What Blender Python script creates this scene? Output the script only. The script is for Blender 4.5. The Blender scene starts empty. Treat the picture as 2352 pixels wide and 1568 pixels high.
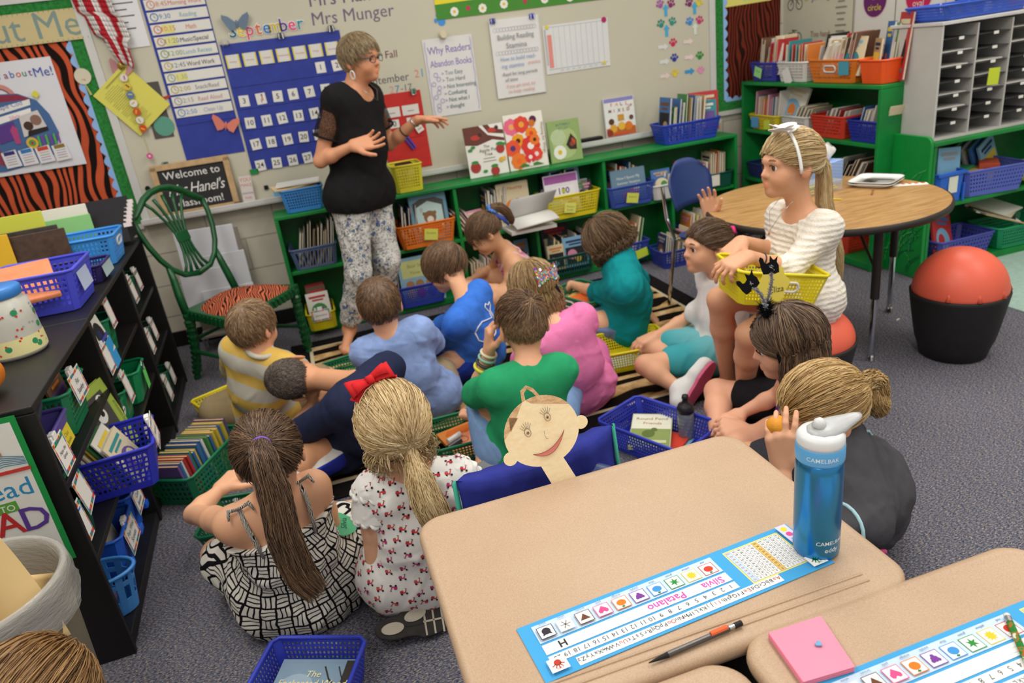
# A primary-school classroom: a teacher talks to children sitting on the carpet.
import bpy,math,random
import numpy as np
from mathutils import Vector,Matrix
from mathutils.bvhtree import BVHTree
SC=bpy.context.scene
COL=SC.collection
random.seed(7)
RNG=np.random.default_rng(7)
PI=math.pi
# ---------------------------------------------------------------- camera, world, lamps, exposure
CAM_H,FPX,IW,IH=1.55,1673.7,2352.0,1568.0
def cam_axes(yaw,pitch,roll):
 y,p,r=(math.radians(a)for a in(yaw,pitch,roll))
 f=np.array([math.sin(y)*math.cos(p),math.cos(y)*math.cos(p),-math.sin(p)])
 rt=np.array([math.cos(y),-math.sin(y),0.0])
 dn=np.cross(f,rt)
 c,s=math.cos(r),math.sin(r)
 return np.array([c*rt+s*dn,-s*rt+c*dn,f])
CAX=cam_axes(14.268,22.494,7.741)
cam_data=bpy.data.cameras.new('camera')
camera=bpy.data.objects.new('camera',cam_data)
COL.objects.link(camera)
SC.camera=camera
camera.matrix_world=Matrix(((CAX[0][0],-CAX[1][0],-CAX[2][0],0),(CAX[0][1],-CAX[1][1],-CAX[2][1],0),(CAX[0][2],-CAX[1][2],-CAX[2][2],CAM_H),(0,0,0,1)))
cam_data.sensor_width=36.0
cam_data.lens=36.0*FPX/IW
cam_data.clip_start=0.02
cam_data.dof.use_dof=True
cam_data.dof.focus_distance=1.5
cam_data.dof.aperture_fstop=4.5
SC.view_settings.view_transform='Standard'
SC.view_settings.look='None'
SC.view_settings.gamma=1.0
SC.view_settings.use_curve_mapping=False
SC.view_settings.exposure=0.1
world=bpy.data.worlds.new('room_light')
SC.world=world
world.use_nodes=True
world.node_tree.nodes['Background'].inputs['Color'].default_value=(1.0,0.97,0.93,1)
world.node_tree.nodes['Background'].inputs['Strength'].default_value=0.60
def lamp(name,x,y,z,sx,sy,power,colour=(1,0.965,0.9),rot=(0,0,0)):
 d=bpy.data.lights.new(name,'AREA')
 d.shape='RECTANGLE'
 d.size,d.size_y,d.energy,d.color=sx,sy,power,colour
 o=bpy.data.objects.new(name,d)
 o.location,o.rotation_euler=(x,y,z),rot
 COL.objects.link(o)
 return o
 # fluorescent troffers in the ceiling
for lx in(-0.9,1.3,3.5):
 for ly,lw in((-0.6,10),(1.3,20),(3.1,20)):
  lamp('ceiling_troffer_light',lx,ly,2.75,0.6,1.2,lw)
  # ---------------------------------------------------------------- pixel of the photograph -> point in the room
def ray(px,py):
 return CAX.T@np.array([(px-IW/2)/FPX,(py-IH/2)/FPX,1.0])
def atz(px,py,z=0.0):
 d=ray(px,py)
 return Vector((0,0,CAM_H))+Vector(d)*((z-CAM_H)/d[2])
def aty(px,py,y):
 d=ray(px,py)
 return Vector((0,0,CAM_H))+Vector(d)*(y/d[1])
def atx(px,py,x):
 d=ray(px,py)
 return Vector((0,0,CAM_H))+Vector(d)*(x/d[0])
 # ---------------------------------------------------------------- materials
def lin(h):
 h=h.lstrip('#')
 c=[int(h[i:i+2],16)/255 for i in(0,2,4)]
 return tuple((x/12.92 if x<=0.04045 else((x+0.055)/1.055)**2.4)for x in c)+(1,)
MATS={}
class NT:
 """Small helper for wiring shader nodes."""
 def __init__(self,name):
  self.m=bpy.data.materials.new(name)
  self.m.use_nodes=True
  self.t=self.m.node_tree
  self.b=self.t.nodes['Principled BSDF']
 def n(self,typ,**kw):
  nd=self.t.nodes.new(typ)
  for k,v in kw.items():
   if k in nd.inputs:
    nd.inputs[k].default_value=v
   else:
    setattr(nd,k,v)
  return nd
 def l(self,a,b):
  self.t.links.new(a,b)
  return b
 def co(self,kind='Object',scale=(1,1,1),rot=(0,0,0),attr=None):
  if attr:
   s=self.n('ShaderNodeAttribute',attribute_name=attr).outputs['Vector']
  else:
   s=self.n('ShaderNodeTexCoord').outputs[kind]
  mp=self.n('ShaderNodeMapping')
  mp.inputs['Scale'].default_value=scale
  mp.inputs['Rotation'].default_value=rot
  self.l(s,mp.inputs['Vector'])
  return mp.outputs['Vector']
 def noise(self,vec,scale,detail=3.0,rough=0.55,dist=0.0):
  nd=self.n('ShaderNodeTexNoise',Scale=scale,Detail=detail,Roughness=rough,Distortion=dist)
  self.l(vec,nd.inputs['Vector'])
  return nd.outputs['Fac']
 def ramp(self,fac,stops,interp='LINEAR'):
  r=self.n('ShaderNodeValToRGB')
  r.color_ramp.interpolation=interp
  el=r.color_ramp.elements
  while len(el)<len(stops):
   el.new(0.5)
  for e,(p,c)in zip(el,stops):
   e.position=p
   e.color=lin(c)if isinstance(c,str)else c
  self.l(fac,r.inputs['Fac'])
  return r.outputs['Color']
 def mix(self,fac,a,b,blend='MIX'):
  nd=self.n('ShaderNodeMix',data_type='RGBA',blend_type=blend)
  for sock,v in((nd.inputs[0],fac),(nd.inputs[6],a),(nd.inputs[7],b)):
   if isinstance(v,str):
    sock.default_value=lin(v)
   elif isinstance(v,(int,float,tuple)):
    sock.default_value=v
   else:
    self.l(v,sock)
  return nd.outputs[2]
 def math(self,op,a,b=0.0):
  nd=self.n('ShaderNodeMath',operation=op)
  for s,v in zip(nd.inputs,(a,b)):
   if isinstance(v,(int,float)):
    s.default_value=v
   else:
    self.l(v,s)
  return nd.outputs[0]
 def bump(self,h,strength=0.3,dist=0.002):
  nd=self.n('ShaderNodeBump',Strength=strength,Distance=dist)
  self.l(h,nd.inputs['Height'])
  self.l(nd.outputs['Normal'],self.b.inputs['Normal'])
 def base(self,c):
  if isinstance(c,str):
   self.b.inputs['Base Color'].default_value=lin(c)
  else:
   self.l(c,self.b.inputs['Base Color'])
 def done(self,rough=0.6,spec=0.3,metal=0.0,**kw):
  self.b.inputs['Roughness'].default_value=rough
  self.b.inputs['Specular IOR Level'].default_value=spec
  self.b.inputs['Metallic'].default_value=metal
  for k,v in kw.items():
   self.b.inputs[k].default_value=v
  return self.m
def M(hexc,rough=0.55,spec=0.3,var=0.06,scale=18.0,bump=0.0,bscale=300.0,metal=0.0,**kw):
 """Procedural material: a colour with a slight noise variation and an optional fine bump."""
 key=(hexc,rough,spec,var,scale,bump,bscale,metal,tuple(sorted(kw.items())))
 if key in MATS:
  return MATS[key]
 t=NT('surface_'+hexc.lstrip('#'))
 c=lin(hexc)
 v=t.co('Object')
 f=t.noise(v,scale,4)
 lo=tuple(x*(1-var)for x in c[:3])+(1,)
 hi=tuple(min(1,x*(1+var))for x in c[:3])+(1,)
 t.base(t.ramp(f,((0.3,lo),(0.7,hi))))
 if bump:
  t.bump(t.noise(v,bscale,2),bump)
 MATS[key]=t.done(rough,spec,metal,**kw)
 return MATS[key]
def plastic(h):
 return M(h,0.38,0.45,0.05,12)
def paper(h):
 return M(h,0.75,0.2,0.02,9)
def ink(h):
 return M(h,0.7,0.2,0.03,30)
def cloth(h,var=0.1,bump=0.35,bscale=500):
 return M(h,0.9,0.12,var,25,bump,bscale)
 # ---------------------------------------------------------------- mesh building
class MB:
 """Collects shapes and links them as ONE mesh object."""
 def __init__(self):
  self.v,self.f,self.m,self.n=[],[],[],0
  self.mats=[]
 def mi(self,m):
  if m is None:
   return 0
  if m not in self.mats:
   self.mats.append(m)
  return self.mats.index(m)
 def add(self,verts,faces,m=None,X=None):
  k=self.mi(m)
  if X is not None:
   verts=[X@Vector(p)for p in verts]
  n=self.n
  self.v.extend(tuple(p)for p in verts)
  self.f.extend(tuple(i+n for i in f)for f in faces)
  self.m.extend([k]*len(faces))
  self.n+=len(verts)
  return self
 def box(self,c,s,m=None,X=None,taper=1.0):
  x,y,z=s[0]/2,s[1]/2,s[2]/2
  vs=[(c[0]+a*x*(taper if d<0 else 1),c[1]+b*y*(taper if d<0 else 1),c[2]+d*z)for a,b,d in((-1,-1,-1),(1,-1,-1),(1,1,-1),(-1,1,-1),(-1,-1,1),(1,-1,1),(1,1,1),(-1,1,1))]
  return self.add(vs,((0,3,2,1),(4,5,6,7),(0,1,5,4),(1,2,6,5),(2,3,7,6),(3,0,4,7)),m,X)
 def tube(self,pts,r,m=None,seg=8,closed=False,X=None,caps=True,flat=1.0):
  pts=[Vector(p)for p in pts]
  k=len(pts)
  rs=r if isinstance(r,(list,tuple))else[r]*k
  vs,fs=[],[]
  up=None
  for i,p in enumerate(pts):
   a=pts[(i-1)%k]if(closed or i)else p
   b=pts[(i+1)%k]if(closed or i<k-1)else p
   t=(b-a)
   t=t.normalized()if t.length>1e-9 else Vector((0,0,1))
   if up is None:
    up=t.orthogonal().normalized()
   up=(up-t*up.dot(t))
   up=up.normalized()if up.length>1e-6 else t.orthogonal().normalized()
   w=t.cross(up)
   for j in range(seg):
    an=2*PI*j/seg
    vs.append(p+(up*math.cos(an)+w*math.sin(an)*flat)*rs[i])
  for i in range(k if closed else k-1):
   for j in range(seg):
    a0,b0=i*seg,((i+1)%k)*seg
    fs.append((a0+j,a0+(j+1)%seg,b0+(j+1)%seg,b0+j))
  if caps and not closed:
   fs.append(tuple(reversed(range(seg))))
   fs.append(tuple((k-1)*seg+j for j in range(seg)))
  return self.add(vs,fs,m,X)
 def lathe(self,prof,m=None,seg=24,c=(0,0,0),X=None,cap=True):
  vs,fs=[],[]
  for r,z in prof:
   for j in range(seg):
    an=2*PI*j/seg
    vs.append((c[0]+r*math.cos(an),c[1]+r*math.sin(an),c[2]+z))
  for i in range(len(prof)-1):
   for j in range(seg):
    k=(j+1)%seg
    fs.append((i*seg+j,i*seg+k,(i+1)*seg+k,(i+1)*seg+j))
  if cap:
   fs.append(tuple(reversed(range(seg))))
   fs.append(tuple((len(prof)-1)*seg+j for j in range(seg)))
  return self.add(vs,fs,m,X)
 def prism(self,poly,h,m=None,X=None,z0=0.0):
  """A 2D outline (counter-clockwise) raised from z0 to z0 + h."""
  k=len(poly)
  vs=[(p[0],p[1],z0)for p in poly]+[(p[0],p[1],z0+h)for p in poly]
  fs=[tuple(reversed(range(k))),tuple(range(k,2*k))]
  fs+=[(i,(i+1)%k,k+(i+1)%k,k+i)for i in range(k)]
  return self.add(vs,fs,m,X)
 def face(self,poly,z=0.0,m=None,X=None):
  return self.add([(p[0],p[1],z)for p in poly],[tuple(range(len(poly)))],m,X)
 def build(self,name,m=None,parent=None,smooth=False,bevel=0.0,subsurf=0,loc=None,rot=None):
  me=bpy.data.meshes.new(name)
  me.from_pydata(self.v,[],self.f)
  for mm in(self.mats or[m or M('#888888')]):
   me.materials.append(mm)
  if self.mats:
   me.polygons.foreach_set('material_index',self.m)
  if smooth:
   me.polygons.foreach_set('use_smooth',[True]*len(me.polygons))
  me.update()
  o=bpy.data.objects.new(name,me)
  COL.objects.link(o)
  if parent is not None:
   o.parent=parent
  if loc is not None:
   o.location=loc
  if rot is not None:
   o.rotation_euler=rot
  if bevel:
   b=o.modifiers.new('bevel','BEVEL')
   b.width,b.segments,b.limit_method,b.angle_limit=bevel,2,'ANGLE',0.7
  if subsurf:
   s=o.modifiers.new('subsurf','SUBSURF')
   s.levels=s.render_levels=subsurf
  return o
def rrect(w,h,r,seg=5,cx=0.0,cy=0.0):
 """Rounded rectangle outline, counter-clockwise."""
 out=[]
 for sx,sy,a0 in((1,-1,-PI/2),(1,1,0),(-1,1,PI/2),(-1,-1,PI)):
  for i in range(seg+1):
   a=a0+PI/2*i/seg
   out.append((cx+sx*(w/2-r)+r*math.cos(a),cy+sy*(h/2-r)+r*math.sin(a)))
 return out
def circ(r,seg=20,cx=0.0,cy=0.0,ry=None,a0=0.0):
 ry=r if ry is None else ry
 return[(cx+r*math.cos(a0+2*PI*i/seg),cy+ry*math.sin(a0+2*PI*i/seg))for i in range(seg)]
def frame(o,xdir,zdir):
 """Matrix with origin o, local x along xdir, local y chosen right-handed, local z along zdir."""
 z=Vector(zdir).normalized()
 x=Vector(xdir)
 x=(x-z*x.dot(z)).normalized()
 y=z.cross(x)
 return Matrix(((x[0],y[0],z[0],o[0]),(x[1],y[1],z[1],o[1]),(x[2],y[2],z[2],o[2]),(0,0,0,1)))
def wallframe(o,tilt=0.0,out=(0,-1,0),roll=0.0):
 """Local x to the viewer's right, local y up, local z out of a wall that faces `out`."""
 z=Vector(out).normalized()
 x=Vector((0,0,1)).cross(z)
 X=frame(o,x,z)
 return X@Matrix.Rotation(roll,4,'Z')@Matrix.Rotation(tilt,4,'X')
TEXTS={}
def text_geo(s,size,align='CENTER',shear=0.0,bold=0.0,space=1.0):
 key=(s,align,shear,bold,space)
 if key not in TEXTS:
  cu=bpy.data.curves.new('lettering','FONT')
  cu.body,cu.size,cu.align_x,cu.shear,cu.resolution_u=s,1.0,align,shear,2
  cu.offset,cu.space_character=bold,space
  ob=bpy.data.objects.new('lettering',cu)
  COL.objects.link(ob)
  dg=bpy.context.evaluated_depsgraph_get()
  me=bpy.data.meshes.new_from_object(ob.evaluated_get(dg))
  TEXTS[key]=([tuple(v.co)for v in me.vertices],[tuple(p.vertices)for p in me.polygons])
  bpy.data.objects.remove(ob)
  bpy.data.meshes.remove(me)
  bpy.data.curves.remove(cu)
 vs,fs=TEXTS[key]
 return[(a*size,b*size,0)for a,b,_ in vs],fs
class Art(MB):
 """Printed matter: flat inks lying in layers on a sheet. Local x right, y up, z out of the sheet."""
 def __init__(self,X=None,z=0.0006,step=0.00025):
  super().__init__()
  self.X,self.z,self.step=X or Matrix.Identity(4),z,step
 def up(self,z=None):
  if z is None:
   self.z+=self.step
   return self.z
  return z
 def sheet(self,w,h,c,t=0.0006,r=0.0):
  poly=rrect(w,h,r)if r else[(-w/2,-h/2),(w/2,-h/2),(w/2,h/2),(-w/2,h/2)]
  return self.prism(poly,t,paper(c),self.X,0.0)
 def rect(self,x,y,w,h,c,rot=0.0,z=None):
  cs,sn=math.cos(rot),math.sin(rot)
  p=[(x+a*w/2*cs-b*h/2*sn,y+a*w/2*sn+b*h/2*cs)for a,b in((-1,-1),(1,-1),(1,1),(-1,1))]
  return self.face(p,self.up(z),ink(c),self.X)
 def poly(self,p,c,z=None):
  return self.face(p,self.up(z),ink(c),self.X)
 def disc(self,x,y,r,c,ry=None,seg=16,z=None):
  return self.face(circ(r,seg,x,y,ry),self.up(z),ink(c),self.X)
 def ring(self,x,y,r,w,c,seg=24,ry=None,z=None):
  ry=r if ry is None else ry
  z=self.up(z)
  a,b=circ(r,seg,x,y,ry),circ(r-w,seg,x,y,ry-w)
  return self.add([(p[0],p[1],z)for p in a+b],[(i,(i+1)%seg,seg+(i+1)%seg,seg+i)for i in range(seg)],ink(c),self.X)
 def line(self,pts,w,c,z=None):
  z=self.up(z)
  for(x0,y0),(x1,y1)in zip(pts,pts[1:]):
   L=math.hypot(x1-x0,y1-y0)or 1e-6
   nx,ny=-(y1-y0)/L*w/2,(x1-x0)/L*w/2
   ex,ey=(x1-x0)/L*w*0.3,(y1-y0)/L*w*0.3
   self.face([(x0-nx-ex,y0-ny-ey),(x1-nx+ex,y1-ny+ey),(x1+nx+ex,y1+ny+ey),(x0+nx-ex,y0+ny-ey)],z,ink(c),self.X)
  return self
 def text(self,s,x,y,size,c,align='CENTER',shear=0.0,bold=0.0,rot=0.0,space=1.0,sx=1.0,z=None):
  vs,fs=text_geo(s,size,align,shear,bold,space)
  z=self.up(z)
  cs,sn=math.cos(rot),math.sin(rot)
  return self.add([(x+a*sx*cs-b*sn,y+a*sx*sn+b*cs,z)for a,b,_ in vs],fs,ink(c),self.X)
 def flower(self,x,y,r,c,core,n=8):
  z=self.up()
  for i in range(n):
   a=2*PI*i/n
   self.face(circ(r*0.42,8,x+r*0.62*math.cos(a),y+r*0.62*math.sin(a)),z+0.00002*i,ink(c),self.X)
  return self.disc(x,y,r*0.35,core)
 def paw(self,x,y,r,c):
  z=self.up()
  self.face(circ(r*0.55,12,x,y-r*0.25,r*0.48),z,ink(c),self.X)
  for dx,dy in((-0.7,0.15),(-0.27,0.62),(0.27,0.62),(0.7,0.15)):
   self.face(circ(r*0.22,8,x+dx*r,y+dy*r,r*0.3),z,ink(c),self.X)
  return self
  # ---------------------------------------------------------------- things, parts, setting
def put(o,label,cat,group=None):
 o['label'],o['category']=label,cat
 if group:
  o['group']=group
 return o
def thing(name,label,cat,loc=(0,0,0),rz=0.0,group=None):
 o=bpy.data.objects.new(name,None)
 o.empty_display_size=0.05
 o.location,o.rotation_euler=loc,(0,0,rz)
 COL.objects.link(o)
 return put(o,label,cat,group)
def struct(o):
 o['kind']='structure'
 return o
def dup(src,X,label=None,group=None):
 """A copy of a thing with copies of its parts and sub-parts."""
 r=src.copy()
 COL.objects.link(r)
 r.matrix_world=X
 if label:
  r['label']=label
 if group:
  r['group']=group
 for ch in src.children:
  c=ch.copy()
  COL.objects.link(c)
  c.parent=r
  for g in ch.children:
   d=g.copy()
   COL.objects.link(d)
   d.parent=c
 return r
def T(x,y,z,rz=0.0):
 return Matrix.Translation((x,y,z))@Matrix.Rotation(rz,4,'Z')
 # ---------------------------------------------------------------- setting materials
def mat_carpet():
 t=NT('carpet')
 v=t.co('Object',(1,3.0,1),(0,0,0.15))
 a=t.noise(v,95,3,0.7)
 b=t.noise(t.co('Object',(1,2.6,1),(0,0,0.15)),160,2,0.6)
 c=t.noise(t.co('Object'),1.6,3)
 col=t.ramp(a,((0.38,'#2c3044'),(0.44,'#4d5870'),(0.48,'#8c8288'),(0.52,'#56708c'),(0.56,'#a8948c'),(0.62,'#c4b49c')))
 f2=t.ramp(b,((0.42,'#6c6c78'),(0.54,'#ffffff')))
 t.base(t.mix(0.16,t.mix(0.85,col,f2,'MULTIPLY'),t.ramp(c,((0.3,'#5c606c'),(0.7,'#747886')))))
 t.bump(b,0.7,0.004)
 return t.done(0.95,0.08)
def mat_blockwall(rot=(PI/2,0,0)):
 t=NT('painted_blocks')
 v=t.co('Object',(1,1,1),rot)
 br=t.n('ShaderNodeTexBrick',Scale=1.0)
 for k,x in(('Mortar Size',0.005),('Brick Width',0.4),('Row Height',0.2),('Mortar Smooth',0.3)):
  br.inputs[k].default_value=x
 t.l(v,br.inputs['Vector'])
 n=t.noise(v,6,4)
 t.base(t.mix(br.outputs['Fac'],t.ramp(n,((0.3,'#c3bbaa'),(0.7,'#cfc8b8'))),'#a8a090'))
 t.bump(t.math('SUBTRACT',1.0,br.outputs['Fac']),0.5,0.004)
 return t.done(0.6,0.25)
def mat_tiger(name,orange='#d8603c',dark='#1d1210',scale=1.0,rot=0.0,attr=None):
 t=NT(name)
 v=t.co('Object',(scale,scale,scale),(0,0,rot))if attr is None else t.co(attr=attr,scale=(scale,scale,scale))
 n=t.n('ShaderNodeTexNoise',Scale=5.0,Detail=2.0)
 t.l(v,n.inputs['Vector'])
 w=t.n('ShaderNodeTexWave',wave_type='BANDS',bands_direction='X',Scale=7.0,Distortion=15.0,Detail=1.2)
 w.inputs['Detail Scale'].default_value=0.75
 mp=t.n('ShaderNodeMapping')
 mp.inputs['Scale'].default_value=(1.0,0.45,0.45)
 t.l(v,mp.inputs['Vector'])
 t.l(mp.outputs['Vector'],w.inputs['Vector'])
 col=t.ramp(w.outputs['Fac'],((0.36,dark),(0.52,orange)))
 t.base(t.mix(t.math('MULTIPLY',n.outputs['Fac'],0.45),col,dark))
 t.bump(w.outputs['Fac'],0.1)
 return t.done(0.85,0.12)
def mat_zebra():
 t=NT('zebra_weave')
 v=t.co('Object',(0.28,1,1),(0,0,-0.1))
 w=t.n('ShaderNodeTexWave',wave_type='BANDS',bands_direction='Y',Scale=2.6,Distortion=7.5,Detail=2.0)
 w.inputs['Detail Scale'].default_value=1.6
 t.l(v,w.inputs['Vector'])
 n=t.noise(t.co('Object'),14,3)
 gold=t.ramp(n,((0.3,'#8f6a3c'),(0.55,'#c9a673'),(0.75,'#dcc49a')))
 t.base(t.mix(t.ramp(w.outputs['Fac'],((0.36,(0,0,0,1)),(0.48,(1,1,1,1)))),'#17120f',gold))
 t.bump(t.noise(t.co('Object'),500,2),0.4,0.003)
 return t.done(0.95,0.05)
def mat_oak():
 t=NT('oak_laminate')
 v=t.co('Object',(1,9,1),(0,0,0.55))
 a=t.noise(v,6,5,0.6,0.4)
 b=t.noise(v,30,3,0.6)
 t.base(t.mix(0.35,t.ramp(a,((0.3,'#a07a48'),(0.5,'#c19a62'),(0.7,'#cfab76'))),t.ramp(b,((0.35,'#8f6a3e'),(0.6,'#cca873'))),'MULTIPLY'))
 return t.done(0.38,0.4)
def mat_desk():
 t=NT('tan_speckled_plastic')
 a=t.noise(t.co('Object'),420,2,0.7)
 b=t.noise(t.co('Object'),3.5,4,0.6)
 c=t.ramp(a,((0.3,'#a3856a'),(0.45,'#b29578'),(0.6,'#b89b7e'),(0.72,'#c2a88c')))
 t.base(t.mix(0.25,c,t.ramp(b,((0.35,'#b3957a'),(0.65,'#c6ab90'))),'MIX'))
 t.bump(a,0.12,0.0005)
 return t.done(0.42,0.4)
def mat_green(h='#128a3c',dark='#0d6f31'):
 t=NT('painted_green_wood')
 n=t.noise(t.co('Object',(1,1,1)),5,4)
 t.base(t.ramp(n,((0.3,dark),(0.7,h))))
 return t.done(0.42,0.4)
CARPET,ZEBRA,OAK,DESK=mat_carpet(),mat_zebra(),mat_oak(),mat_desk()
GREEN=mat_green()
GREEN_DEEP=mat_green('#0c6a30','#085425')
TIGER=mat_tiger('tiger_stripe_cloth',rot=0.0)
TIGER_DIM=mat_tiger('swirl_stripe_cloth','#7a3020','#2a120c',1.6)
BLACK=M('#1c1a1a',0.45,0.35,0.15,8)
DARK=M('#141313',0.5,0.3)
STEEL=M('#b9bbbd',0.25,0.5,0.03,10,metal=1.0)
CHROME=M('#d4d6d8',0.14,0.5,0.02,10,metal=1.0)
WHITE=plastic('#ecebe6')
# ---------------------------------------------------------------- the setting
b=MB().box((1.28,1.9,-0.02),(7.1,6.4,0.04),CARPET)
struct(b.build('floor'))
WY=4.80
struct(MB().box((0.9,WY+0.06,1.35),(6.6,0.12,2.7),mat_blockwall()).build('wall_back'))
struct(MB().box((3.56,4.16,1.35),(0.12,1.28,2.7),mat_blockwall((PI/2,0,PI/2))).build('wall_right'))
jog=MB().box((4.16,3.58,1.35),(1.08,0.12,2.7),mat_blockwall())
struct(jog.build('wall_right_return'))
struct(MB().box((4.76,1.2,1.35),(0.12,4.64,2.7),mat_blockwall((PI/2,0,PI/2))).build('wall_right_far'))
put(MB().box((4.16,3.511,1.75),(1.0,0.012,0.72),M('#2f4a48',0.6)).build('chalkboard',bevel=0.004),'dark teal board on the wall above the white mailbox','board')
struct(MB().box((-2.26,2.4,1.35),(0.12,4.8,2.7),mat_blockwall((PI/2,0,PI/2))).build('wall_left'))
struct(MB().box((0.9,WY-0.006,0.05),(6.4,0.012,0.1),DARK).build('baseboard_back',bevel=0.003))
struct(MB().box((3.494,4.15,0.05),(0.012,1.26,0.1),DARK).build('baseboard_right',bevel=0.003))
# the whiteboard with its frame and tray
wb=thing('whiteboard','long off-white whiteboard with aluminium frame and tray on the back wall','whiteboard',(1.0,WY,0.82))
BOARD=M('#c4bfab',0.3,0.35,0.025,1.5)
ALU=M('#c9c8c4',0.35,0.5,0.03,20)
MB().box((0,-0.008,0.84),(3.79,0.016,1.68),BOARD).build('writing_surface',parent=wb)
fr=MB()
for sx in(-1,1):
 fr.box((sx*1.915,-0.014,0.84),(0.045,0.028,1.72),ALU)
fr.box((0,-0.014,1.70),(3.87,0.028,0.045),ALU)
fr.build('board_frame',parent=wb,bevel=0.003)
MB().box((0,-0.045,-0.012),(3.87,0.09,0.018),ALU).box((0,-0.088,0.0),(3.87,0.008,0.03),ALU).build('marker_tray',parent=wb,bevel=0.003)
for ln in((('Mrs Hamel',0.28,1.855,0.105,'#6d5a74'),),(('Mrs Munger',0.275,1.755,0.1,'#75627c'),),(('Fall',0.665,1.525,0.06,'#6b2a44'),),(('September',0.50,1.385,0.066,'#5d5a66'),('2',0.825,1.392,0.066,'#d08a80'),('1',0.858,1.392,0.07,'#5f9cc0'),('2017',0.90,1.405,0.055,'#66656a')),(('9-',0.57,1.32,0.058,'#77757a'),('2',0.655,1.322,0.06,'#c89a90'),('7',0.69,1.322,0.06,'#4c8ab4'),('-17',0.725,1.325,0.056,'#77757a'))):
 lt=Art(wallframe((-1.0,-0.0165,-0.82)),z=0.0002)
 for s,x,z,size,c in ln:
  lt.text(s,x,z,size,c,'LEFT',0.05)
 lt.build('handwriting',parent=wb)
def scallop(a,bb,n,h):
 """Wavy edge points from a to bb bulging to the left of the direction of travel."""
 out=[]
 d=(bb[0]-a[0],bb[1]-a[1])
 L=math.hypot(*d)
 nx,ny=-d[1]/L,d[0]/L
 for i in range(n*6+1):
  s=i/(n*6)
  k=abs(math.sin(PI*s*n))*h
  out.append((a[0]+d[0]*s+nx*k,a[1]+d[1]*s+ny*k))
 return out
def bulletin(name,label,x0,x1,z0,z1,cloth_m,side,n):
 t=thing(name,label,'bulletin board',((x0+x1)/2,WY,z0))
 w,h=x1-x0,z1-z0
 X=wallframe((0,-0.0,h/2))
 MB().box((0,-0.006,h/2),(w,0.012,h),cloth_m).build('fabric_backing',parent=t)
 g,s=Art(X,z=0.014),Art(X,z=0.0165)
 e=0.075
 GR,BL='#2f7a3a','#8fb4e2'
 grass=M(GR,0.85,0.1,0.35,60)
 xs=(w/2-e/2)*side
 for cx,cy,sx,sy in((xs,0,e,h),(-side*e/2,h/2-e/2,w-e,e),(-side*e/2,-h/2+e/2,w-e,e)):
  g.box((cx,cy,0.014),(sx,sy,0.003),grass,X)
 g.build('grass_border',parent=t)
 z=s.up()
 inner=side*(w/2-e)
 pts=scallop((inner,-h/2+e),(inner,h/2-e),n,0.022)if side>0 else scallop((inner,h/2-e),(inner,-h/2+e),n,0.022)
 s.face(pts+[(inner+side*0.012,pts[-1][1]),(inner+side*0.012,pts[0][1])],z,ink(BL),X)
 m=int(n*w/h)+2
 for y,d in((h/2-e,-1),(-h/2+e,1)):
  xa,xb=(w/2-e*(side>0)),(-w/2+e*(side<0))
  pts=scallop((xa,y),(xb,y),m,0.022)if d<0 else scallop((xb,y),(xa,y),m,0.022)
  s.face(pts+[(pts[-1][0],y-d*0.012),(pts[0][0],y-d*0.012)],z+0.0003,ink(BL),X)
 s.build('scalloped_border',parent=t)
 f=MB()
 f.box((0,-0.012,h+0.012),(w,0.024,0.03),ALU).box((0,-0.012,-0.012),(w,0.024,0.03),ALU)
 f.build('board_frame',parent=t)
 return t
bulletin('bulletin_board','bulletin board covered in orange and black tiger-stripe cloth with green grass border',-2.15,-0.94,0.80,2.035,TIGER,1,16)
bulletin('bulletin_board','bulletin board in dark red-brown swirl cloth beside the leveled-book poster',2.94,3.46,0.87,2.10,TIGER_DIM,-1,16)
# ---------------------------------------------------------------- things on the back wall
def wart(x0,x1,z0,z1,colour,dy=0.002,roll=0.0,t=0.0008,y=WY-0.017,out=(0,-1,0)):
 """A paper sheet on the wall plane y; returns (art, width, height)."""
 o=(((x0+x1)/2),y-dy,(z0+z1)/2)
 a=Art(wallframe(o,0,out,roll),z=t+0.0002)
 w,h=x1-x0,z1-z0
 if colour:
  a.sheet(w,h,colour,t)
 return a,w,h
def fin(a,name,label,cat,group=None):
 return put(a.build(name),label,cat,group)
a,w,h=wart(-2.0,-0.895,1.83,1.985,'#c9b98a',0.008)
a.text('All about Me',w/2-0.03,-0.055,0.185,'#7f938c','RIGHT',0,0.0)
for i in range(44):
 for s in(-1,1):
  a.rect(-w/2+0.02+i*0.025,s*(h/2-0.006),0.002,0.008,'#4a4434')
fin(a,'banner','tan paper banner with large grey letters reading about Me','banner')
a,w,h=wart(-1.62,-1.125,1.19,1.765,'#d9d9de',0.006)
for s,x,c in(('S',0.0,'#3a8a4a'),('t',0.028,'#5a4ab0'),('u',0.046,'#c05a30'),('f',0.072,'#3a9a5a'),('f',0.088,'#2a5a9a'),('a',0.115,'#8a3a6a'),('b',0.14,'#3a6ab0'),('o',0.166,'#d0582e'),('u',0.19,'#2a8a6a'),('t',0.214,'#7a4a90')):
 a.text(s,x*1.2-0.13,0.205,0.05,c,'CENTER',0,0.006)
a.text('Me!',0.19,0.195,0.066,'#3f58a8')
a.ring(-0.06,0.10,0.085,0.022,'#c98a80').ring(-0.06,0.10,0.062,0.004,'#703a44')
a.poly([(-0.247,-0.16),(-0.247,0.05),(-0.19,0.10),(-0.08,0.135),(0.03,0.125),(0.11,0.08),(0.15,0.0),(0.165,-0.10),(0.12,-0.2),(0.06,-0.24),(-0.16,-0.265),(-0.247,-0.26)],'#4a6a98')
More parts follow.
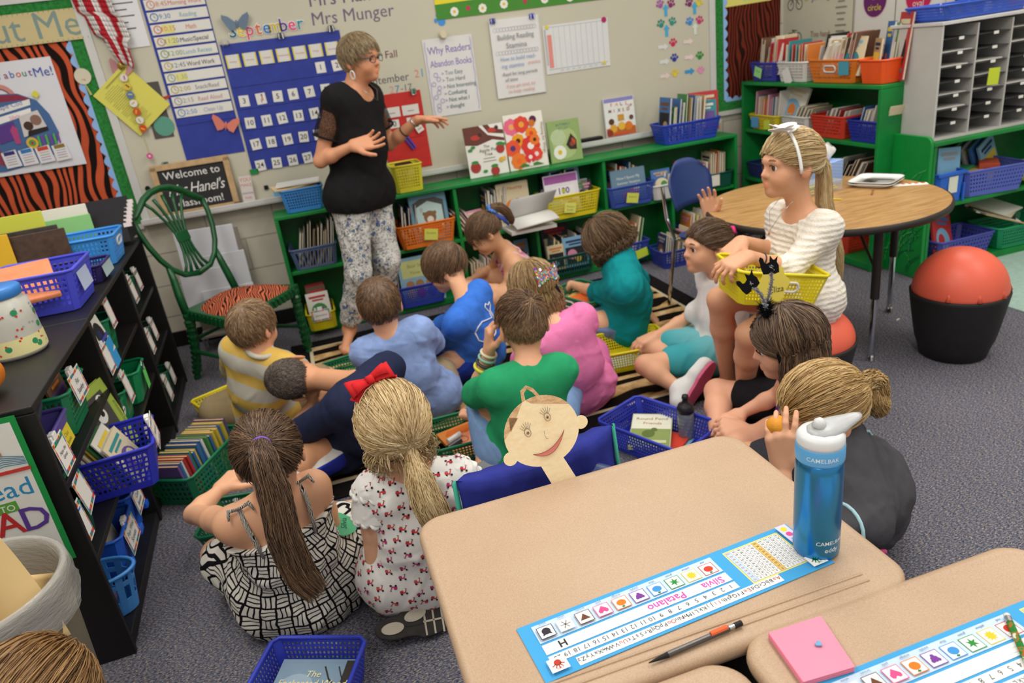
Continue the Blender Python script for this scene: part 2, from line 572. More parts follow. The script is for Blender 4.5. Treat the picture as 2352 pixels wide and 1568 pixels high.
a.poly([(-0.19,0.085),(-0.08,0.13),(0.03,0.12),(0.09,0.085),(0.02,0.09),(-0.09,0.092)],'#8a3448')
a.poly([(-0.247,-0.2),(-0.247,0.03),(-0.17,0.02),(-0.15,-0.1),(-0.14,-0.24)],'#8a4050')
for i,c in enumerate(('#c8383a','#e09a3a','#e6d860','#50a050','#3a6ac0','#7a4a9a')):
 a.rect(-0.2,-0.02-i*0.014,0.055,0.014,c)
a.poly([(-0.16,0.02),(0.075,0.06),(0.08,0.09),(-0.155,0.055)],'#e3e0de').poly([(-0.12,-0.02),(0.065,0.015),(0.07,0.045),(-0.115,0.015)],'#ece8e6')
a.text('Cape Cod',-0.03,0.058,0.034,'#5a6aa8','CENTER',0.1,rot=0.12).text('Silvia',-0.02,0.0,0.028,'#d86a8a','CENTER',0.1,rot=0.16)
a.poly([(-0.135,-0.12),(-0.03,-0.1),(-0.035,-0.01),(-0.125,-0.03)],'#5d3f88').poly([(-0.06,-0.13),(-0.035,-0.13),(-0.028,-0.05),(-0.045,-0.03),(-0.065,-0.055)],'#b04a7a')
a.poly([(-0.01,-0.1),(0.12,-0.075),(0.10,0.03),(0.0,0.01)],'#cfc9c6').disc(0.03,-0.045,0.024,'#4a3630').disc(0.075,-0.02,0.028,'#8a6a5c').poly([(0.01,-0.1),(0.12,-0.08),(0.12,-0.06),(0.02,-0.07)],'#2e2a2c')
for i in range(8):
 a.poly([(0.01+i*0.02,-0.16),(0.02+i*0.02,-0.155),(0.022+i*0.02,-0.1),(0.012+i*0.02,-0.105)],('#5fae42','#7a4a98')[i%2])
a.disc(0.02,-0.135,0.03,'#d8b040').disc(0.02,-0.135,0.018,'#4a9a52').disc(0.02,-0.135,0.008,'#b03838')
for i,c in enumerate(('#3a3474','#3a78b4','#c8482e','#8a7434')):
 x=-0.145+i*0.085
 a.poly([(x,-0.25),(x+0.078,-0.245),(x+0.07,-0.155),(x-0.004,-0.165)],'#dcdadf').rect(x+0.035,-0.172,0.055,0.02,c,0.08)
 for k in range(4):
  a.rect(x+0.036,-0.192-k*0.013,0.05,0.003,('#b0727a','#7a90c0','#c08a5a','#7aa070')[(i+k)%4],0.06)
a.rect(0.12,0.11,0.03,0.03,'#d8d24a',0.8)
fin(a,'poster','white poster of a hand-coloured backpack headed stuff about Me','poster')
o=thing('hanging_tag','round cream paper tag on a string beside the backpack poster','tag',(-1.0,WY-0.022,1.645))
a=Art(wallframe((0,0,0)))
a.prism(circ(0.042,24),0.001,paper('#cfc8b0'),a.X)
a.text('All about',0,0.006,0.017,'#4a4844').text('ME',0,-0.024,0.017,'#c05a50')
a.build('paper_disc',parent=o)
MB().tube([(-0.012,0,0.13),(0.0,0,0.042)],0.0015,M('#b8b48a')).build('string',parent=o)
MB().tube([(0.0,0,-0.042),(0.012,0,-0.1)],[0.003,0.007],M('#b8b06a',0.9)).build('tassel',parent=o)
# flag
def flag():
 t=thing('flag','red and white striped flag hanging from above the whiteboard corner','flag',(-0.80,WY-0.05,1.68))
 v,f,m=[],[],[]
 n,k=26,14
 mats=[cloth('#b02a34'),cloth('#dcd8d4')]
 b=MB()
 for j in range(n+1):
  s=j/n
  z=0.02+(1-s)*0.62
  half=0.035+0.055*(1-s)**0.5 if s>0.8 else 0.075+0.02*math.sin(s*3)
  cx=0.005-0.075*(1-s)+(0.035*s if s>0.6 else 0.0)
  for i in range(k+1):
   u=i/k
   v.append((cx+(u-0.5)*2*half,0.022*math.sin(u*9+s*2.5)-0.01,z-0.05*u*s))
 for j in range(n):
  for i in range(k):
   q=j*(k+1)+i
   st=int((i+0.12*j)/2.6)%2
   b.add([v[q],v[q+1],v[q+k+2],v[q+k+1]],[(0,1,2,3)],mats[st])
 o=b.build('striped_cloth',parent=t,smooth=True)
 s=o.modifiers.new('thickness','SOLIDIFY')
 s.thickness=0.0015
flag()
a,w,h=wart(-0.80,-0.615,1.755,2.15,'#dedede',0.004)
for i,n in enumerate((0.12,0.14,0.1,0.13,0.09,0.12,0.08)):
 a.rect(-w/2+0.02+n/2,0.06-i*0.032,n,0.006,'#55555a')
fin(a,'paper_sheet','white printed sheet of text hanging behind the flag','paper')
a,w,h=wart(-0.735,-0.63,1.265,1.57,'#55504e',0.003)
a.disc(0.015,-0.09,0.055,'#5f9a86')
fin(a,'card','dark card with a green circle behind the yellow sheets','card')
a,w,h=wart(-0.68,-0.59,1.472,1.484,'#b83a34',0.004,0.12,0.006)
fin(a,'marker','red stick poking out from behind the yellow sheets','marker')
o=thing('yellow_handout','yellow printed sheets hanging askew from a gold hook by the tiger board','paper',(-0.79,WY-0.03,1.49))
a=Art(wallframe((0,0,0),0,(0,-1,0),0.62),z=0.004)
a.sheet(0.25,0.30,'#d6cf62',0.003)
for i in range(22):
 a.rect(-0.04,0.11-i*0.0105,0.11 if i%5 else 0.07,0.0022,'#a8a55a')
a.rect(0.03,0.13,0.15,0.004,'#8a8848')
a.build('sheets',parent=o)
MB().lathe([(0.022,0),(0.024,0.004),(0.018,0.008),(0.02,0.016),(0.006,0.02)],M('#9a7f3a',0.35,0.5,metal=0.7),16,X=wallframe((0.0,0.008,0.18))).build('hook',parent=o)
o=thing('button_garland','string of round picture buttons hanging over the yellow sheets','garland',(-0.79,WY-0.045,1.63))
pts=[(0.002*math.sin(i),0,-0.03*i)for i in range(16)]
MB().tube(pts,0.0015,M('#c0b060')).build('string',parent=o)
for i,(c,c2)in enumerate((('#d8d0cc','#b06a70'),('#d0b84a','#7a3430'),('#5878a8','#c8b870'),('#e0dcd4','#d0a860'),('#c8502c','#e0b040'),('#dcd8d0','#c0a050'),('#cc4a2a','#e0b040'))):
 a=Art(wallframe((0.003*i-0.004,-0.003,-0.02-i*0.046),0,(0,-1,0),i*0.7))
 a.prism(circ(0.02,16),0.004,paper(c),a.X)
 a.z=0.0045
 a.rect(0.003,0,0.007,0.022,c2)
 a.build('button',parent=o)
a=Art(wallframe((0.004,-0.003,-0.45)))
a.prism(circ(0.017,16),0.004,paper('#d0508a'),a.X)
a.z=0.0045
a.disc(0,0,0.007,'#e8c8d8')
a.build('pink_button',parent=o)
def butterfly(x,z,s,c,label,roll=0.0):
 t=thing('paper_butterfly',label,'butterfly',(x,WY-0.022,z))
 X=wallframe((0,0,0),0,(0,-1,0),roll)
 for sg in(-1,1):
  p=[(0,-0.1),(0.25,-0.35),(0.55,-0.45),(0.7,-0.15),(0.95,0.35),(0.9,0.6),(0.5,0.45),(0.1,0.1)]
  q=[(sg*a*s,b2*s)for a,b2 in p]
  if sg<0:
   q.reverse()
  Y=X@Matrix.Rotation(sg*-0.35,4,'Y')
  MB().prism(q,0.0012,paper(c),Y).build('wing',parent=t)
 MB().tube([(0,-0.35*s,0.003),(0,0,0.005),(0,0.2*s,0.003)],[0.02*s,0.07*s,0.05*s],paper(c),X=X).build('body',parent=t)
butterfly(-0.135,1.815,0.085,'#6f8194','grey-blue paper butterfly above the September lettering')
butterfly(-0.335,1.285,0.085,'#d8806e','coral paper butterfly at the foot of the schedule chart',-0.3)
butterfly(-0.80,1.655,0.07,'#c08a8c','dusty pink paper butterfly below the flag',-0.5)
# schedule pocket chart
o=thing('schedule_pocket_chart','tall blue pocket chart of daily schedule strips','pocket chart',(-0.435,WY-0.018,1.12))
CHART_BLUE=M('#2e3c94',0.55,0.3,0.12,14,0.25,40)
sh=MB()
for j in range(1):
 sh.box((0,0,0.45),(0.335,0.004,0.9),CHART_BLUE)
sh.build('backing',parent=o)
pk=MB()
for i in range(11):
 pk.box((0,-0.004,0.205+i*0.0635),(0.325,0.003,0.014),CHART_BLUE)
pk.build('pocket_seams',parent=o)
strips=(('8:45','Morning Work','#d08a78','#d27a70'),('9:30','Reading','#5a80b8','#8ab0c0'),('10:15','Math','#d07a60','#d88a78'),('11:20','Music/Special','#c08a60','#4a4a50'),('12:00','Lunch Recess','#8aa070','#7ab0b8'),('12:45','Word Work','#c8b060','#4a4a50'),('1:30','','#a0a880','#6a6a50'),('2:00','Snack/Read','#b8a860','#8a8a90'),('2:15','Read Aloud','#a09a98','#c89098'),('2:50','Clean Up','#6a90c0','#a0a8c0'))
for i,(tm,wd,c,c2)in enumerate(strips):
 a=Art(wallframe((-0.43+0.0,WY-0.024,1.957-i*0.0635)),z=0.0012)
 a.sheet(0.315,0.052,'#dcdad2',0.001)
 a.ring(-0.125,0,0.022,0.006,c).line([(-0.125,0),(-0.125,0.012)],0.003,'#777777').line([(-0.125,0),(-0.117,-0.005)],0.003,'#777777')
 if i in(2,3,6):
  a.rect(-0.07,0,0.06,0.044,'#dcd68a')
 a.text(tm,-0.07,-0.012,0.036,c if i not in(3,5)else '#7a8a90').text(wd,0.05,-0.012,0.034,c2,'CENTER',0.1,0,0,1,0.85)
 fin(a,'schedule_strip',f'white schedule strip for {tm} {wd} in the blue chart'.replace(':',' '),'card','schedule strips')
a=Art(wallframe((0.02,WY-0.02,1.765)),z=0.0015)
for i,(s,c)in enumerate(zip('September',('#1f6a78','#e0c23a','#d8566a','#d86a3a','#3a78b8','#c8b43a','#5a3a8a','#d84a7a','#3a8a9a'))):
 x=-0.19+i*0.0475
 a.text(s,x,-0.02,0.098,'#ecebea','CENTER',0,0.045,z=0.0012)
 a.text(s,x,-0.02,0.098,c,'CENTER',0,0.012,z=0.0022)
fin(a,'month_lettering','multicoloured cut-out letters spelling September','lettering')
# calendar pocket chart
o=thing('calendar_pocket_chart','blue calendar pocket chart hanging behind the teacher','pocket chart',(0.085,WY-0.018,0.995))
MB().box((0,0,0.36),(0.68,0.004,0.72),CHART_BLUE).build('backing',parent=o)
pk=MB()
for z in(0.50,0.375,0.255,0.135,0.015):
 pk.box((0,-0.004,z),(0.66,0.003,0.03),CHART_BLUE)
pk.build('pocket_seams',parent=o)
MB().box((-0.33,-0.005,0.0),(0.05,0.006,0.03),plastic('#17803e')).build('green_clip',parent=o)
for i,d in enumerate(('Sunday','Monday','Tuesday','Wednesday','Thursday','Friday','Saturday')):
 x=-0.205+i*0.0945
 a=Art(wallframe((x,WY-0.024,1.62)),z=0.0012)
 a.sheet(0.076,0.072,'#d8d6cf',0.001).rect(-0.034,0,0.007,0.072,'#dccb3c').rect(0.034,0,0.007,0.072,'#dccb3c')
 a.text(d,0,-0.006,0.014,'#d09084')
 fin(a,'day_card',f'{d} card in the top row of the blue calendar chart','card','weekday cards')
for d in range(1,31):
 col,row=(d+4)%7,(d+4)//7
 x,z=-0.2+col*0.0945+0.002*(d%3),1.525-row*0.125
 if z<1.0:
  continue
 a=Art(wallframe((x,WY-0.025,z),0,(0,-1,0),0.03*((d*7)%5-2)),z=0.0012)
 a.sheet(0.056,0.062,'#dedcd6',0.001)
 if d==4:
  a.rect(0.008,0.004,0.006,0.034,'#b85a40').rect(0.0,-0.012,0.003,0.02,'#333333').disc(0.008,0.02,0.005,'#8a3a30')
 else:
  a.text(str(d),0,-0.013,0.042,'#2c2c30','CENTER',0,0.008)
 fin(a,'date_card',f'white number {d} card in the blue calendar chart' if d!=4 else 'white card with a red and black figure after number 3 in the calendar chart','card','calendar number cards')
def binder_clip(x,z,c,label,y=WY-0.03):
 t=thing('binder_clip',label,'clip',(x,y,z))
 X=wallframe((0,0,0))
 MB().prism([(-0.019,-0.015),(0.019,-0.015),(0.016,0.015),(-0.016,0.015)],0.012,M(c,0.35,0.5),X).build('clamp',parent=t,bevel=0.002)
 MB().tube([(-0.01,0.012,0.012),(-0.012,-0.02,0.02),(0.012,-0.02,0.02),(0.01,0.012,0.012)],0.0014,STEEL,6,X=X).build('wire_handle',parent=t)
binder_clip(-0.225,1.727,'#b8b4a8','silver clip on the outer top corner of the blue calendar')
binder_clip(0.088,1.725,'#3a3634','dark clip at the middle of the blue calendar top')
binder_clip(0.38,1.73,'#3a3634','dark clip on the blue calendar above the teacher')
binder_clip(1.365,1.655,'#2e2a86','blue clip on the plain corner of the stamina chart')
binder_clip(1.625,1.655,'#38309c','blue square clip on the far top corner of the stamina chart')
binder_clip(0.80,1.318,'#2f6a50','green square clip on top of the red pocket chart')
binder_clip(-0.72,1.118,'#2e5048','small dark magnet clip above the welcome sign')
# welcome sign: standing on the tray
o=thing('welcome_sign','chalkboard sign with pale wood frame reading Welcome to Mrs Hanels classroom','sign',(-0.59,WY-0.055,0.822))
X=wallframe((0,0,0.145),-0.1)
MB().box((0,0,0.003),(0.40,0.27,0.006),M('#2b2a2a',0.7),X).build('slate_panel',parent=o)
wf=MB()
WOOD=M('#b99a72',0.6,0.25,0.15,30)
for c,s in(((0,0.137,0.006),(0.44,0.034,0.02)),((0,-0.137,0.006),(0.44,0.034,0.02)),((0.203,0,0.006),(0.034,0.29,0.02)),((-0.203,0,0.006),(0.034,0.29,0.02))):
 wf.box(c,s,WOOD,X)
wf.build('wooden_frame',parent=o,bevel=0.003)
a=Art(X,z=0.0065)
a.text('Welcome to',0,0.065,0.062,'#d8d6d2','CENTER',0,0.005).text("Mrs.Hanel's",0,-0.03,0.088,'#e0deda','CENTER',0.35,0.0,0,0.92,0.85).text('classroom!',0.01,-0.1,0.06,'#d8d6d2','CENTER',0,0.008)
a.build('chalk_lettering',parent=o)
o=put(MB().lathe([(0.014,0),(0.013,0.012)],DARK,16,X=wallframe((-0.855,WY-0.018,1.0))).build('magnet'),'round black magnet on the whiteboard beside the welcome sign','magnet')
o=put(MB().box((-0.20,WY-0.022,0.89),(0.025,0.012,0.025),DARK).build('magnet',bevel=0.002),'square black magnet above the marker tray','magnet')
a,w,h=wart(-0.345,-0.275,0.83,0.985,'#d8cfc8',0.05,-0.04)
a.text('YOU',0,0.045,0.03,'#d07a5a').text('MAKE',0,0.015,0.025,'#d08a8a').text('LEARNING',0,-0.03,0.014,'#8a78b0').text('FUN',0,-0.06,0.02,'#d070a0')
fin(a,'greeting_card','small white card with orange and purple words on the marker tray','card')
a,w,h=wart(-0.165,-0.03,0.832,0.895,'#7ab4d8',0.06)
a.text('map',0.005,-0.012,0.038,'#5a7aa0')
fin(a,'name_strip','light blue paper strip on the tray behind the blue basket','card')
# red pocket chart
o=thing('red_pocket_chart','red pocket chart hanging beside the teacher with cards in it','pocket chart',(0.705,WY-0.018,0.85))
RED=M('#c0302c',0.6,0.25,0.08,12,0.2,60)
MB().box((0,0,0.235),(0.28,0.004,0.47),RED).build('backing',parent=o)
MB().box((0,-0.005,0.055),(0.275,0.004,0.10),RED).box((0,-0.004,0.20),(0.24,0.002,0.012),RED).build('pocket',parent=o)
a=Art(wallframe((0,-0.003,0.235)),z=0.0012)
for sx in(-1,1):
 a.rect(sx*0.06,0.125,0.105,0.06,'#dad6d0').rect(sx*0.06,0.12,0.04,0.006,'#99958e')
 a.rect(sx*0.055,0.055,0.06,0.05,'#dcd8d2')
a.text('0',0.055,0.04,0.05,'#3a3a3a').text('0',-0.055,0.04,0.05,'#3a3a3a')
a.build('cards',parent=o)
m=MB().tube([(0.0,-0.012,0.22),(0.05,-0.014,0.13)],0.006,plastic('#3440b0')).tube([(-0.012,-0.012,0.2),(0.035,-0.014,0.12)],0.006,plastic('#3440b0'))
m.build('blue_straws',parent=o)
a=Art(wallframe((0.085,-0.02,0.26),0,(0,-1,0),0.45))
a.sheet(0.045,0.085,'#e0dcd6',0.001).rect(-0.002,0.012,0.018,0.032,'#2a2626').rect(0,-0.022,0.03,0.01,'#b8a890')
a.build('hanging_card',parent=o)
# charts and papers further along the board
a,w,h=wart(0.905,1.222,1.14,1.60,'#d9d8d6',0.003)
a.text('Why Readers',0.005,0.14,0.062,'#7a6eae','CENTER',0,0.004,0,0.95,0.85).text('Abandon Books',0.005,0.065,0.056,'#7d74b0','CENTER',0,0.004,0,0.95,0.78)
for i,s in enumerate(('Too Easy','Too Hard','Not Interesting','Confusing','Not what I','thought')):
 a.text(s,-0.045,0.012-i*0.04,0.036,'#5f7a78','LEFT',0.05,0,0,0.95,0.9).text('>',-0.06,0.012-i*0.04,0.03,'#7a70b8')
for i in range(9):
 a.ring(-0.105+0.02*math.sin(i*2.3),0.02-i*0.026,0.014,0.003,'#9a92c8',10)
for s in(-1,1):
 a.line([(s*w*0.47,-h*0.47+k*h*0.094+0.0)if k%2 else(s*w*0.455,-h*0.47+k*h*0.094)for k in range(11)],0.003,'#a8a0d0')
fin(a,'poster','white handwritten poster headed Why Readers Abandon Books','poster')
MB_=MB().lathe([(0.024,0),(0.024,0.012),(0.012,0.03),(0.02,0.034)],plastic('#cfc6a6'),18,X=wallframe((1.04,WY-0.022,1.615)))
put(MB_.build('magnet_hook',smooth=False),'round cream magnet hook above the abandon books poster','magnet')
o=thing('flip_chart_pad','white flip chart pad page headed Building Reading Stamina','chart',(1.503,WY-0.02,1.19))
MB().box((0.012,0,0.235),(0.32,0.01,0.47),paper('#cfcdc8')).build('page_stack',parent=o)
a=Art(wallframe((0,-0.008,0.235)),z=0.0012)
a.sheet(0.325,0.465,'#dddcda',0.001)
for k in range(14):
 for s,y0 in((1,0.165),(-1,0.045)):
  x=-0.13+k*0.02
  a.ring(x,y0+s*0.008,0.013,0.0025,'#b0b4b8',10)
a.text('Building Reading',0,0.115,0.043,'#8f9496','CENTER',0,0.002,0,1,0.86).text('Stamina',0,0.062,0.045,'#8a8f92')
a.text('How to build read-',0.0,-0.01,0.034,'#8aa0cc','CENTER',0.1,0,0,1,0.9).text('ing stamina',-0.04,-0.052,0.034,'#8aa0cc','CENTER',0.1).text('practice',0.105,-0.045,0.026,'#dc9a84','CENTER',0.1)
a.text('-Read for long periods',0.0,-0.1,0.029,'#77787c','CENTER',0.1,0,0,1,0.92).text('of time',-0.06,-0.135,0.03,'#77787c','CENTER',0.1)
a.text('If you get tired, try',0.0,-0.172,0.028,'#dc9c90','CENTER',0.1,0,0,1,0.92).text('to keep reading',0.0,-0.205,0.028,'#dc9c90','CENTER',0.1)
a.build('front_page',parent=o)
a,w,h=wart(1.692,2.145,1.294,1.588,'#dadad8',0.003)
a.rect(-w/2+0.04,-0.01,0.03,0.2,'#dc8f86')
for i in range(10):
 a.rect(-w/2+0.07+i*0.038,0.01,0.0016,0.25,'#a9b8cc')
a.rect(0,-0.118,w-0.04,0.002,'#9aa6b8').rect(0.01,0.135,w-0.06,0.0016,'#b0bccc')
for i in range(24):
 a.rect(-w/2+0.012,0.12-i*0.009,0.01,0.003,'#6a7690')
for i in range(8):
 a.rect(-0.12+i*0.04,-0.13,0.02,0.003,'#a0a8b0')
fin(a,'bar_graph_sheet','white ruled graph sheet with one pink bar','poster')
for x,z,c,l in((1.72,1.578,'#d8cc50','yellow star sticker on the top corner of the bar graph'),(2.118,1.578,'#b02a62','magenta round magnet on the bar graph corner'),(2.10,1.318,'#d8cc50','yellow star sticker at the bottom of the bar graph')):
 r=0.017
 p=circ(r,20,0,0)if c=='#b02a62' else[((r if i%2==0 else r*0.5)*math.sin(2*PI*i/10),(r if i%2==0 else r*0.5)*math.cos(2*PI*i/10))for i in range(9,-1,-1)]
 put(MB().prism(p,0.004,ink(c),wallframe((x,WY-0.021,z))).build('sticker' if r and c!='#b02a62' else 'magnet'),l,'sticker' if c!='#b02a62' else 'magnet')
a,w,h=wart(1.02,2.17,1.70,2.10,'#e2d33a',0.003)
a.disc(-0.2,0.02,0.2,'#dfa324',0.17,30)
a.poly([(-w/2,-h/2),(w/2,-h/2),(w/2,-h/2+0.04),(0.3,-h/2+0.045),(0,-h/2+0.06),(-0.3,-h/2+0.09),(-w/2,-h/2+0.085)],'#4a8a38')
for i,x in enumerate((-0.46,-0.37,-0.28,-0.14,0.0,0.13,0.3,0.42)):
 if i%3==1:
  a.disc(x,-h/2+0.045,0.014,'#b8405a')
 else:
  a.flower(x,-h/2+0.035+0.008*(i%2),0.026,'#e8e4da','#d8b83a')
fin(a,'meadow_border_poster','yellow poster with sun and daisy meadow along its bottom edge','poster')
def pawprint(x,z,c,r,label,roll=0.0):
 a=Art(wallframe((x,WY-0.018,z),0,(0,-1,0),roll),z=0.0)
 a.prism(circ(r*0.52,14,0,-r*0.3,r*0.46),0.001,ink(c),a.X)
 for dx,dy in((-0.72,0.1),(-0.28,0.6),(0.28,0.6),(0.72,0.1)):
  a.prism(circ(r*0.23,10,dx*r,dy*r,r*0.3),0.001,ink(c),a.X)
  a.prism([(dx*r*0.9-r*0.05,dy*r*0.9),(0,-r*0.3),(dx*r*0.9+r*0.05,dy*r*0.9)],0.0005,ink(c),a.X)
 fin(a,'paw_print',label,'paw print','paw prints on the whiteboard')
def arrow(x,z,c,rot,label,L=0.075):
 p=[(-L/2,-0.011),(L*0.1,-0.011),(L*0.1,-0.024),(L/2,0),(L*0.1,0.024),(L*0.1,0.011),(-L/2,0.011)]
 a=Art(wallframe((x,WY-0.018,z),0,(0,-1,0),rot),z=0.0)
 a.prism(p,0.001,ink(c),a.X)
 fin(a,'paper_arrow',label,'arrow','arrows on the whiteboard')
pawprint(1.045,1.70,'#4a90d8',0.046,'light blue paw print on the corner of the meadow poster',0.2)
for x,z,c,n,r in((2.53,1.625,'#a05aa0','orchid paw print at the top of the whiteboard',0.4),(2.61,1.62,'#8a2a6a','plum paw print beside the orchid one',-0.4),(2.745,1.61,'#7a2a66','dark plum paw print beside the yellow one',0.4),(2.82,1.605,'#d8c83a','yellow paw print at the top edge of the board',-0.3),(2.53,1.505,'#2f8a7a','teal paw print tilted beside its twin',0.35),(2.615,1.51,'#2f9080','teal paw print upright over the blue arrow',-0.35),(2.745,1.495,'#3a88d0','sky blue paw print beside a crimson one',0.3),(2.82,1.495,'#c03a70','crimson paw print near the board frame',-0.3),(2.615,1.378,'#c82a5a','red paw print at the end of the third row',0),(2.62,1.28,'#2a3a98','navy paw print in the fourth row',0),(2.815,1.27,'#2a8a3a','green paw print in the fourth row',0),(2.62,1.182,'#e0c83a','golden paw print in the bottom row',0),(2.82,1.175,'#e090b8','pink paw print in the bottom row',0)):
 pawprint(x,z,c,0.032,n,r)
for x,z,c,r,n in((2.57,1.585,'#4aa6d0',PI/2,'blue arrow pointing up between the purple paws'),(2.785,1.575,'#4aa6d0',PI/2,'blue arrow pointing up under the yellow paw'),(2.57,1.46,'#4aa6d0',PI/2,'blue arrow pointing up between the teal paws'),(2.785,1.445,'#d4dcd0',PI/2,'pale arrow pointing up under the crimson paw'),(2.54,1.36,'#d8d8d2',0,'white arrow pointing to the red paw'),(2.73,1.37,'#e0cfc8',0,'pale pink arrow with no paw after it'),(2.545,1.265,'#d4dad2',0,'white arrow pointing to the navy paw'),(2.735,1.27,'#e0cfc8',0,'pale pink arrow pointing to the green paw'),(2.545,1.172,'#e0cdc6',0,'pale arrow pointing to the golden paw'),(2.735,1.178,'#3f96c8',0,'bright blue arrow pointing to the pink paw')):
 arrow(x,z,c,r,n)
 # things on the far board and the side wall
a,w,h=wart(2.985,3.38,1.555,1.75,'#d8d070',0.012,0.02,y=WY)
a.rect(0.08,0.0,0.2,0.15,'#a8d0a0')
fin(a,'paper_sheet','yellow and green sheet on the dark swirl bulletin board','paper')
RX=3.498
o=thing('leveled_book_poster','large white poster with bicycle drawings on the side wall beside the swirl board','poster',(RX-0.006,4.46,1.24))
a=Art(wallframe((0,0,0.3),0,(-1,0,0)),z=0.0012)
a.sheet(0.70,0.66,'#cdc8b4',0.001)
for yy in(0.17,-0.03,-0.24):
 a.ring(-0.255,yy,0.035,0.006,'#5a5a5a').ring(-0.165,yy,0.035,0.006,'#5a5a5a').line([(-0.255,yy),(-0.22,yy+0.045),(-0.165,yy)],0.006,'#4a4a4a').line([(-0.235,yy+0.05),(-0.18,yy+0.045)],0.005,'#4a4a4a')
st=[((0.03 if i%2==0 else 0.013)*math.sin(2*PI*i/10)-0.09,(0.03 if i%2==0 else 0.013)*math.cos(2*PI*i/10)+0.005)for i in range(9,-1,-1)]
a.poly(st,'#c8c060').text('Just right',0.08,-0.015,0.062,'#5a6a90','CENTER',0.1)
for i in range(14):
 a.rect(0.25,0.24-i*0.035,0.10-0.02*(i%3),0.008,'#8a867c')
a.text('Too easy',0.06,0.17,0.05,'#7a8a70').text('Too hard',0.06,-0.24,0.05,'#9a7a70')
a.build('sheet',parent=o)
for name,y,c,c2,word,lab in(('shape_poster',3.93,'#6a2a68','#d8d0d8','circle','white sheet with a purple disc and the word circle'),('shape_poster',3.60,'#c42a58','#e6d8dc','oval','white sheet with a crimson disc behind the mailbox')):
 a=Art(wallframe((RX-0.004,y,1.48),0,(-1,0,0)),z=0.0012)
 a.sheet(0.32,0.5,'#dad8d2',0.001)
 a.disc(0,0.0,0.098,'#d8b8c0',None,32).disc(0,0.0,0.092,c,None,32)
 a.rect(0,0.03,0.05,0.05,c2).disc(0,0.03,0.014,c)
 a.text(word,0,-0.055,0.05,'#d8c83a' if word=='circle' else '#e8d0d0','CENTER',0,0.004)
 fin(a,name,lab,'poster')
 # ---------------------------------------------------------------- rugs
o=thing('zebra_rug','tan and black zebra-striped rug with black border under the children','rug',(0.89,3.41,0))
MB().box((0,0,0.004),(2.32,1.80,0.008),M('#1d1a1a',0.95,0.05,0.2,60,0.4,500)).build('black_border',parent=o)
MB().box((0,0,0.0055),(2.11,1.59,0.008),M('#c9bb9c',0.95,0.05,0.1,60)).build('cream_line',parent=o)
MB().box((0,0,0.007),(2.07,1.55,0.008),ZEBRA).build('striped_field',parent=o)
put(MB().box((3.82,2.55,0.004),(1.2,1.3,0.008),M('#9fb8ac',0.9,0.1,0.1,40,0.4,400)).build('mat'),'pale aqua floor mat beside the black and coral ball stool','mat')
# ---------------------------------------------------------------- shelving
SHY=4.46
def shelf_unit(name,label,x0,x1,y0,y1,top,mids,parts_div,mats,rz=0.0,over=0.0,t=0.022,origin=None,back=True):
 """Open shelf unit: local x along the front, local y to the back. parts_div: [(x, z0, z1)]."""
 o=thing(name,label,'bookshelf',origin or((x0+x1)/2,(y0+y1)/2,0),rz)
 w,d=x1-x0,y1-y0
 m,md=mats
 MB().box((0,-over/2,top-t/2),(w+2*over,d+over,t),m).build('top_board',parent=o,bevel=0.004)
 for sx in(-1,1):
  MB().box((sx*(w/2-t/2),0,(top-t)/2),(t,d,top-t),m).build('side_panel',parent=o,bevel=0.003)
 if back:
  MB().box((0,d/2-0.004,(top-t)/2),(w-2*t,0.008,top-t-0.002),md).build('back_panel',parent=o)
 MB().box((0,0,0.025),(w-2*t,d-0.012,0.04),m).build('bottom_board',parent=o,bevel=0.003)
 for z in mids:
  MB().box((0,0.003,z-t/2),(w-2*t,d-0.018,t),m).build('shelf_board',parent=o,bevel=0.003)
 for x,z0,z1 in parts_div:
  MB().box((x,0.002,(z0+z1)/2),(t,d-0.016,z1-z0),m).build('divider',parent=o,bevel=0.003)
 return o
cx=(-0.19+2.90)/2
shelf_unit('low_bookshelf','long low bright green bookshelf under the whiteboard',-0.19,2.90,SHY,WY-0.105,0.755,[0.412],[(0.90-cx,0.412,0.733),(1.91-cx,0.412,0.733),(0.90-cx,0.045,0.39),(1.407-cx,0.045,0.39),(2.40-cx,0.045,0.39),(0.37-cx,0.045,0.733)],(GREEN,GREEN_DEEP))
# tall bookcase against the side wall (front faces -x)
BKX=3.10
shelf_unit('bookcase','tall green bookcase with three rows of baskets beside the white mailbox',3.40,4.72,-3.44,-BKX,1.06,[0.74,0.40],[],(GREEN,GREEN_DEEP),-PI/2,origin=(3.27,4.06,0))
# low shelf that carries the mailbox
o=shelf_unit('low_bookshelf','low green bookshelf carrying the white mailbox, painted grass on its end',3.25,4.45,3.16,3.49,0.755,[0.40],[],(GREEN,GREEN_DEEP),over=0.012)
X=frame((-0.622,0,0.395),(0,-1,0),(-1,0,0))
end=MB().prism(rrect(0.37,0.79,0.04),0.022,M('#0f8a38',0.4,0.4),X)
end.build('end_panel',parent=o,bevel=0.004)
a=Art(X,z=0.0225)
rr=random.Random(3)
for i in range(46):
 x0=rr.uniform(-0.17,0.15)
 y0=rr.uniform(-0.37,0.12)
 L,bend=rr.uniform(0.08,0.2),rr.uniform(0.03,0.12)*rr.choice((1,1,1,-1))
 pts=[(max(-0.18,min(0.18,x0+bend*s*s)),min(y0+L*(s-0.25*s*s),0.36))for s in(0,0.25,0.5,0.75,1)]
 a.line(pts,rr.uniform(0.003,0.008),rr.choice(('#2f9a4c','#0b6a45','#4aa85a','#0c7050','#1a9a3c','#3a9060')))
a.build('painted_grass',parent=o)
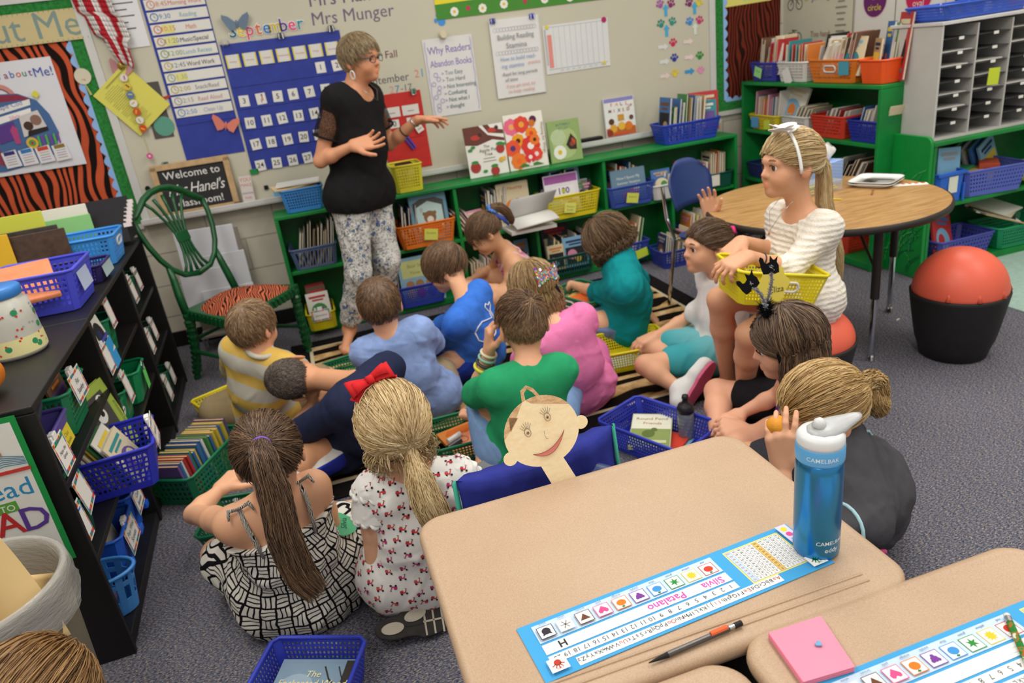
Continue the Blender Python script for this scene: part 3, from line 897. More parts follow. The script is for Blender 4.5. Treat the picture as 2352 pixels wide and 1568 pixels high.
# black shelf along the left: three units side by side, fronts facing the room
BLK_YAW=0.03
def bx(y):
 return-0.775-0.034*(y-1.97)
for i,(y0,y1,lab)in enumerate(((1.965,2.715,'black laminate shelf unit next to the trash bin with the LEAD poster on its end'),(2.72,3.495,'black laminate shelf unit between the two others in the row'),(3.50,4.15,'black laminate shelf unit next to the green carved chair'))):
 ym=(y0+y1)/2
 shelf_unit('black_bookshelf',lab,y0,y1,0.0,0.43,0.84,[0.58,0.33],[],(BLACK,DARK),PI/2+BLK_YAW,origin=(bx(ym)-0.215,ym,0),t=0.02)
 # sign on the end of the near unit
SX0,SX1,SZ0,SZ1=-1.20,-0.808,0.395,0.838
o=thing('read_poster','green bordered poster reading LEAD and READ taped to the black shelf end','poster',((SX0+SX1)/2,1.94,(SZ0+SZ1)/2))
a=Art(wallframe((0,0,0)),z=0.0012)
w,h=SX1-SX0,SZ1-SZ0
a.sheet(w,h,'#1f8a42',0.001).rect(0,0,w-0.03,h-0.03,'#d9d7cf')
a.text('Lead',0.172,0.0,0.074,'#2f86b4','RIGHT',0,0.003)
a.rect(0.09,-0.026,0.06,0.03,'#5a9a3a',0.05).text('TO',0.095,-0.036,0.026,'#e2e0d8','CENTER',0,0.003)
for s,x,c in(('R',-0.045,'#d88a2a'),('E',0.015,'#2a86b0'),('A',0.083,'#b82c30'),('D',0.146,'#5a3a8c')):
 a.text(s,x,-0.104,0.098,c,'CENTER',0,0.01)
for k in range(6):
 a.line([(0.08,0.085+k*0.006),(0.13,0.092+k*0.006),(0.18,0.088+k*0.004)],0.002,'#2f7a9a')
a.poly([(0.06,0.068),(0.185,0.07),(0.185,0.08),(0.06,0.078)],'#c03a34').disc(0.127,0.128,0.008,'#b07a3a')
a.poly([(0.11,-0.205),(0.13,-0.205),(0.1,-0.14),(0.085,-0.135)],'#4f8a34').poly([(0.15,-0.205),(0.178,-0.2),(0.155,-0.14),(0.13,-0.14)],'#2a86b0').poly([(0.07,-0.2),(0.085,-0.2),(0.06,-0.17),(0.05,-0.165)],'#d8b83a')
a.build('printed_sheet',parent=o)
# ---------------------------------------------------------------- mailbox
mw,mh,md=0.92,0.575,0.335
o=thing('mailbox_organizer','white pigeonhole mailbox organizer standing on the low green shelf','mailbox',(3.25+mw/2,3.18+md/2,0.757))
GREYW=M('#bdbbb6',0.5,0.3,0.03,10)
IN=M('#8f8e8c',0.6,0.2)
for sx in(-1,1):
 MB().box((sx*(mw/2-0.006),0,mh/2),(0.012,md,mh),GREYW).build('side_panel',parent=o,bevel=0.002)
MB().box((0,0,mh+0.008),(mw+0.02,md+0.015,0.016),M('#c8c7c4',0.5)).build('top_panel',parent=o,bevel=0.002)
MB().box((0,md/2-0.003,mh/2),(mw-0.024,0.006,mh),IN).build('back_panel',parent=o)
MB().box((0,-0.002,0.006),(mw-0.024,md-0.004,0.012),GREYW).build('bottom_panel',parent=o)
ncol,nrow=4,8
cw=(mw-0.024)/ncol
for c in range(1,ncol):
 MB().box((-mw/2+0.012+c*cw,0,mh/2),(0.008,md-0.01,mh-0.024),GREYW).build('divider',parent=o)
rh=(mh-0.012)/nrow
lab=paper('#e6e4de')
for r in range(1,nrow):
 for c in range(ncol):
  xc=-mw/2+0.012+(c+0.5)*cw
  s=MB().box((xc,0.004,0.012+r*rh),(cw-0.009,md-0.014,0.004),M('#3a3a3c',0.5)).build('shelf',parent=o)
  MB().box((xc+0.004,-md/2+0.002,0.010+r*rh),(0.03,0.003,0.014),lab).build('label_holder',parent=s)
rr=random.Random(5)
for r in range(nrow):
 for c in range(3):
  xc=3.25+0.012+(c+0.5)*cw
  if rr.random()<0.55:
   p=MB().box((xc+rr.uniform(-.01,.01),3.18+0.15,0.757+0.016+r*rh+0.003),(cw-0.03,0.25,rr.uniform(0.002,0.006)),paper('#d9d6ce'))
   put(p.build('paper_stack'),f'white papers lying in mailbox column {c + 1} slot {r + 1} from the bottom','paper','papers in the mailbox slots')
o=put(Art(wallframe((3.25+0.012+1.55*cw,3.174,0.757+0.285),0,(0,-1,0),-0.05)).sheet(0.075,0.085,'#c4d23c',0.001).build('sticky_note'),'lime sticky note on the front of the mailbox','note')
# blue tray, basket-like, on top of the mailbox and a pumpkin
# ---------------------------------------------------------------- round table
TC=(2.30,2.845)
TR,TZ=0.535,0.67
o=thing('round_table','round oak-laminate table with black edge and adjustable legs','table',(TC[0],TC[1],0))
MB().lathe([(TR-0.012,TZ-0.028),(TR-0.012,TZ)],OAK,72).build('table_top',parent=o)
MB().lathe([(TR-0.012,TZ-0.03),(TR-0.003,TZ-0.028),(TR,TZ-0.015),(TR-0.003,TZ-0.002),(TR-0.0125,TZ+0.0005)],M('#2b2523',0.5),72,cap=False).build('edge_band',parent=o,smooth=True)
for k,(lx,ly)in enumerate(((-0.02,-0.385),(0.45,0.02),(0.0,0.42),(-0.42,0.02))):
 l=MB().tube([(lx,ly,TZ-0.03),(lx,ly,0.30)],0.019,M('#2a2624',0.45),14).build('leg',parent=o,smooth=False)
 MB().tube([(lx,ly,0.31),(lx,ly,0.03)],0.013,CHROME,12).build('leg_insert',parent=l,smooth=False)
 MB().lathe([(0.012,0.03),(0.016,0.022),(0.02,0.004),(0.018,0)],CHROME,14,(lx,ly,0)).build('glide',parent=l)
 MB().tube([(lx,ly,0.42),(lx*0.55,ly*0.55,TZ-0.03)],0.006,M('#2a2624',0.45),8).build('brace',parent=l)
MB().box((0,0,TZ-0.05),(0.7,0.03,0.04),M('#2a2624')).box((0,0,TZ-0.05),(0.03,0.7,0.04),M('#2a2624')).build('apron',parent=o)
# ---------------------------------------------------------------- ball stools
def ball_stool(label,x,y,rimz,rimr,basr,dome,squash):
 o=thing('ball_stool',label,'stool',(x,y,0))
 tub=MB()
 prof=[(basr-0.012,0.0),(basr,0.008),(basr+0.01,0.05)]+[(basr+(rimr-basr)*(s**0.75),s*rimz)for s in(0.3,0.5,0.7,0.85,0.95)]+[(rimr,rimz),(rimr-0.006,rimz+0.004),(rimr-0.012,rimz-0.01)]
 tub.lathe(prof,M('#232222',0.55,0.3,0.05,30,0.2,600),48)
 tub.build('black_tub',parent=o,smooth=True)
 rb=rimr-0.008
 prof=[]
 for i in range(15):
  a=-0.35+(PI/2+0.35)*i/14
  prof.append((max(rb*math.cos(a),0.0005)*(1.0 if a>0 else 1.0),rimz+0.004+(dome if a>0 else 0.06)*math.sin(a)))
 bm=M('#e2634a',0.42,0.4,0.04,6)
 m=MB().lathe(prof,bm,48)
 for k in range(0 if squash else 7):
  an=-2.6+k*0.62
  ca,sa=math.cos(an),math.sin(an)
  for(r0,z0),(r1,z1)in(((rb*0.995,rimz+0.004),(rb*0.93,rimz+0.05)),):
   m.tube([(r0*ca,r0*sa,z0),(r1*ca*1.005,r1*sa*1.005,z1)],[0.011,0.003],bm,8)
 m.build('rubber_ball',parent=o,smooth=True)
 return o
ball_stool('black tub stool with a coral rubber ball top, standing free beside the round table',2.62,2.345,0.30,0.194,0.135,0.185,False)
ball_stool('black tub stool with coral ball under the girl in the white lace dress',1.765,2.29,0.30,0.215,0.15,0.135,True)
# ---------------------------------------------------------------- school chair in blue plastic
def school_chair(label,x,y,rz,seat=0.42,top=0.80,col='#2c3f74'):
 o=thing('school_chair',label,'chair',(x,y,0),rz)
 pm=plastic(col)
 b=MB().prism(rrect(0.36,0.36,0.06,5,0,0.02),0.012,pm,Matrix.Translation((0,0,seat)))
 b.build('seat',parent=o,bevel=0.005)
 bk=MB()
 n,k=12,8
 vs,fs=[],[]
 for j in range(k+1):
  v=j/k
  wv=0.185*(1-0.30*(max(0,v-0.45)/0.55)**2.5)if v>0.45 else 0.185*(0.88+0.12*v/0.45)
  for i in range(n+1):
   u=-1+2*i/n
   zt=seat+0.14+v*(top-seat-0.14-0.05*abs(u)**3*(v>0.5)*v)
   vs.append((u*wv,-0.185-0.05*v+0.035*u*u,zt))
 for j in range(k):
  for i in range(n):
   q=j*(n+1)+i
   fs.append((q,q+1,q+n+2,q+n+1))
 ob=bk.add(vs,fs,pm).build('backrest',parent=o,smooth=True)
 s=ob.modifiers.new('thickness','SOLIDIFY')
 s.thickness,s.offset=0.008,0
 for sx in(-1,1):
  MB().tube([(sx*0.185,-0.225,top-0.12),(sx*0.185,-0.2,seat+0.1),(sx*0.185,-0.15,seat-0.01),(sx*0.19,-0.21,0.01)],0.0105,CHROME,10).build('leg',parent=o)
  MB().tube([(sx*0.17,-0.14,seat-0.012),(sx*0.17,0.15,seat-0.012),(sx*0.185,0.19,0.01)],0.0105,CHROME,10).build('leg',parent=o)
 return o
school_chair('navy blue plastic school chair at the far side of the round table',2.13,3.47,-2.75,top=0.815)
# ---------------------------------------------------------------- carved green armless chair with shield back
o=thing('shield_back_chair','dark green carved wooden chair with shield back and tiger-stripe seat','chair',(-0.46,4.10,0),math.atan2(-0.68,0.73)-PI/2)
CG=M('#0f4f27',0.32,0.5,0.12,25)
SEATZ=0.43
front,backw,dpt=0.27,0.185,0.21
outline=[(-backw,-dpt),(backw,-dpt)]+[(front*math.cos(t)*0.0+front-0.01*k,-dpt+(2*dpt)*(0.9+0.1*k/2))for k,t in enumerate((0,0,0))]
outline=[(-backw,-dpt),(backw,-dpt),(front,dpt*0.86),(front*0.6,dpt*1.0),(0,dpt*1.06),(-front*0.6,dpt*1.0),(-front,dpt*0.86)]
rail=MB().prism([(p[0]*1.03,p[1]*1.03)for p in outline],0.055,CG,Matrix.Translation((0,0,SEATZ-0.065)))
rail.build('seat_rail',parent=o,bevel=0.008)
cv=MB()
for i in range(13):
 s=-0.22+i*0.037
 cv.tube([(s,dpt*1.09-0.12*(s/0.27)**2*0.3,SEATZ-0.06),(s+0.014,dpt*1.09+0.004-0.12*(s/0.27)**2*0.3,SEATZ-0.02)],0.007,CG,6)
cv.build('carved_fluting',parent=o)
for sx in(-1,1):
 cv=MB()
 for i in range(9):
  f=(i+0.7)/10
  x,y=sx*(backw+(front-backw)*f)*1.035,-dpt+1.86*dpt*f
  cv.tube([(x,y,SEATZ-0.06),(x+sx*0.003,y+0.012,SEATZ-0.02)],0.006,CG,6)
 cv.build('carved_fluting',parent=o)
 # upholstered seat: domed pad
pad,n=MB(),7
rings=[[(p[0]*k,p[1]*k,SEATZ-0.012+0.05*(1-k**3))for p in outline]for k in(1.0,0.97,0.85,0.65,0.4,0.15)]
vs=[q for r in rings for q in r]+[(0,0,SEATZ+0.04)]
fs=[]
for j in range(len(rings)-1):
 for i in range(n):
  fs.append((j*n+i,j*n+(i+1)%n,(j+1)*n+(i+1)%n,(j+1)*n+i))
fs+=[((len(rings)-1)*n+i,(len(rings)-1)*n+(i+1)%n,len(vs)-1)for i in range(n)]
pad.add(vs,fs,mat_tiger('tiger_seat_cloth','#dc7450','#1d1210',3.4,0.8)).build('seat_pad',parent=o,smooth=True,subsurf=2)
def carved_leg(x,y,splay,name='leg'):
 prof=[(0.014,0.0),(0.02,0.02),(0.014,0.05)]
 m=MB()
 pts,rad=[],[]
 for i in range(33):
  s=i/32
  z=s*(SEATZ-0.03)
  k=1-s
  pts.append((x+splay[0]*k*k,y+splay[1]*k*k,z))
  rad.append(0.017+0.010*s+0.003*math.sin(i*1.9)+(0.006 if 0.80<s<0.84 or 0.87<s<0.9 else 0))
 m.tube(pts,rad,CG,10)
 for i in range(9):
  z=0.05+i*0.03
  for a in(0.7,2.3,3.9,5.5):
   k=1-z/SEATZ
   m.tube([(x+splay[0]*k*k+0.021*math.cos(a),y+splay[1]*k*k+0.021*math.sin(a),z-0.012),(x+splay[0]*k*k+0.024*math.cos(a+0.5),y+splay[1]*k*k+0.024*math.sin(a+0.5),z+0.012)],0.0055,CG,5)
 return m.build(name,parent=o,smooth=False)
for sx in(-1,1):
 carved_leg(sx*front*0.9,dpt*0.82,(0,0.0))
 carved_leg(sx*backw*0.98,-dpt*0.98,(sx*0.01,-0.075))
 MB().tube([(sx*backw,-dpt-0.03,0.17),(sx*front*0.9,dpt*0.8,0.17)],[0.012]*2,CG,8).build('stretcher',parent=o)
MB().tube([(-0.22,0,0.17),(0.22,0,0.17)],0.013,CG,8).build('stretcher',parent=o)
MB().tube([(-backw,-dpt-0.02,0.235),(backw,-dpt-0.02,0.235)],0.012,CG,8).build('stretcher',parent=o)
def by(z):
 return-dpt-0.01-0.28*(z-SEATZ)*(0.6+0.4*(z-SEATZ))
def shield_pt(u,z):
 return(u,by(z),z)
top=[shield_pt(u,z)for u,z in((-0.235,0.93),(-0.21,0.935),(-0.17,0.965),(-0.12,1.005),(-0.06,1.03),(0,1.038),(0.06,1.03),(0.12,1.005),(0.17,0.965),(0.21,0.935),(0.235,0.93))]
MB().tube(top,[0.016,0.021,0.022,0.022,0.022,0.022,0.022,0.022,0.022,0.021,0.016],CG,10,flat=0.8).build('crest_rail',parent=o,smooth=True)
for sx in(-1,1):
 pts=[shield_pt(sx*u,z)for u,z in((0.232,0.93),(0.232,0.86),(0.218,0.78),(0.19,0.70),(0.15,0.635),(0.09,0.585),(0.0,0.567))]
 MB().tube(pts,0.019,CG,10,flat=0.8).build('shield_side',parent=o,smooth=True)
 MB().tube([shield_pt(sx*0.165,0.655),shield_pt(sx*0.168,0.58),(sx*0.178,by(0.5)-0.0,0.5),(sx*backw,-dpt,SEATZ-0.03)],[0.014,0.02,0.022,0.022],CG,10).build('back_stile',parent=o,smooth=True)
for k in range(5):
 q=(k-2)/2
 pts=[shield_pt(q*a,z)for a,z in((0.125,1.005-abs(q)*0.02),(0.095,0.95),(0.055,0.87),(0.034,0.80),(0.03,0.755),(0.036,0.70),(0.055,0.63),(0.085,0.585))]
 MB().tube(pts,[0.010,0.009,0.008,0.008,0.008,0.008,0.008,0.010],CG,8).build('splat_bar',parent=o,smooth=True)
X=frame(shield_pt(0,0.775),(1,0,0),(0,1,0.25))
MB().prism(rrect(0.085,0.06,0.015),0.012,CG,X,-0.002).build('splat_block',parent=o,bevel=0.003)
# ---------------------------------------------------------------- pupils' desks
def desk(label,x0,x1,y0,y1,z=0.66,groove=True):
 cx,cy,w,d=(x0+x1)/2,(y0+y1)/2,x1-x0,y1-y0
 o=thing('student_desk',label,'desk',(cx,cy,0))
 t=MB()
 prof=[(-0.014,-0.030),(-0.003,-0.026),(0.0,-0.016),(-0.002,-0.005),(-0.008,-0.0005),(-0.018,0.0015),(-0.028,0.0)]
 rings=[]
 for off,dz in prof:
  rings.append([(p[0],p[1],z+dz)for p in rrect(w+2*off,d+2*off,max(0.055+off,0.012),8)])
 k=len(rings[0])
 vs=[p for r in rings for p in r]
 fs=[tuple(reversed(range(k)))]
 for j in range(len(rings)-1):
  fs+=[(j*k+i,j*k+(i+1)%k,(j+1)*k+(i+1)%k,(j+1)*k+i)for i in range(k)]
 fs.append(tuple((len(rings)-1)*k+i for i in range(k)))
 top=t.add(vs,fs,DESK).build('desk_top',parent=o,smooth=False)
 for p in top.data.polygons:
  p.use_smooth=len(p.vertices)==4
 if groove:
  g=MB()
  for s in(-1,1):
   g.tube([(-w*0.36,-d/2+0.042+s*0.008,z),(w*0.40,-d/2+0.042+s*0.008,z)],0.0028,DESK,8)
  g.build('pencil_groove',parent=top)
 bx_=MB()
 GREY=M('#5c5d60',0.5)
 bx_.box((0,0.02,z-0.20),(w-0.14,d-0.12,0.008),GREY).box((-(w-0.14)/2,0.02,z-0.12),(0.008,d-0.12,0.17),GREY).box(((w-0.14)/2,0.02,z-0.12),(0.008,d-0.12,0.17),GREY).box((0,d/2-0.04,z-0.12),(w-0.14,0.008,0.17),GREY)
 bx_.build('book_box',parent=o)
 for sx in(-1,1):
  for sy in(-1,1):
   MB().tube([(sx*(w/2-0.075),sy*(d/2-0.08),z-0.03),(sx*(w/2-0.06),sy*(d/2-0.06),0.0)],0.014,CHROME,10).build('leg',parent=o)
 return o
desk('tan speckled desk carrying the blue water bottle and the name strip',0.068,0.815,0.735,1.285)
desk('tan speckled desk carrying the pink sticky notes',0.472,1.025,0.03,0.75,groove=False)
desk('tan speckled desk corner showing between the two other desks',-0.12,0.458,0.03,0.73,groove=False)
# chair at the far side of the desk with its cloth pocket and paper portrait
o=school_chair('school chair tucked behind the desk, covered by a blue cloth pocket',0.39,1.24+0.10,PI,seat=0.40,top=0.63)
o.location=(0.39,1.19,0)
pk=thing('chair_pocket','royal blue cloth seat pocket with green trim on the chair behind the desk','chair pocket',(0.385,1.385,0.362),0.14)
SACK=cloth('#31388c')
TRIM=cloth('#3f9a84')
n,k=30,10
vs,fs=[],[]
for side in(-1,1):
 for j in range(k+1):
  v=j/k
  for i in range(n+1):
   u=-1+2*i/n
   wob=0.006*math.sin(u*11+v*5)*(1-v*0.3)+0.004*math.sin(u*23+2*side)
   th=0.03*(1-abs(u)**6)
   zz=0.02+v*(0.272+0.012*abs(u)**4-0.010*math.exp(-((u)/0.4)**2))
   lean=0.02*v
   vs.append((u*(0.205+0.004*math.sin(v*6)),side*th+wob*0.7+lean,zz))
m1=(n+1)*(k+1)
for s in(0,1):
 for j in range(k):
  for i in range(n):
   q=s*m1+j*(n+1)+i
   f=(q,q+1,q+n+2,q+n+1)
   fs.append(f if s==0 else f[::-1])
for i in range(n):
 q=k*(n+1)+i
 fs.append((q,q+1,m1+q+1,m1+q))
MB().add(vs,fs,SACK).build('cloth_pocket',parent=pk,smooth=True)
for sx in(-1,1):
 MB().tube([(sx*0.207,0.004,0.02),(sx*0.209,0.012,0.15),(sx*0.207,0.024,0.30)],0.009,TRIM,8,flat=0.5).build('trim',parent=pk,smooth=True)
 # paper portrait: cut-out card face
FX=frame((0.380,1.335,0.757),(1,0.02,0),(0.0,-0.93,0.34))
FX=FX@Matrix.Rotation(0.16,4,'Z')@Matrix.Scale(0.88,4)
o=thing('paper_portrait','cut-out paper face with crayon smile standing against the blue chair pocket','paper craft',(0.380,1.335,0.757))
L=Matrix.Translation((-0.380,-1.335,-0.757))@FX
SKINP='#eed9b0'
def ellip(n=40):
 out=[]
 for i in range(n):
  t=2*PI*i/n
  rx=0.096 if math.cos(t)>0 else 0.099
  out.append((rx*math.cos(t),0.088*math.sin(t)*(1.0 if math.sin(t)>0 else 0.97)))
 return out
def crayon(name,c,c2):
 t=NT(name)
 v=t.co('Object',(1,5,1),(0,0,0.5))
 t.base(t.ramp(t.noise(v,60,4,0.7),((0.35,c),(0.65,c2))))
 return t.done(0.8,0.1)
cs,ch=crayon('crayon_skin','#f0deb8','#ecd2a4'),crayon('crayon_hair','#b98a5c','#dcbb94')
f=MB()
f.prism(ellip(),0.0012,cs,L).prism([(-0.018,-0.20),(0.045,-0.19),(0.03,-0.11),(0.022,-0.07),(-0.038,-0.07),(-0.03,-0.12)],0.001,cs,L)
for sx,cy_ in((-1,-0.03),(1,-0.02)):
 f.prism(circ(0.018,16,sx*0.1,cy_,0.017),0.001,cs,L)
f.build('paper_face',parent=o)
hr=MB()
E=ellip(60)
left=[(-0.0984,0.01),(-0.07,0.06),(-0.018,0.0868)]
arcl=[p for p in E if p[0]<-0.012 and p[1]>0.012]
hr.face(arcl+[(-0.045,0.055),(-0.075,0.03)],0.0016,ch,L)
arcr=[p for p in E if p[0]>-0.012 and p[1]>0.035]
hr.face(arcr+[(0.0,0.075)][::1],0.0018,ch,L)
hr.prism([(-0.022,0.082),(-0.012,0.08),(-0.008,0.105),(0.003,0.112),(0.012,0.1),(0.02,0.082),(0.028,0.082),(0.018,0.108),(0.004,0.121),(-0.014,0.114)],0.001,ch,L,0.0)
hr.build('paper_hair',parent=o)
a=Art(L,z=0.0022)
for ex,ey in((-0.036,0.012),(0.024,0.028)):
 a.ring(ex,ey,0.0085,0.0012,'#6f6660',16,0.011).disc(ex,ey-0.001,0.0042,'#a98a68').disc(ex,ey-0.001,0.0018,'#4a3a30')
 for k in range(6):
  an=PI*(0.25+0.1*k)
  a.line([(ex+0.009*math.cos(an),ey+0.011*math.sin(an)),(ex+0.021*math.cos(an),ey+0.026*math.sin(an))],0.0009,'#5f5a56')
a.line([(0.003,0.0),(0.0,-0.012),(0.001,-0.02),(0.006,-0.021)],0.0011,'#8a7f76')
sm=[]
for i in range(13):
 t=-1+2*i/12
 sm.append((0.003+0.048*t,-0.058+0.028*t*t+0.012*t))
up=[(x,y+0.012*(1-((x-0.003)/0.048)**2))for x,y in reversed(sm)]
a.poly(sm+up,'#d07a6c').line(sm,0.0012,'#8a5a4a').line(up,0.0012,'#8a5a4a')
a.build('drawn_features',parent=o)
# ---------------------------------------------------------------- trash bin
o=thing('trash_bin','grey-brown round trash bin with clear liner at the end of the black shelf','bin',(-0.855,1.53,0))
BIN=M('#77705e',0.6,0.3,0.06,8)
MB().lathe([(0.135,0),(0.14,0.01),(0.172,0.55),(0.18,0.565),(0.183,0.61),(0.186,0.62),(0.178,0.623),(0.172,0.60),(0.165,0.55),(0.134,0.02)],BIN,56,cap=False).lathe([(0.134,0.015),(0.134,0.02)],BIN,56).build('bin_body',parent=o,smooth=True)
LINER=NT('clear_liner')
ln=LINER.noise(LINER.co('Object',(1,1,4)),35,3)
LINER.bump(ln,0.8,0.004)
LINER.base('#c9c6c0')
LINER=LINER.done(0.22,0.5,**{'Alpha':0.42})
lin_m=MB()
prof=[(0.150,0.44),(0.160,0.52),(0.168,0.60),(0.174,0.626),(0.182,0.630),(0.190,0.622),(0.191,0.59),(0.189,0.56),(0.194,0.545),(0.190,0.53)]
vs,fs,seg=[],[],72
for r,z in prof:
 for j in range(seg):
  an=2*PI*j/seg
  q=0.0025*math.sin(9*an+z*40)+0.0015*math.sin(23*an-z*90)
  vs.append(((r+q*(z<0.6))*math.cos(an),(r+q*(z<0.6))*math.sin(an),z+0.004*math.sin(5*an)*(z<0.56)))
for i in range(len(prof)-1):
 for j in range(seg):
  fs.append((i*seg+j,i*seg+(j+1)%seg,(i+1)*seg+(j+1)%seg,(i+1)*seg+j))
lin_m.add(vs,fs,LINER).build('plastic_liner',parent=o,smooth=True)
def curl_sheet(w,h,bend,m):
 b=MB()
 n=14
 vs,fs=[],[]
 for i in range(n+1):
  s=i/n
  a=bend*(s-0.5)
  R=h/bend if abs(bend)>1e-3 else 1e3
  for x in(-w/2,w/2):
   vs.append((x,R*math.sin(a),R*(1-math.cos(a))))
 for i in range(n):
  fs.append((2*i,2*i+1,2*i+3,2*i+2))
 return b.add(vs,fs,m)
MAN=paper('#dcbd86')
for i,(loc,rot,w,h,bend,l)in enumerate((((-0.79,1.50,0.60),(1.35,-0.25,0.1),0.15,0.27,0.35,'upright buff paper sheet sticking out of the trash bin'),((-0.765,1.535,0.52),(0.7,0.5,0.5),0.14,0.18,1.2,'curled buff paper in the bin against its rim'),((-0.835,1.43,0.50),(0.35,-0.3,0.9),0.17,0.2,1.7,'rolled buff paper lying low in the trash bin'),((-0.88,1.60,0.47),(0.3,0.2,0.2),0.2,0.2,0.5,'flat buff paper deep in the trash bin'))):
 q=curl_sheet(w,h,bend,MAN).build('crumpled_paper',smooth=True,loc=loc,rot=rot)
 s=q.modifiers.new('thickness','SOLIDIFY')
 s.thickness=0.001
 put(q,l,'paper','waste paper')
 # ---------------------------------------------------------------- perforated plastic baskets
def wall_lattice(b,m,p0,p1,q0,q1,nu,rows,hole,z0f=0.14,z1f=0.88):
 """Lattice between bottom edge p0-p1 and top edge q0-q1: nu cells along, `rows` rows; a solid band below and above."""
 P=lambda u,v:(p0.lerp(p1,u)).lerp(q0.lerp(q1,u),v)
 vs,fs=[],[]
 def quad(a,b_,c,d):
  k=len(vs)
  vs.extend((a,b_,c,d))
  fs.append((k,k+1,k+2,k+3))
 quad(P(0,0),P(1,0),P(1,z0f),P(0,z0f))
 quad(P(0,z1f),P(1,z1f),P(1,1),P(0,1))
 hu,hv=(1-hole[0])/2,(1-hole[1])/2
 for r in range(rows):
  va,vb=z0f+(z1f-z0f)*r/rows,z0f+(z1f-z0f)*(r+1)/rows
  for i in range(nu):
   ua,ub=i/nu,(i+1)/nu
   du,dv=(ub-ua)*hu,(vb-va)*hv
   o=[P(ua,va),P(ub,va),P(ub,vb),P(ua,vb)]
   n=[P(ua+du,va+dv),P(ub-du,va+dv),P(ub-du,vb-dv),P(ua+du,vb-dv)]
   k=len(vs)
   vs.extend(o+n)
   fs.extend((k+j,k+(j+1)%4,k+4+(j+1)%4,k+4+j)for j in range(4))
 b.add(vs,fs,m)
def basket(name,label,X,L,W,H,colour,style='grid',taper=0.86,cell=0.016,ring=None,group=None,cat='basket',mat=None):
 """Open bin; local x along its length L, local y across W, base centre at the origin."""
 o=thing(name,label,cat,(0,0,0),0,group)
 o.matrix_world=X
 m=mat or plastic(colour)
 b=MB()
 c=0.018
 def ring_pts(l,w,z):
  return[Vector(p)for p in((-l/2+c,-w/2,z),(l/2-c,-w/2,z),(l/2,-w/2+c,z),(l/2,w/2-c,z),(l/2-c,w/2,z),(-l/2+c,w/2,z),(-l/2,w/2-c,z),(-l/2,-w/2+c,z))]
 lo,hi=ring_pts(L*taper,W*taper,0.002),ring_pts(L,W,H)
 for i in range(8):
  j=(i+1)%8
  if i%2 or style=='solid':
   b.add([lo[i],lo[j],hi[j],hi[i]],[(0,1,2,3)],m)
   continue
  ln=(hi[j]-hi[i]).length
  if style=='slots':
   wall_lattice(b,m,lo[i],lo[j],hi[i],hi[j],max(3,int(ln/(cell*1.3))),1,(0.62,0.94),0.1,0.86)
  elif style=='tall':
   wall_lattice(b,m,lo[i],lo[j],hi[i],hi[j],max(3,int(ln/cell)),2,(0.6,0.86),0.1,0.88)
  else:
   wall_lattice(b,m,lo[i],lo[j],hi[i],hi[j],max(3,int(ln/cell)),max(2,int(H*0.72/cell)),(0.6,0.6)if style=='grid' else(0.5,0.5))
 b.add(lo,[tuple(range(8))],m)
 body=b.build('basket_body' if style!='solid' else 'bin_body',parent=o)
 s=body.modifiers.new('thickness','SOLIDIFY')
 s.thickness,s.offset=0.0026,0
 MB().tube([p+Vector((0,0,-0.003))for p in hi],0.0062,m,8,closed=True).build('rim',parent=o,smooth=True)
 if ring:
  for sx in((-1,1)if ring[1]=='x' else()):
   f=frame((sx*(L*(1+taper)/4+0.004+0.012*L),0,H*0.66),(0,1,0),(sx,0,-0.2))
   pts=rrect(0.085,0.034,0.016,4)
   MB().tube([f@Vector((p[0],p[1],0))for p in pts],0.0045,plastic(ring[0]),6,closed=True).build('handle_ring',parent=o,smooth=True)
  if ring[1]=='y':
   for sy in(-1,1):
    f=frame((0,sy*(W*(1+taper)/4+0.004+0.02*W),H*0.62),(1,0,0),(0,sy,-0.2))
    pts=rrect(0.10,0.036,0.017,4)
    MB().tube([f@Vector((p[0],p[1],0))for p in pts],0.0045,plastic(ring[0]),6,closed=True).build('handle_ring',parent=o,smooth=True)
 return o
def sticky(o,loc,out,w,h,colour,text=None,roll=0.0,tc='#5a6a3a',size=0.016,name='paper_tag'):
 a=Art(wallframe(loc,0,out,roll))
 a.sheet(w,h,colour,0.0008)
 if text:
  for k,s in enumerate(text.split('|')):
   a.text(s,0,h*0.12-k*size*1.15-size*0.3,size,tc)
 return a.build(name,parent=o)
def clip_card(o,loc,out,w,h,text,roll=0.0,edge='#c8c8c4'):
 """White label card with a bright striped border in a clip-on holder."""
 X=wallframe(loc,-0.08,out,roll)
 t=MB().box((0,h/2+0.004,-0.006),(0.03,0.022,0.016),WHITE,X).box((-0.028,h/2-0.002,-0.004),(0.012,0.03,0.010),WHITE,X).build('card_clip',parent=o,bevel=0.002)
 a=Art(X,z=0.0018)
 a.sheet(w,h,'#e8e6e0',0.0016)
 cols=('#c8403a','#e0b03a','#3a6ab0','#3a9a5a','#7a4a9a','#d8703a')
 n=10
 for i in range(n):
  c=cols[i%6]
  a.rect(-w/2+w*(i+0.5)/n,h/2-h*0.09,w/n,h*0.1,c,z=a.z).rect(-w/2+w*(i+0.5)/n,-h/2+h*0.09,w/n,h*0.1,cols[(i+3)%6],z=a.z)
 for i in range(6):
  a.rect(-w/2+w*0.05,-h*0.36+h*0.72*(i+0.5)/6,w*0.06,h*0.12,cols[(i+2)%6],z=a.z).rect(w/2-w*0.05,-h*0.36+h*0.72*(i+0.5)/6,w*0.06,h*0.12,cols[(i+4)%6],z=a.z)
 if text:
  ls=text.split('|')
  sz=min(h*0.3,w*1.25/max(len(s)for s in ls))
  for k,s in enumerate(ls):
   a.text(s,0,(len(ls)-1)*sz*0.5-k*sz*1.05-sz*0.3,sz,'#3a3a3e','CENTER',0.1)
 a.build('label_card',parent=o)
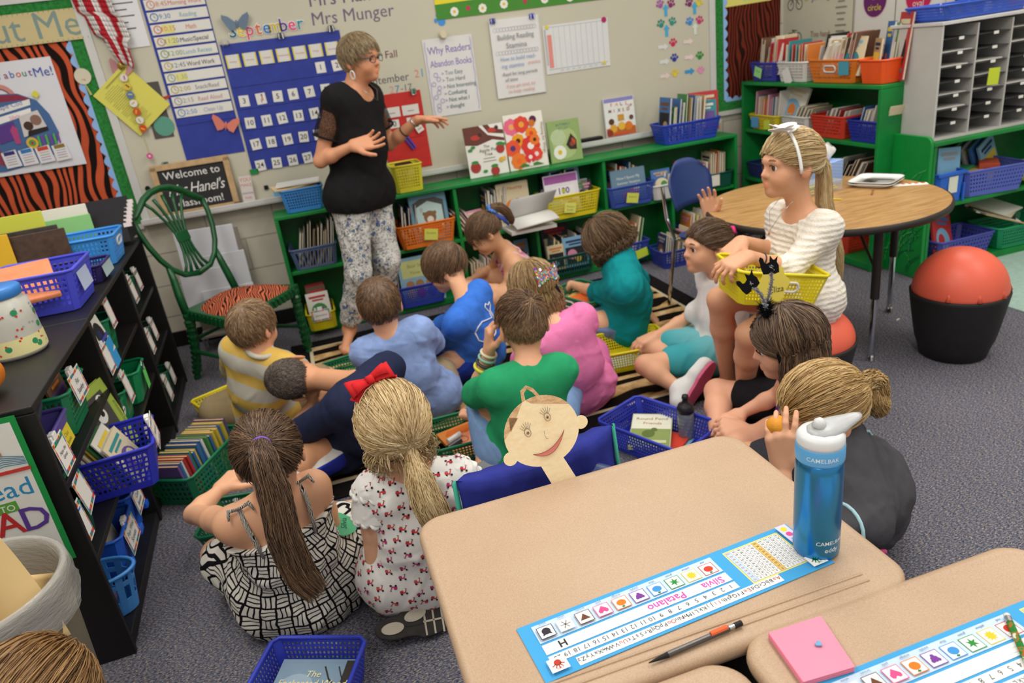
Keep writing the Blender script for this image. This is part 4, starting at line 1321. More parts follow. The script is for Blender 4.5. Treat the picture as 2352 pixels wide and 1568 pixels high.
 # ---------------------------------------------------------------- books
PAGES=M('#ddd3bd',0.85,0.1,0.08,90)
PAGES_OLD=M('#c9a878',0.85,0.1,0.1,90)
ORD=('first','second','third','fourth','fifth','sixth','seventh','eighth','ninth','tenth','eleventh','twelfth','thirteenth','fourteenth','fifteenth','sixteenth','seventeenth','eighteenth','nineteenth','twentieth','twenty-first','twenty-second','twenty-third','twenty-fourth','twenty-fifth','twenty-sixth','twenty-seventh','twenty-eighth','twenty-ninth','thirtieth')
HUES={'red':'#b8383a','blue':'#3f6ea8','sky blue':'#7fb0d0','green':'#4a8a4e','yellow':'#dcc14a','orange':'#d8803a','white':'#e2dfd6','cream':'#d8cba8','tan':'#b99a70','brown':'#6f5240','purple':'#6d5590','pink':'#d58ca8','navy':'#2d3558','grey':'#98979a','black':'#2c2b2e','teal':'#3a8a8e'}
RB=random.Random(11)
def book_mesh(w,h,t,col,r,art=True,pages=PAGES):
 """Paperback standing on its base: x along the cover, y through the thickness (cover faces -y), z up; spine at -x."""
 b=MB()
 c=M(col,0.45,0.35,0.05,8)
 e=0.0012
 b.box((0,-t/2+e/2,h/2),(w,e,h),c).box((0,t/2-e/2,h/2),(w,e,h),c).box((-w/2+e/2,0,h/2),(e,t-2*e,h),c)
 b.box((0.0015,0,h/2),(w-0.006,t-2*e,h-0.006),pages)
 if art:
  a=Art(wallframe((0,-t/2,h/2)),z=0.0004)
  pal=[HUES[k]for k in r.sample(list(HUES),4)]
  k=r.random()
  if k<0.5:
   a.rect(0,-h*0.12,w*0.84,h*0.58,pal[0]).disc(r.uniform(-.2,.2)*w,-h*r.uniform(0.05,0.2),w*0.2,pal[1]).disc(r.uniform(-.25,.25)*w,-h*0.25,w*0.13,pal[2])
  else:
   a.disc(0,-h*0.1,w*0.36,pal[0],h*0.26).disc(r.uniform(-.15,.15)*w,-h*0.1,w*0.17,pal[1]).rect(0,-h*0.36,w*0.7,h*0.05,pal[2])
  a.rect(0,h*0.36,w*0.74,h*0.07,pal[3]).rect(0,h*0.26,w*0.5,h*0.05,pal[3])
  k0=b.n
  b.v+=a.v
  b.f+=[tuple(i+k0 for i in f)for f in a.f]
  b.m+=[b.mi(a.mats[i])for i in a.m]
  b.n+=a.n
 return b
def books_row(X,length,depth,hmin,hmax,n,where,lean=0.12,tmin=0.005,tmax=0.014,along='x',hues=None,group=None,art=True,pages=PAGES,wmax=None,rev=False):
 """n books filed one behind another along local x (covers facing -x, spines up the row); each is a thing."""
 r=RB
 pos=-length/2
 step=length/n
 for i in range(n):
  hue=r.choice(hues or list(HUES))
  h,w=r.uniform(hmin,hmax),min(depth*r.uniform(0.72,0.86),wmax or 9)
  t=min(r.uniform(tmin,tmax),step*0.9)
  lx=pos+step*(i+0.5)
  bm=book_mesh(w,h,t,HUES[hue],r,art and(i<3 or i%4==0),pages)
  o=bm.build('book')
  Y=X@Matrix.Translation((lx,r.uniform(-.006,.006),0.006))@Matrix.Rotation(-PI/2,4,'Z')@Matrix.Rotation(-lean+r.uniform(-.03,.03),4,'X')
  o.matrix_world=Y
  put(o,f'{hue} book {ORD[n - 1 - i if rev else i]} from the front {where}','book',group or('books '+where))
def tub(name,label,x,y,z,L,W,H,colour,rz=0.0,**kw):
 return basket(name,label,T(x,y,z,rz),L,W,H,colour,**kw)
S=0.414
BT=0.046
G='#147a50'
# --- on top of the low green shelf
tub('storage_basket','light blue basket of papers on the end of the green shelf behind the teacher',0.0,4.575,0.757,0.245,0.2,0.135,'#3f8fdc')
for i,(rz,c,l,dz)in enumerate(((0.1,'#d8bf86','buff folder lying on the light blue basket',0.0),(-0.06,'#dcdad2','stack of white papers on top of the buff folder',0.012),(0.16,'#e2c79a','bent tan folder sticking out under the papers',-0.008))):
 put(MB().box((0,0,0),(0.25,0.17,0.008),paper(c),T(-0.01-0.03*(i==2),4.575,0.904+dz,rz)@Matrix.Rotation(0.06*(i-1),4,'Y')).build('folder' if i!=1 else 'paper_stack'),l,'folder' if i!=1 else 'paper')
o=tub('storage_basket','yellow basket on the green shelf beside the red pocket chart',0.635,4.575,0.757,0.185,0.2,0.165,'#dcd238')
put(MB().box((0.635,4.58,0.905),(0.10,0.12,0.03),DARK,None).build('eraser',bevel=0.004),'dark felt eraser lying in the yellow basket','eraser')
o=tub('storage_basket','royal blue basket of tall books on the far end of the green shelf',2.57,4.575,0.757,0.44,0.2,0.13,'#2b44b8')
books_row(T(2.53,4.575,0.76),0.28,0.18,0.22,0.30,11,'in the royal blue basket on the shelf top',0.1,hues=('cream','green','white','blue','tan','navy','white'))
put(book_mesh(0.16,0.22,0.012,HUES['teal'],RB).build('book'),'pale blue round-shaped book in the royal blue basket','book').matrix_world=T(2.70,4.53,0.78,-0.25)@Matrix.Rotation(-0.15,4,'X')
put(book_mesh(0.2,0.26,0.012,HUES['red'],RB).build('book'),'red picture book at the very end of the royal blue basket','book').matrix_world=T(2.73,4.60,0.79,-0.3)@Matrix.Rotation(-0.1,4,'X')
def display_book(name,label,x,y,z,w,h,colour,draw,lean=0.13,t=0.012):
 o=thing(name,label,'book',(x,y,z))
 X=Matrix.Rotation(-lean,4,'X')
 MB().box((0,-t/2,h/2),(w,0.003,h),paper(colour),X).box((0,t/2,h/2),(w,0.003,h),paper(colour),X).box((-w/2+0.0015,0,h/2),(0.003,t,h),paper(colour),X).build('cover',parent=o)
 MB().box((0,0,h/2),(w-0.008,t-0.004,h-0.008),PAGES,X).build('pages',parent=o)
 a=Art(X@wallframe((0,-t/2-0.0015,h/2)),z=0.0003)
 draw(a,w,h)
 a.build('cover_print',parent=o)
 return o
def d_apple(a,w,h):
 a.poly([(-w/2,h/2),(-w/2,h*0.16),(-w*0.2,h*0.12),(w*0.2,h*0.2),(w/2,h*0.14),(w/2,h*0.2),(w*0.1,h*0.3),(-w*0.1,h/2)],'#6a4038')
 a.poly([(w*0.0,h/2),(w*0.12,h*0.34),(w*0.5,h*0.28),(w*0.5,h*0.36),(w*0.2,h*0.42),(w*0.14,h/2)],'#6a4038')
 for x,y in((-0.22,0.28),(0.22,0.38)):
  a.disc(x*w,y*h,w*0.12,'#b8443a',h*0.05).disc((x+0.12)*w,(y+0.04)*h,w*0.05,'#4a3432')
 a.text('The',0.02*w,0.06*h,h*0.08,'#5a5a50').text('Apple Pie',0.04*w,-0.02*h,h*0.095,'#5a6a48').text('Tree',0.04*w,-0.1*h,h*0.09,'#5a6a48')
 a.rect(0.05*w,-0.15*h,w*0.3,h*0.012,'#8a8a80').rect(0.05*w,-0.21*h,w*0.34,h*0.012,'#8a8a80')
 for x,y,r in((-0.33,-0.3,0.13),(0.36,-0.0,0.11),(0.15,-0.42,0.11)):
  a.disc(x*w,y*h,r*w,'#a83c38').disc(x*w,(y+0.1)*h,w*0.09,'#3f8a44',h*0.035)
 for x,y in((-0.4,0.05),(-0.32,0.1),(-0.1,-0.4),(0.45,0.08)):
  a.disc(x*w,y*h,w*0.06,'#3f8a44',h*0.03)
 a.disc(0.34*w,-0.22*h,w*0.06,'#d8a83a').disc(0.42*w,-0.2*h,w*0.05,'#e0b850')
def d_flowers(a,w,h):
 for x,y,r,c,k in((-0.32,0.28,0.2,'#e06a88','#e8a060'),(-0.06,0.3,0.2,'#d84a3a','#e8a040'),(-0.2,0.02,0.17,'#e89a2a','#4a2a18'),(0.16,0.12,0.15,'#e8862a','#d84a2a'),(-0.36,-0.1,0.2,'#e2583a','#5a3a70'),(-0.25,-0.34,0.2,'#e87a30','#e86a2a'),(0.1,-0.1,0.24,'#d83c34','#f0e8e0'),(0.22,-0.26,0.16,'#e04a3a','#f0d8d0'),(0.22,0.0,0.13,'#e87830','#5a3020'),(0.05,-0.3,0.14,'#d83a40','#f4e6e0')):
  a.flower(x*w,y*h,r*w,c,k)
 a.disc(0.24*w,0.36*h,w*0.09,'#5a2a4a').disc(0.2*w,0.3*h,w*0.08,'#c8702a')
 a.poly([(-0.3*w,-h*0.46),(0.38*w,-h*0.46),(0.2*w,-h*0.4),(0,-h*0.44),(-0.15*w,-h*0.39)],'#4a7a3a').poly([(-0.02*w,-0.46*h),(0.1*w,-0.46*h),(0.06*w,-0.36*h)],'#e4e0d6')
 a.text('Waiting for Wings',0.42*w,0.02*h,h*0.075,'#8a7a60','CENTER',0,0,-PI/2)
def d_butterfly(a,w,h):
 a.rect(0,0,w*0.98,h*0.98,'#8fa86a').disc(0.0,-0.05*h,w*0.4,'#a8ba7c',h*0.38).disc(-0.2*w,0.1*h,w*0.24,'#b4c498')
 a.text('BUTTERFLY',0,0.37*h,h*0.075,'#4f6a7a').text('STORY',0,0.27*h,h*0.085,'#4f6a7a')
 a.flower(-0.2*w,-0.26*h,w*0.2,'#e4e4d8','#d8b83a',12)
 a.poly([(0.02*w,-0.1*h),(0.2*w,0.16*h),(0.36*w,-0.02*h),(0.34*w,-0.24*h),(0.12*w,-0.22*h)],'#3a2c2a').poly([(0.22*w,0.06*h),(0.33*w,-0.03*h),(0.3*w,-0.14*h),(0.2*w,-0.02*h)],'#c0522e').disc(0.2*w,-0.1*h,w*0.07,'#8a4a3a')
def d_fall(a,w,h):
 a.rect(0,0.44*h,w*0.96,h*0.1,'#8a86c0').rect(0,0.0,w*0.96,h*0.78,'#e2e0dc')
 for i,(s,c)in enumerate(zip('FALL',('#b8402a','#d88a2a','#4a3a30','#c8602a'))):
  a.text(s,(-0.24+i*0.16)*w,0.28*h,h*0.13,c,'CENTER',0,0.01,0.15*(-1)**i)
 for i,(s,c)in enumerate(zip('MIXED',('#7a4a2a','#c8502a','#3a3a40','#d8862a','#8a3a2a'))):
  a.text(s,(-0.32+i*0.15)*w,0.13*h,h*0.12,c,'CENTER',0,0.01,-0.12*(-1)**i)
 a.text('UP',0.36*w,0.22*h,h*0.1,'#b8702a','CENTER',0,0.01)
 a.poly([(-w*0.48,-h*0.48),(w*0.48,-h*0.48),(w*0.48,-h*0.28),(0.1*w,-0.22*h),(-w*0.48,-h*0.27)],'#b8622e').rect(0.02*w,-0.02*h,w*0.2,h*0.16,'#c8923a')
 for x,y,r,c in((-0.3,-0.1,0.09,'#5a3a2c'),(-0.25,-0.28,0.12,'#d8a03a'),(0.02,-0.24,0.12,'#e0b040'),(0.25,-0.26,0.13,'#d87a2a'),(0.36,-0.05,0.07,'#6a4a38'),(-0.38,-0.38,0.1,'#8a3a28')):
  a.disc(x*w,y*h,r*w,c)
 a.rect(0,-0.45*h,w*0.5,h*0.04,'#c84a3a')
display_book('picture_book','white picture book titled The Apple Pie Tree standing on the green shelf',1.165,4.565,0.757,0.258,0.31,'#e4e2da',d_apple)
display_book('picture_book','large picture book of red flowers titled Waiting for Wings on the green shelf',1.436,4.57,0.757,0.262,0.345,'#e6e2d6',d_flowers)
display_book('picture_book','green picture book titled Butterfly Story beside the flower book',1.70,4.575,0.757,0.22,0.262,'#8ba868',d_butterfly)
display_book('picture_book','white autumn picture book titled Fall Mixed Up on the marker tray',2.175,WY-0.055,0.832,0.225,0.255,'#d8d8da',d_fall,0.1)
put(MB().box((1.93,WY-0.05,0.842),(0.20,0.05,0.028),DARK).build('eraser',bevel=0.005),'long black felt eraser on the marker tray','eraser')
# --- middle row of the low shelf
o=tub('book_basket','grey-blue slotted basket of magazines beside the teacher',-0.01,4.575,S,0.275,0.24,0.13,'#5a6d92',style='slots',cell=0.018)
books_row(T(-0.01,4.575,S+0.003,0.0),0.22,0.2,0.2,0.28,14,'in the grey-blue slotted basket',0.22,0.003,0.008,hues=('cream','tan','white','cream','navy','red','white','grey'),art=False)
o=put(Art(T(0.03,4.47,S+0.075,0.25)@Matrix.Rotation(PI/2,4,'X')@Matrix.Rotation(0.04,4,'Z')).prism(circ(0.045,24,0,0.11,0.13),0.004,M('#8a9cc4',0.4)).build('paddle'),'tall oval blue-grey paddle standing in the slotted basket','paddle')
tub('book_basket','red basket half hidden behind the teacher beside the orange one',0.44,4.575,S,0.12,0.22,0.15,'#c8322c')
o=tub('book_basket','orange basket with a Fiction tag on the middle shelf',0.685,4.555,S,0.37,0.25,0.15,'#e87a22')
sticky(o,(0.02,-0.128,0.075),(0,-1,0),0.085,0.07,'#d2d45e','Fiction',-0.18,size=0.022)
books_row(T(0.60,4.59,S+0.004),0.15,0.2,0.2,0.27,7,'on the spine side of the orange basket',0.1,hues=('navy','brown','red','blue','purple','black'))
def d_bed(a,w,h):
 a.rect(0,0.0,w*0.98,h*0.98,'#6f9fb4').poly([(-0.4*w,-0.3*h),(0.4*w,-0.3*h),(0.42*w,0.34*h),(0.2*w,0.42*h),(-0.2*w,0.42*h),(-0.42*w,0.34*h)],'#5a5a58').poly([(-0.36*w,-0.25*h),(0.36*w,-0.25*h),(0.36*w,0.24*h),(0,0.36*h),(-0.36*w,0.24*h)],'#bcd8d4')
 a.disc(0,0.02*h,w*0.17,'#8a6a4a').disc(-0.14*w,0.1*h,w*0.05,'#8a6a4a').disc(0.14*w,0.1*h,w*0.05,'#8a6a4a').disc(0,-0.03*h,w*0.09,'#e2ded2')
 a.disc(0,-0.25*h,w*0.3,'#d85a2a',h*0.18).rect(0,-0.4*h,w*0.6,h*0.08,'#e2dcd0')
display_book('picture_book','blue picture book with a bear tucked in bed in the orange basket',0.73,4.50,S+0.012,0.235,0.295,'#6f9fb4',d_bed,0.12)
books_row(T(0.99,4.58,S+0.001),0.1,0.18,0.16,0.20,5,'leaning by the divider under the white books',-0.5,hues=('pink','red','navy','black'))
put(book_mesh(0.15,0.15,0.01,HUES['pink'],RB).build('book'),'pink square book lying beside the ponytailed girl head on the middle shelf','book').matrix_world=T(1.02,4.50,S+0.01,0.2)@Matrix.Rotation(-0.5,4,'X')
books_row(T(1.16,4.60,S+0.001),0.14,0.2,0.2,0.29,9,'stacked upright behind the open binder',0.05,hues=('navy','blue','black','white','blue'))
def d_plain(t1,c0,c1,c2):
 def d(a,w,h):
  a.text(t1,0.08*w,0.34*h,h*0.12,c0,'CENTER',0,0.006).disc(-0.05*w,-0.05*h,w*0.22,c1).disc(0.12*w,0.02*h,w*0.14,c2).rect(0,-0.3*h,w*0.6,h*0.06,c1)
 return d
display_book('picture_book','cream picture book with orange lettering behind the open binder',1.29,4.52,S+0.001,0.215,0.28,'#d8c8a6',d_plain('Hooray','#c8743a','#d8803a','#7a8ab0'),0.1)
# open binder with curling page
o=thing('open_binder','open white binder with a curling page spilling over the shelf edge','binder',(1.30,4.43,S))
pg=MB()
n=16
vs,fs=[],[]
for i in range(n+1):
 s=i/n
 y,z=0.02-0.20*s,0.05+0.10*math.sin(s*2.2)*0.45-0.05*s
 for x in(-0.12,0.16):
  vs.append((x+0.03*s,y,z+0.02*(x>0)))
fs=[(2*i,2*i+1,2*i+3,2*i+2)for i in range(n)]
q=MB().add(vs,fs,paper('#dedcd6')).build('lower_page',parent=o,smooth=True)
q.modifiers.new('thickness','SOLIDIFY').thickness=0.012
vs=[]
for i in range(n+1):
 s=i/n
 for x in(-0.11,0.2):
  vs.append((x+0.05*s,0.03-0.10*s+0.05*s*s,0.055+0.19*s-0.05*s*s+0.015*(x>0)))
q=MB().add(vs,fs,paper('#c2c0bc')).build('raised_page',parent=o,smooth=True)
q.modifiers.new('thickness','SOLIDIFY').thickness=0.001
MB().box((0.03,-0.02,0.012),(0.30,0.26,0.02),paper('#d8d6d0')).build('page_stack',parent=o)
o=tub('book_basket','yellow basket of picture books on the middle shelf beside the open binder',1.665,4.555,S,0.385,0.25,0.155,'#dccb24')
sticky(o,(-0.03,-0.128,0.07),(0,-1,0),0.08,0.065,'#d6d66a','Picture|books',-0.18,size=0.018)
books_row(T(1.60,4.60,S+0.004),0.2,0.2,0.22,0.3,8,'at the back of the yellow shelf basket',0.06,hues=('brown','green','sky blue','yellow','navy','red'))
def d_100(a,w,h):
 a.rect(0,0.38*h,w*0.96,h*0.2,'#9a5a98').rect(0.05*w,0.05*h,w*0.66,h*0.28,'#e2dfe0').text('100',0.05*w,0.0,h*0.22,'#4a3a80','CENTER',0,0.02).disc(0.05*w,0.07*h,w*0.06,'#b8b838').text('STORIES',0.05*w,-0.16*h,h*0.1,'#b83a4a','CENTER',0,0.01).disc(-0.25*w,-0.25*h,w*0.16,'#a8c0d8').disc(0.25*w,-0.3*h,w*0.15,'#c88aa0')
display_book('picture_book','violet picture book with a large 100 on its cover in the yellow shelf basket',1.61,4.475,S+0.03,0.235,0.255,'#dcd6dc',d_100,0.14)
for x,w,h,hue,lab in((1.66,0.22,0.30,'sky blue','wide sky blue book at the back of the yellow shelf basket'),(1.765,0.09,0.2,'grey','narrow grey book beside the 100 book'),(1.80,0.07,0.19,'black','dark photo book at the end of the yellow shelf basket')):
 put(book_mesh(w,h,0.012,HUES[hue],RB).build('book'),lab,'book').matrix_world=T(x,4.55 if w>0.2 else 4.52,S+0.02)@Matrix.Rotation(-0.12,4,'X')
o=tub('book_basket','blue basket with a yellow tag next to the clear bin on the middle shelf',2.09,4.555,S,0.34,0.25,0.14,'#3a52a8')
sticky(o,(-0.01,-0.128,0.055),(0,-1,0),0.085,0.065,'#ccd458','Science',-0.2,size=0.02)
books_row(T(2.06,4.60,S+0.004),0.2,0.2,0.2,0.27,8,'at the back of the tagged blue basket',0.08,hues=('purple','red','white','blue','cream'))
def d_summer(a,w,h):
 a.rect(0,0,w*0.97,h*0.97,'#6a8698').text('How I Spent My',0,0.2*h,h*0.12,'#e0ddd2','CENTER',0.1).text('Summer Vacation',0,0.05*h,h*0.11,'#e0ddd2','CENTER',0.1).disc(0.15*w,-0.22*h,w*0.16,'#d8703a').disc(0.22*w,-0.1*h,w*0.09,'#e2dccc').disc(-0.1*w,-0.32*h,w*0.12,'#c85a3a')
display_book('picture_book','slate blue picture book about summer in the tagged blue basket',2.085,4.475,S+0.025,0.25,0.215,'#6a8698',d_summer,0.16)
o=tub('small_bin','small clear white bin of little books on the middle shelf',2.335,4.52,S,0.2,0.19,0.10,'#d8d6d2',style='solid',taper=0.8)
books_row(T(2.33,4.53,S+0.006),0.13,0.14,0.13,0.18,5,'in the small clear white bin',0.15,hues=('blue','white','purple','yellow'))
put(book_mesh(0.14,0.17,0.008,HUES['blue'],RB).build('book'),'blue mini book with a round badge in the clear bin','book').matrix_world=T(2.32,4.46,S+0.03)@Matrix.Rotation(-0.2,4,'X')
o=tub('small_bin','dark green bin packed with paperbacks behind the navy chair',2.66,4.56,S,0.42,0.2,0.10,'#0f4a3c',style='solid',taper=0.95)
books_row(T(2.58,4.57,S+0.004),0.22,0.15,0.16,0.2,14,'in the dark green bin behind the navy chair',0.05,0.006,0.013,hues=('cream','yellow','white','tan','cream','red'))
books_row(T(2.79,4.6,S+0.004),0.14,0.15,0.19,0.23,7,'in the taller group of the dark green bin',0.04,0.006,0.014,hues=('cream','white','tan','orange'))
sticky(o,(0.06,-0.103,0.06),(0,-1,0),0.07,0.085,'#e2dccf',None)
# --- bottom row
o=tub('small_bin','yellow tub of books on the bottom shelf by the armchair leg',-0.055,4.50,BT,0.17,0.26,0.11,'#e0d020',style='solid',taper=0.92)
clip_card(o,(-0.0,-0.138,0.10),(0,-1,0),0.11,0.07,'Geronimo')
books_row(T(-0.055,4.56,BT+0.004,PI/2),0.16,0.14,0.18,0.235,7,'in the yellow bottom-shelf tub',0.12,hues=('red','tan','cream','brown','yellow'))
put(book_mesh(0.135,0.19,0.01,HUES['white'],RB).build('book'),'red and white fronted book facing out of the yellow tub','book').matrix_world=T(-0.055,4.43,BT+0.03)@Matrix.Rotation(-0.16,4,'X')
o=tub('book_basket','royal blue basket of bear books on the bottom shelf',0.585,4.535,BT,0.32,0.24,0.14,'#2f3fb0',cell=0.014)
def d_bears(a,w,h):
 a.rect(0,0,w*0.97,h*0.97,'#8ab0c4').rect(0,0.25*h,w*0.86,h*0.36,'#c8cc86').text('Bear Stories',0,0.28*h,h*0.1,'#8a8a5a').text('Three Tales',0,0.14*h,h*0.09,'#8a8a5a')
 for x in(-0.28,-0.05,0.2):
  a.disc(x*w,-0.08*h,w*0.1,'#a87a4c').disc(x*w,-0.28*h,w*0.12,('#d8c03a','#b84a3a','#5a6ab0')[int((x+0.3)*4)])
display_book('picture_book','pale blue picture book with three bears in the bottom-shelf blue basket',0.60,4.45,BT+0.012,0.27,0.30,'#8ab0c4',d_bears,0.14)
books_row(T(0.50,4.58,BT+0.004),0.14,0.2,0.2,0.28,7,'behind the bear book on the bottom shelf',0.1,hues=('blue','sky blue','green','navy','tan'))
books_row(T(1.12,4.55,BT+0.0),0.40,0.15,0.165,0.2,22,'in the low row behind the blue-scrunchie girl',0.08,0.008,0.014,hues=('cream','tan','orange','cream','brown','pink','white'),group='paperbacks behind the girl with the blue scrunchie')
tub('book_basket','blue basket under the paperback row on the bottom shelf',1.13,4.55,BT,0.42,0.24,0.08,'#3a48a8')
put(book_mesh(0.1,0.24,0.012,HUES['sky blue'],RB).build('book'),'sky blue book standing alone in the dark cubby behind the pink straps','book').matrix_world=T(1.33,4.62,BT)@Matrix.Rotation(-0.1,4,'X')
o=tub('book_basket','dark green slotted basket of books on the bottom shelf',1.60,4.53,BT,0.36,0.25,0.13,'#124a3e',style='tall',cell=0.02)
books_row(T(1.62,4.58,BT+0.004),0.26,0.2,0.18,0.25,9,'in the dark green slotted basket',0.1,hues=('navy','black','cream','tan','white','yellow'))
for x,w,h,hue,lab in((1.52,0.12,0.17,'cream','cream book leaning at the front of the dark green slotted basket'),(1.66,0.17,0.2,'sky blue','pale blue book facing out of the dark green slotted basket'),(1.58,0.2,0.27,'black','tall dark book at the back of the dark green slotted basket')):
 put(book_mesh(w,h,0.01,HUES[hue],RB).build('book'),lab,'book').matrix_world=T(x,4.46 if h<0.25 else 4.61,BT+0.03)@Matrix.Rotation(-0.14,4,'X')
o=tub('book_basket','blue basket with a lime tag behind the curly haired boy',2.05,4.50,BT,0.24,0.24,0.13,'#3646a6')
sticky(o,(0.05,-0.125,0.05),(0,-1,0),0.085,0.06,'#c4d63e',None,0.2)
books_row(T(2.05,4.55,BT+0.004),0.18,0.18,0.2,0.27,7,'in the lime-tagged blue basket',0.2,hues=('red','orange','white','green','cream','purple'))
tub('book_basket','blue basket of paperbacks standing on the carpet before the green shelf',2.30,4.31,0.0,0.27,0.22,0.12,'#2c3c96')
books_row(T(2.30,4.33,0.004),0.19,0.16,0.17,0.235,11,'in the blue carpet basket before the shelf',0.12,0.007,0.013,hues=('cream','navy','black','white','tan','pink','cream'))
tub('book_basket','navy basket at the end of the bottom shelf behind the table',2.62,4.53,BT,0.26,0.24,0.12,'#33408f')
books_row(T(2.60,4.55,BT+0.004),0.2,0.18,0.19,0.25,8,'in the navy basket at the shelf end',0.15,hues=('yellow','orange','cream','sky blue','white'))
# --- the bookcase by the side wall: fronts face -x
BX=BKX+0.02
def bk(label,y0,y1,z,H,colour,style='grid',name='book_basket',**kw):
 ym,L=(y0+y1)/2,(y1-y0)
 return basket(name,label,T(BX+0.115,ym,z,-PI/2),L-0.012,0.235,H,colour,style=style,**kw),ym
ROW1,ROW2,ROW3=1.062,0.742,0.402
o,y=bk('indigo basket with a green tag on the top of the green bookcase',4.37,4.66,ROW1,0.12,'#383a9c')
sticky(o,(-0.03,-0.12,0.06),(0,-1,0),0.08,0.065,'#9ad88a','Series',-0.25,size=0.02)
books_row(T(BX+0.12,y,ROW1+0.004,-PI/2),0.2,0.2,0.2,0.27,8,'in the indigo basket on the bookcase top',0.15,hues=('white','cream','red','grey','brown'))
put(book_mesh(0.19,0.24,0.01,HUES['white'],RB).build('book'),'white book with a big red letter facing out of the indigo basket','book').matrix_world=T(BX+0.04,y-0.05,ROW1+0.03,-PI/2)@Matrix.Rotation(-0.2,4,'X')@Matrix.Rotation(-0.12,4,'Y')
o,y=bk('white basket with a hanging paper on the bookcase top',4.06,4.36,ROW1,0.12,'#d6d4d0')
sticky(o,(-0.02,-0.122,0.035),(0,-1,0),0.075,0.1,'#dcdad8',None,0.5)
books_row(T(BX+0.12,y,ROW1+0.004,-PI/2),0.22,0.2,0.2,0.24,8,'in the white basket on the bookcase top',0.05,hues=('orange','white','cream','teal','red'))
o,y=bk('wide orange basket with a blue tag on the bookcase top',3.63,4.05,ROW1,0.13,'#d8751e',ring=('#e0dfda','y'))
sticky(o,(0.12,-0.12,0.085),(0,-1,0),0.085,0.075,'#4a94a8',None,0.05)
books_row(T(BX+0.12,y+0.04,ROW1+0.004,-PI/2),0.3,0.2,0.2,0.27,13,'in the wide orange basket on the bookcase',0.25,hues=('white','cream','white','red','brown','yellow','black'))
for i,(dy,hue,w,h)in enumerate(((0.02,'white',0.2,0.22),(-0.11,'cream',0.2,0.21))):
 put(book_mesh(w,h,0.01,HUES[hue],RB).build('book'),('white picture book with a blue oval facing out of the wide orange basket','cream picture book facing out at the near end of the orange basket')[i],'book').matrix_world=T(BX+0.03,y+dy,ROW1+0.04,-PI/2)@Matrix.Rotation(-0.22,4,'X')
o,y=bk('bright orange solid bin at the end of the bookcase top by the mailbox',3.41,3.62,ROW1,0.125,'#e8561e',style='solid',name='small_bin')
for dy,h,w,hue,lab in((0.06,0.22,0.1,'tan','tan book in the bright orange bin'),(0.04,0.30,0.1,'blue','tall blue book at the back of the bright orange bin'),(0.01,0.29,0.12,'green','green book behind the tan one in the bright orange bin'),(-0.06,0.34,0.17,'red','tall red book in the bright orange bin against the mailbox')):
 put(book_mesh(w,h,0.012,HUES[hue],RB).build('book'),lab,'book').matrix_world=T(BX+0.08+0.05*(h>0.25),y+dy,ROW1+0.01,-PI/2-0.4)@Matrix.Rotation(-0.1,4,'X')
o,y=bk('yellow basket with a blue tag in the second row of the bookcase',4.33,4.67,ROW2,0.10,'#dcc824')
sticky(o,(-0.08,-0.12,0.05),(0,-1,0),0.085,0.07,'#5a9ad0',None)
sticky(o,(0.06,-0.12,0.04),(0,-1,0),0.07,0.06,'#c8d84a',None,0.1)
books_row(T(BX+0.12,y+0.02,ROW2+0.004,-PI/2),0.28,0.2,0.18,0.25,12,'in the yellow basket of the bookcase',0.12,hues=('red','blue','white','purple','orange','white','cream','pink'))
put(book_mesh(0.24,0.27,0.012,HUES['white'],RB).build('book'),'large white book with an orange and green picture leaning in the yellow bookcase basket','book').matrix_world=T(BX+0.07,y-0.17,ROW2+0.03,-PI/2)@Matrix.Rotation(-0.25,4,'X')@Matrix.Rotation(0.2,4,'Y')
o,y=bk('white basket in the second row of the bookcase',4.03,4.31,ROW2,0.11,'#d6d5d2')
books_row(T(BX+0.12,y,ROW2+0.004,-PI/2),0.2,0.2,0.14,0.2,6,'in the white second-row basket of the bookcase',0.5,hues=('white','grey','cream'))
o,y=bk('red basket in the second row of the bookcase',3.70,4.02,ROW2,0.13,'#d03a28')
books_row(T(BX+0.12,y,ROW2+0.004,-PI/2),0.22,0.2,0.15,0.2,6,'in the red bookcase basket',0.4,hues=('white','grey','cream','red'))
o,y=bk('deep blue basket in the second row of the bookcase by the mailbox',3.40,3.69,ROW2,0.12,'#24309a',style='dots')
books_row(T(BX+0.12,y,ROW2+0.004,-PI/2),0.22,0.2,0.17,0.22,9,'in the deep blue bookcase basket',0.3,hues=('white','blue','white','grey','sky blue','cream'))
o,y=bk('navy basket low in the bookcase behind the girl in lace',4.42,4.70,ROW3,0.10,'#28306e')
put(book_mesh(0.2,0.24,0.01,HUES['cream'],RB).build('book'),'cream and violet book leaning in the navy bookcase basket','book').matrix_world=T(BX+0.07,y-0.05,ROW3+0.02,-PI/2)@Matrix.Rotation(-0.2,4,'X')@Matrix.Rotation(0.25,4,'Y')
o,y=bk('red basket low in the bookcase behind the tissue box',3.42,3.98,ROW3,0.10,'#b02a26')
books_row(T(BX+0.14,y+0.1,ROW3+0.004,-PI/2),0.3,0.2,0.2,0.25,9,'in the low red basket behind the tissue box',0.5,hues=('grey','brown','white','black'))
o,y=bk('red basket on the lowest board of the bookcase seen under the table',3.62,3.95,BT,0.14,'#d8432c')
# blue wire tray and pumpkin on the mailbox
o=tub('wire_tray','long blue mesh tray on top of the mailbox',3.56,3.33,1.350,0.62,0.26,0.075,'#2f55b8',rz=0.06,cell=0.011)
MB().tube([(-0.12,-0.1,0.07),(-0.11,-0.08,0.2),(0.02,-0.05,0.2),(0.04,-0.06,0.07)],0.006,plastic('#3a5ab8')).build('handle',parent=o)
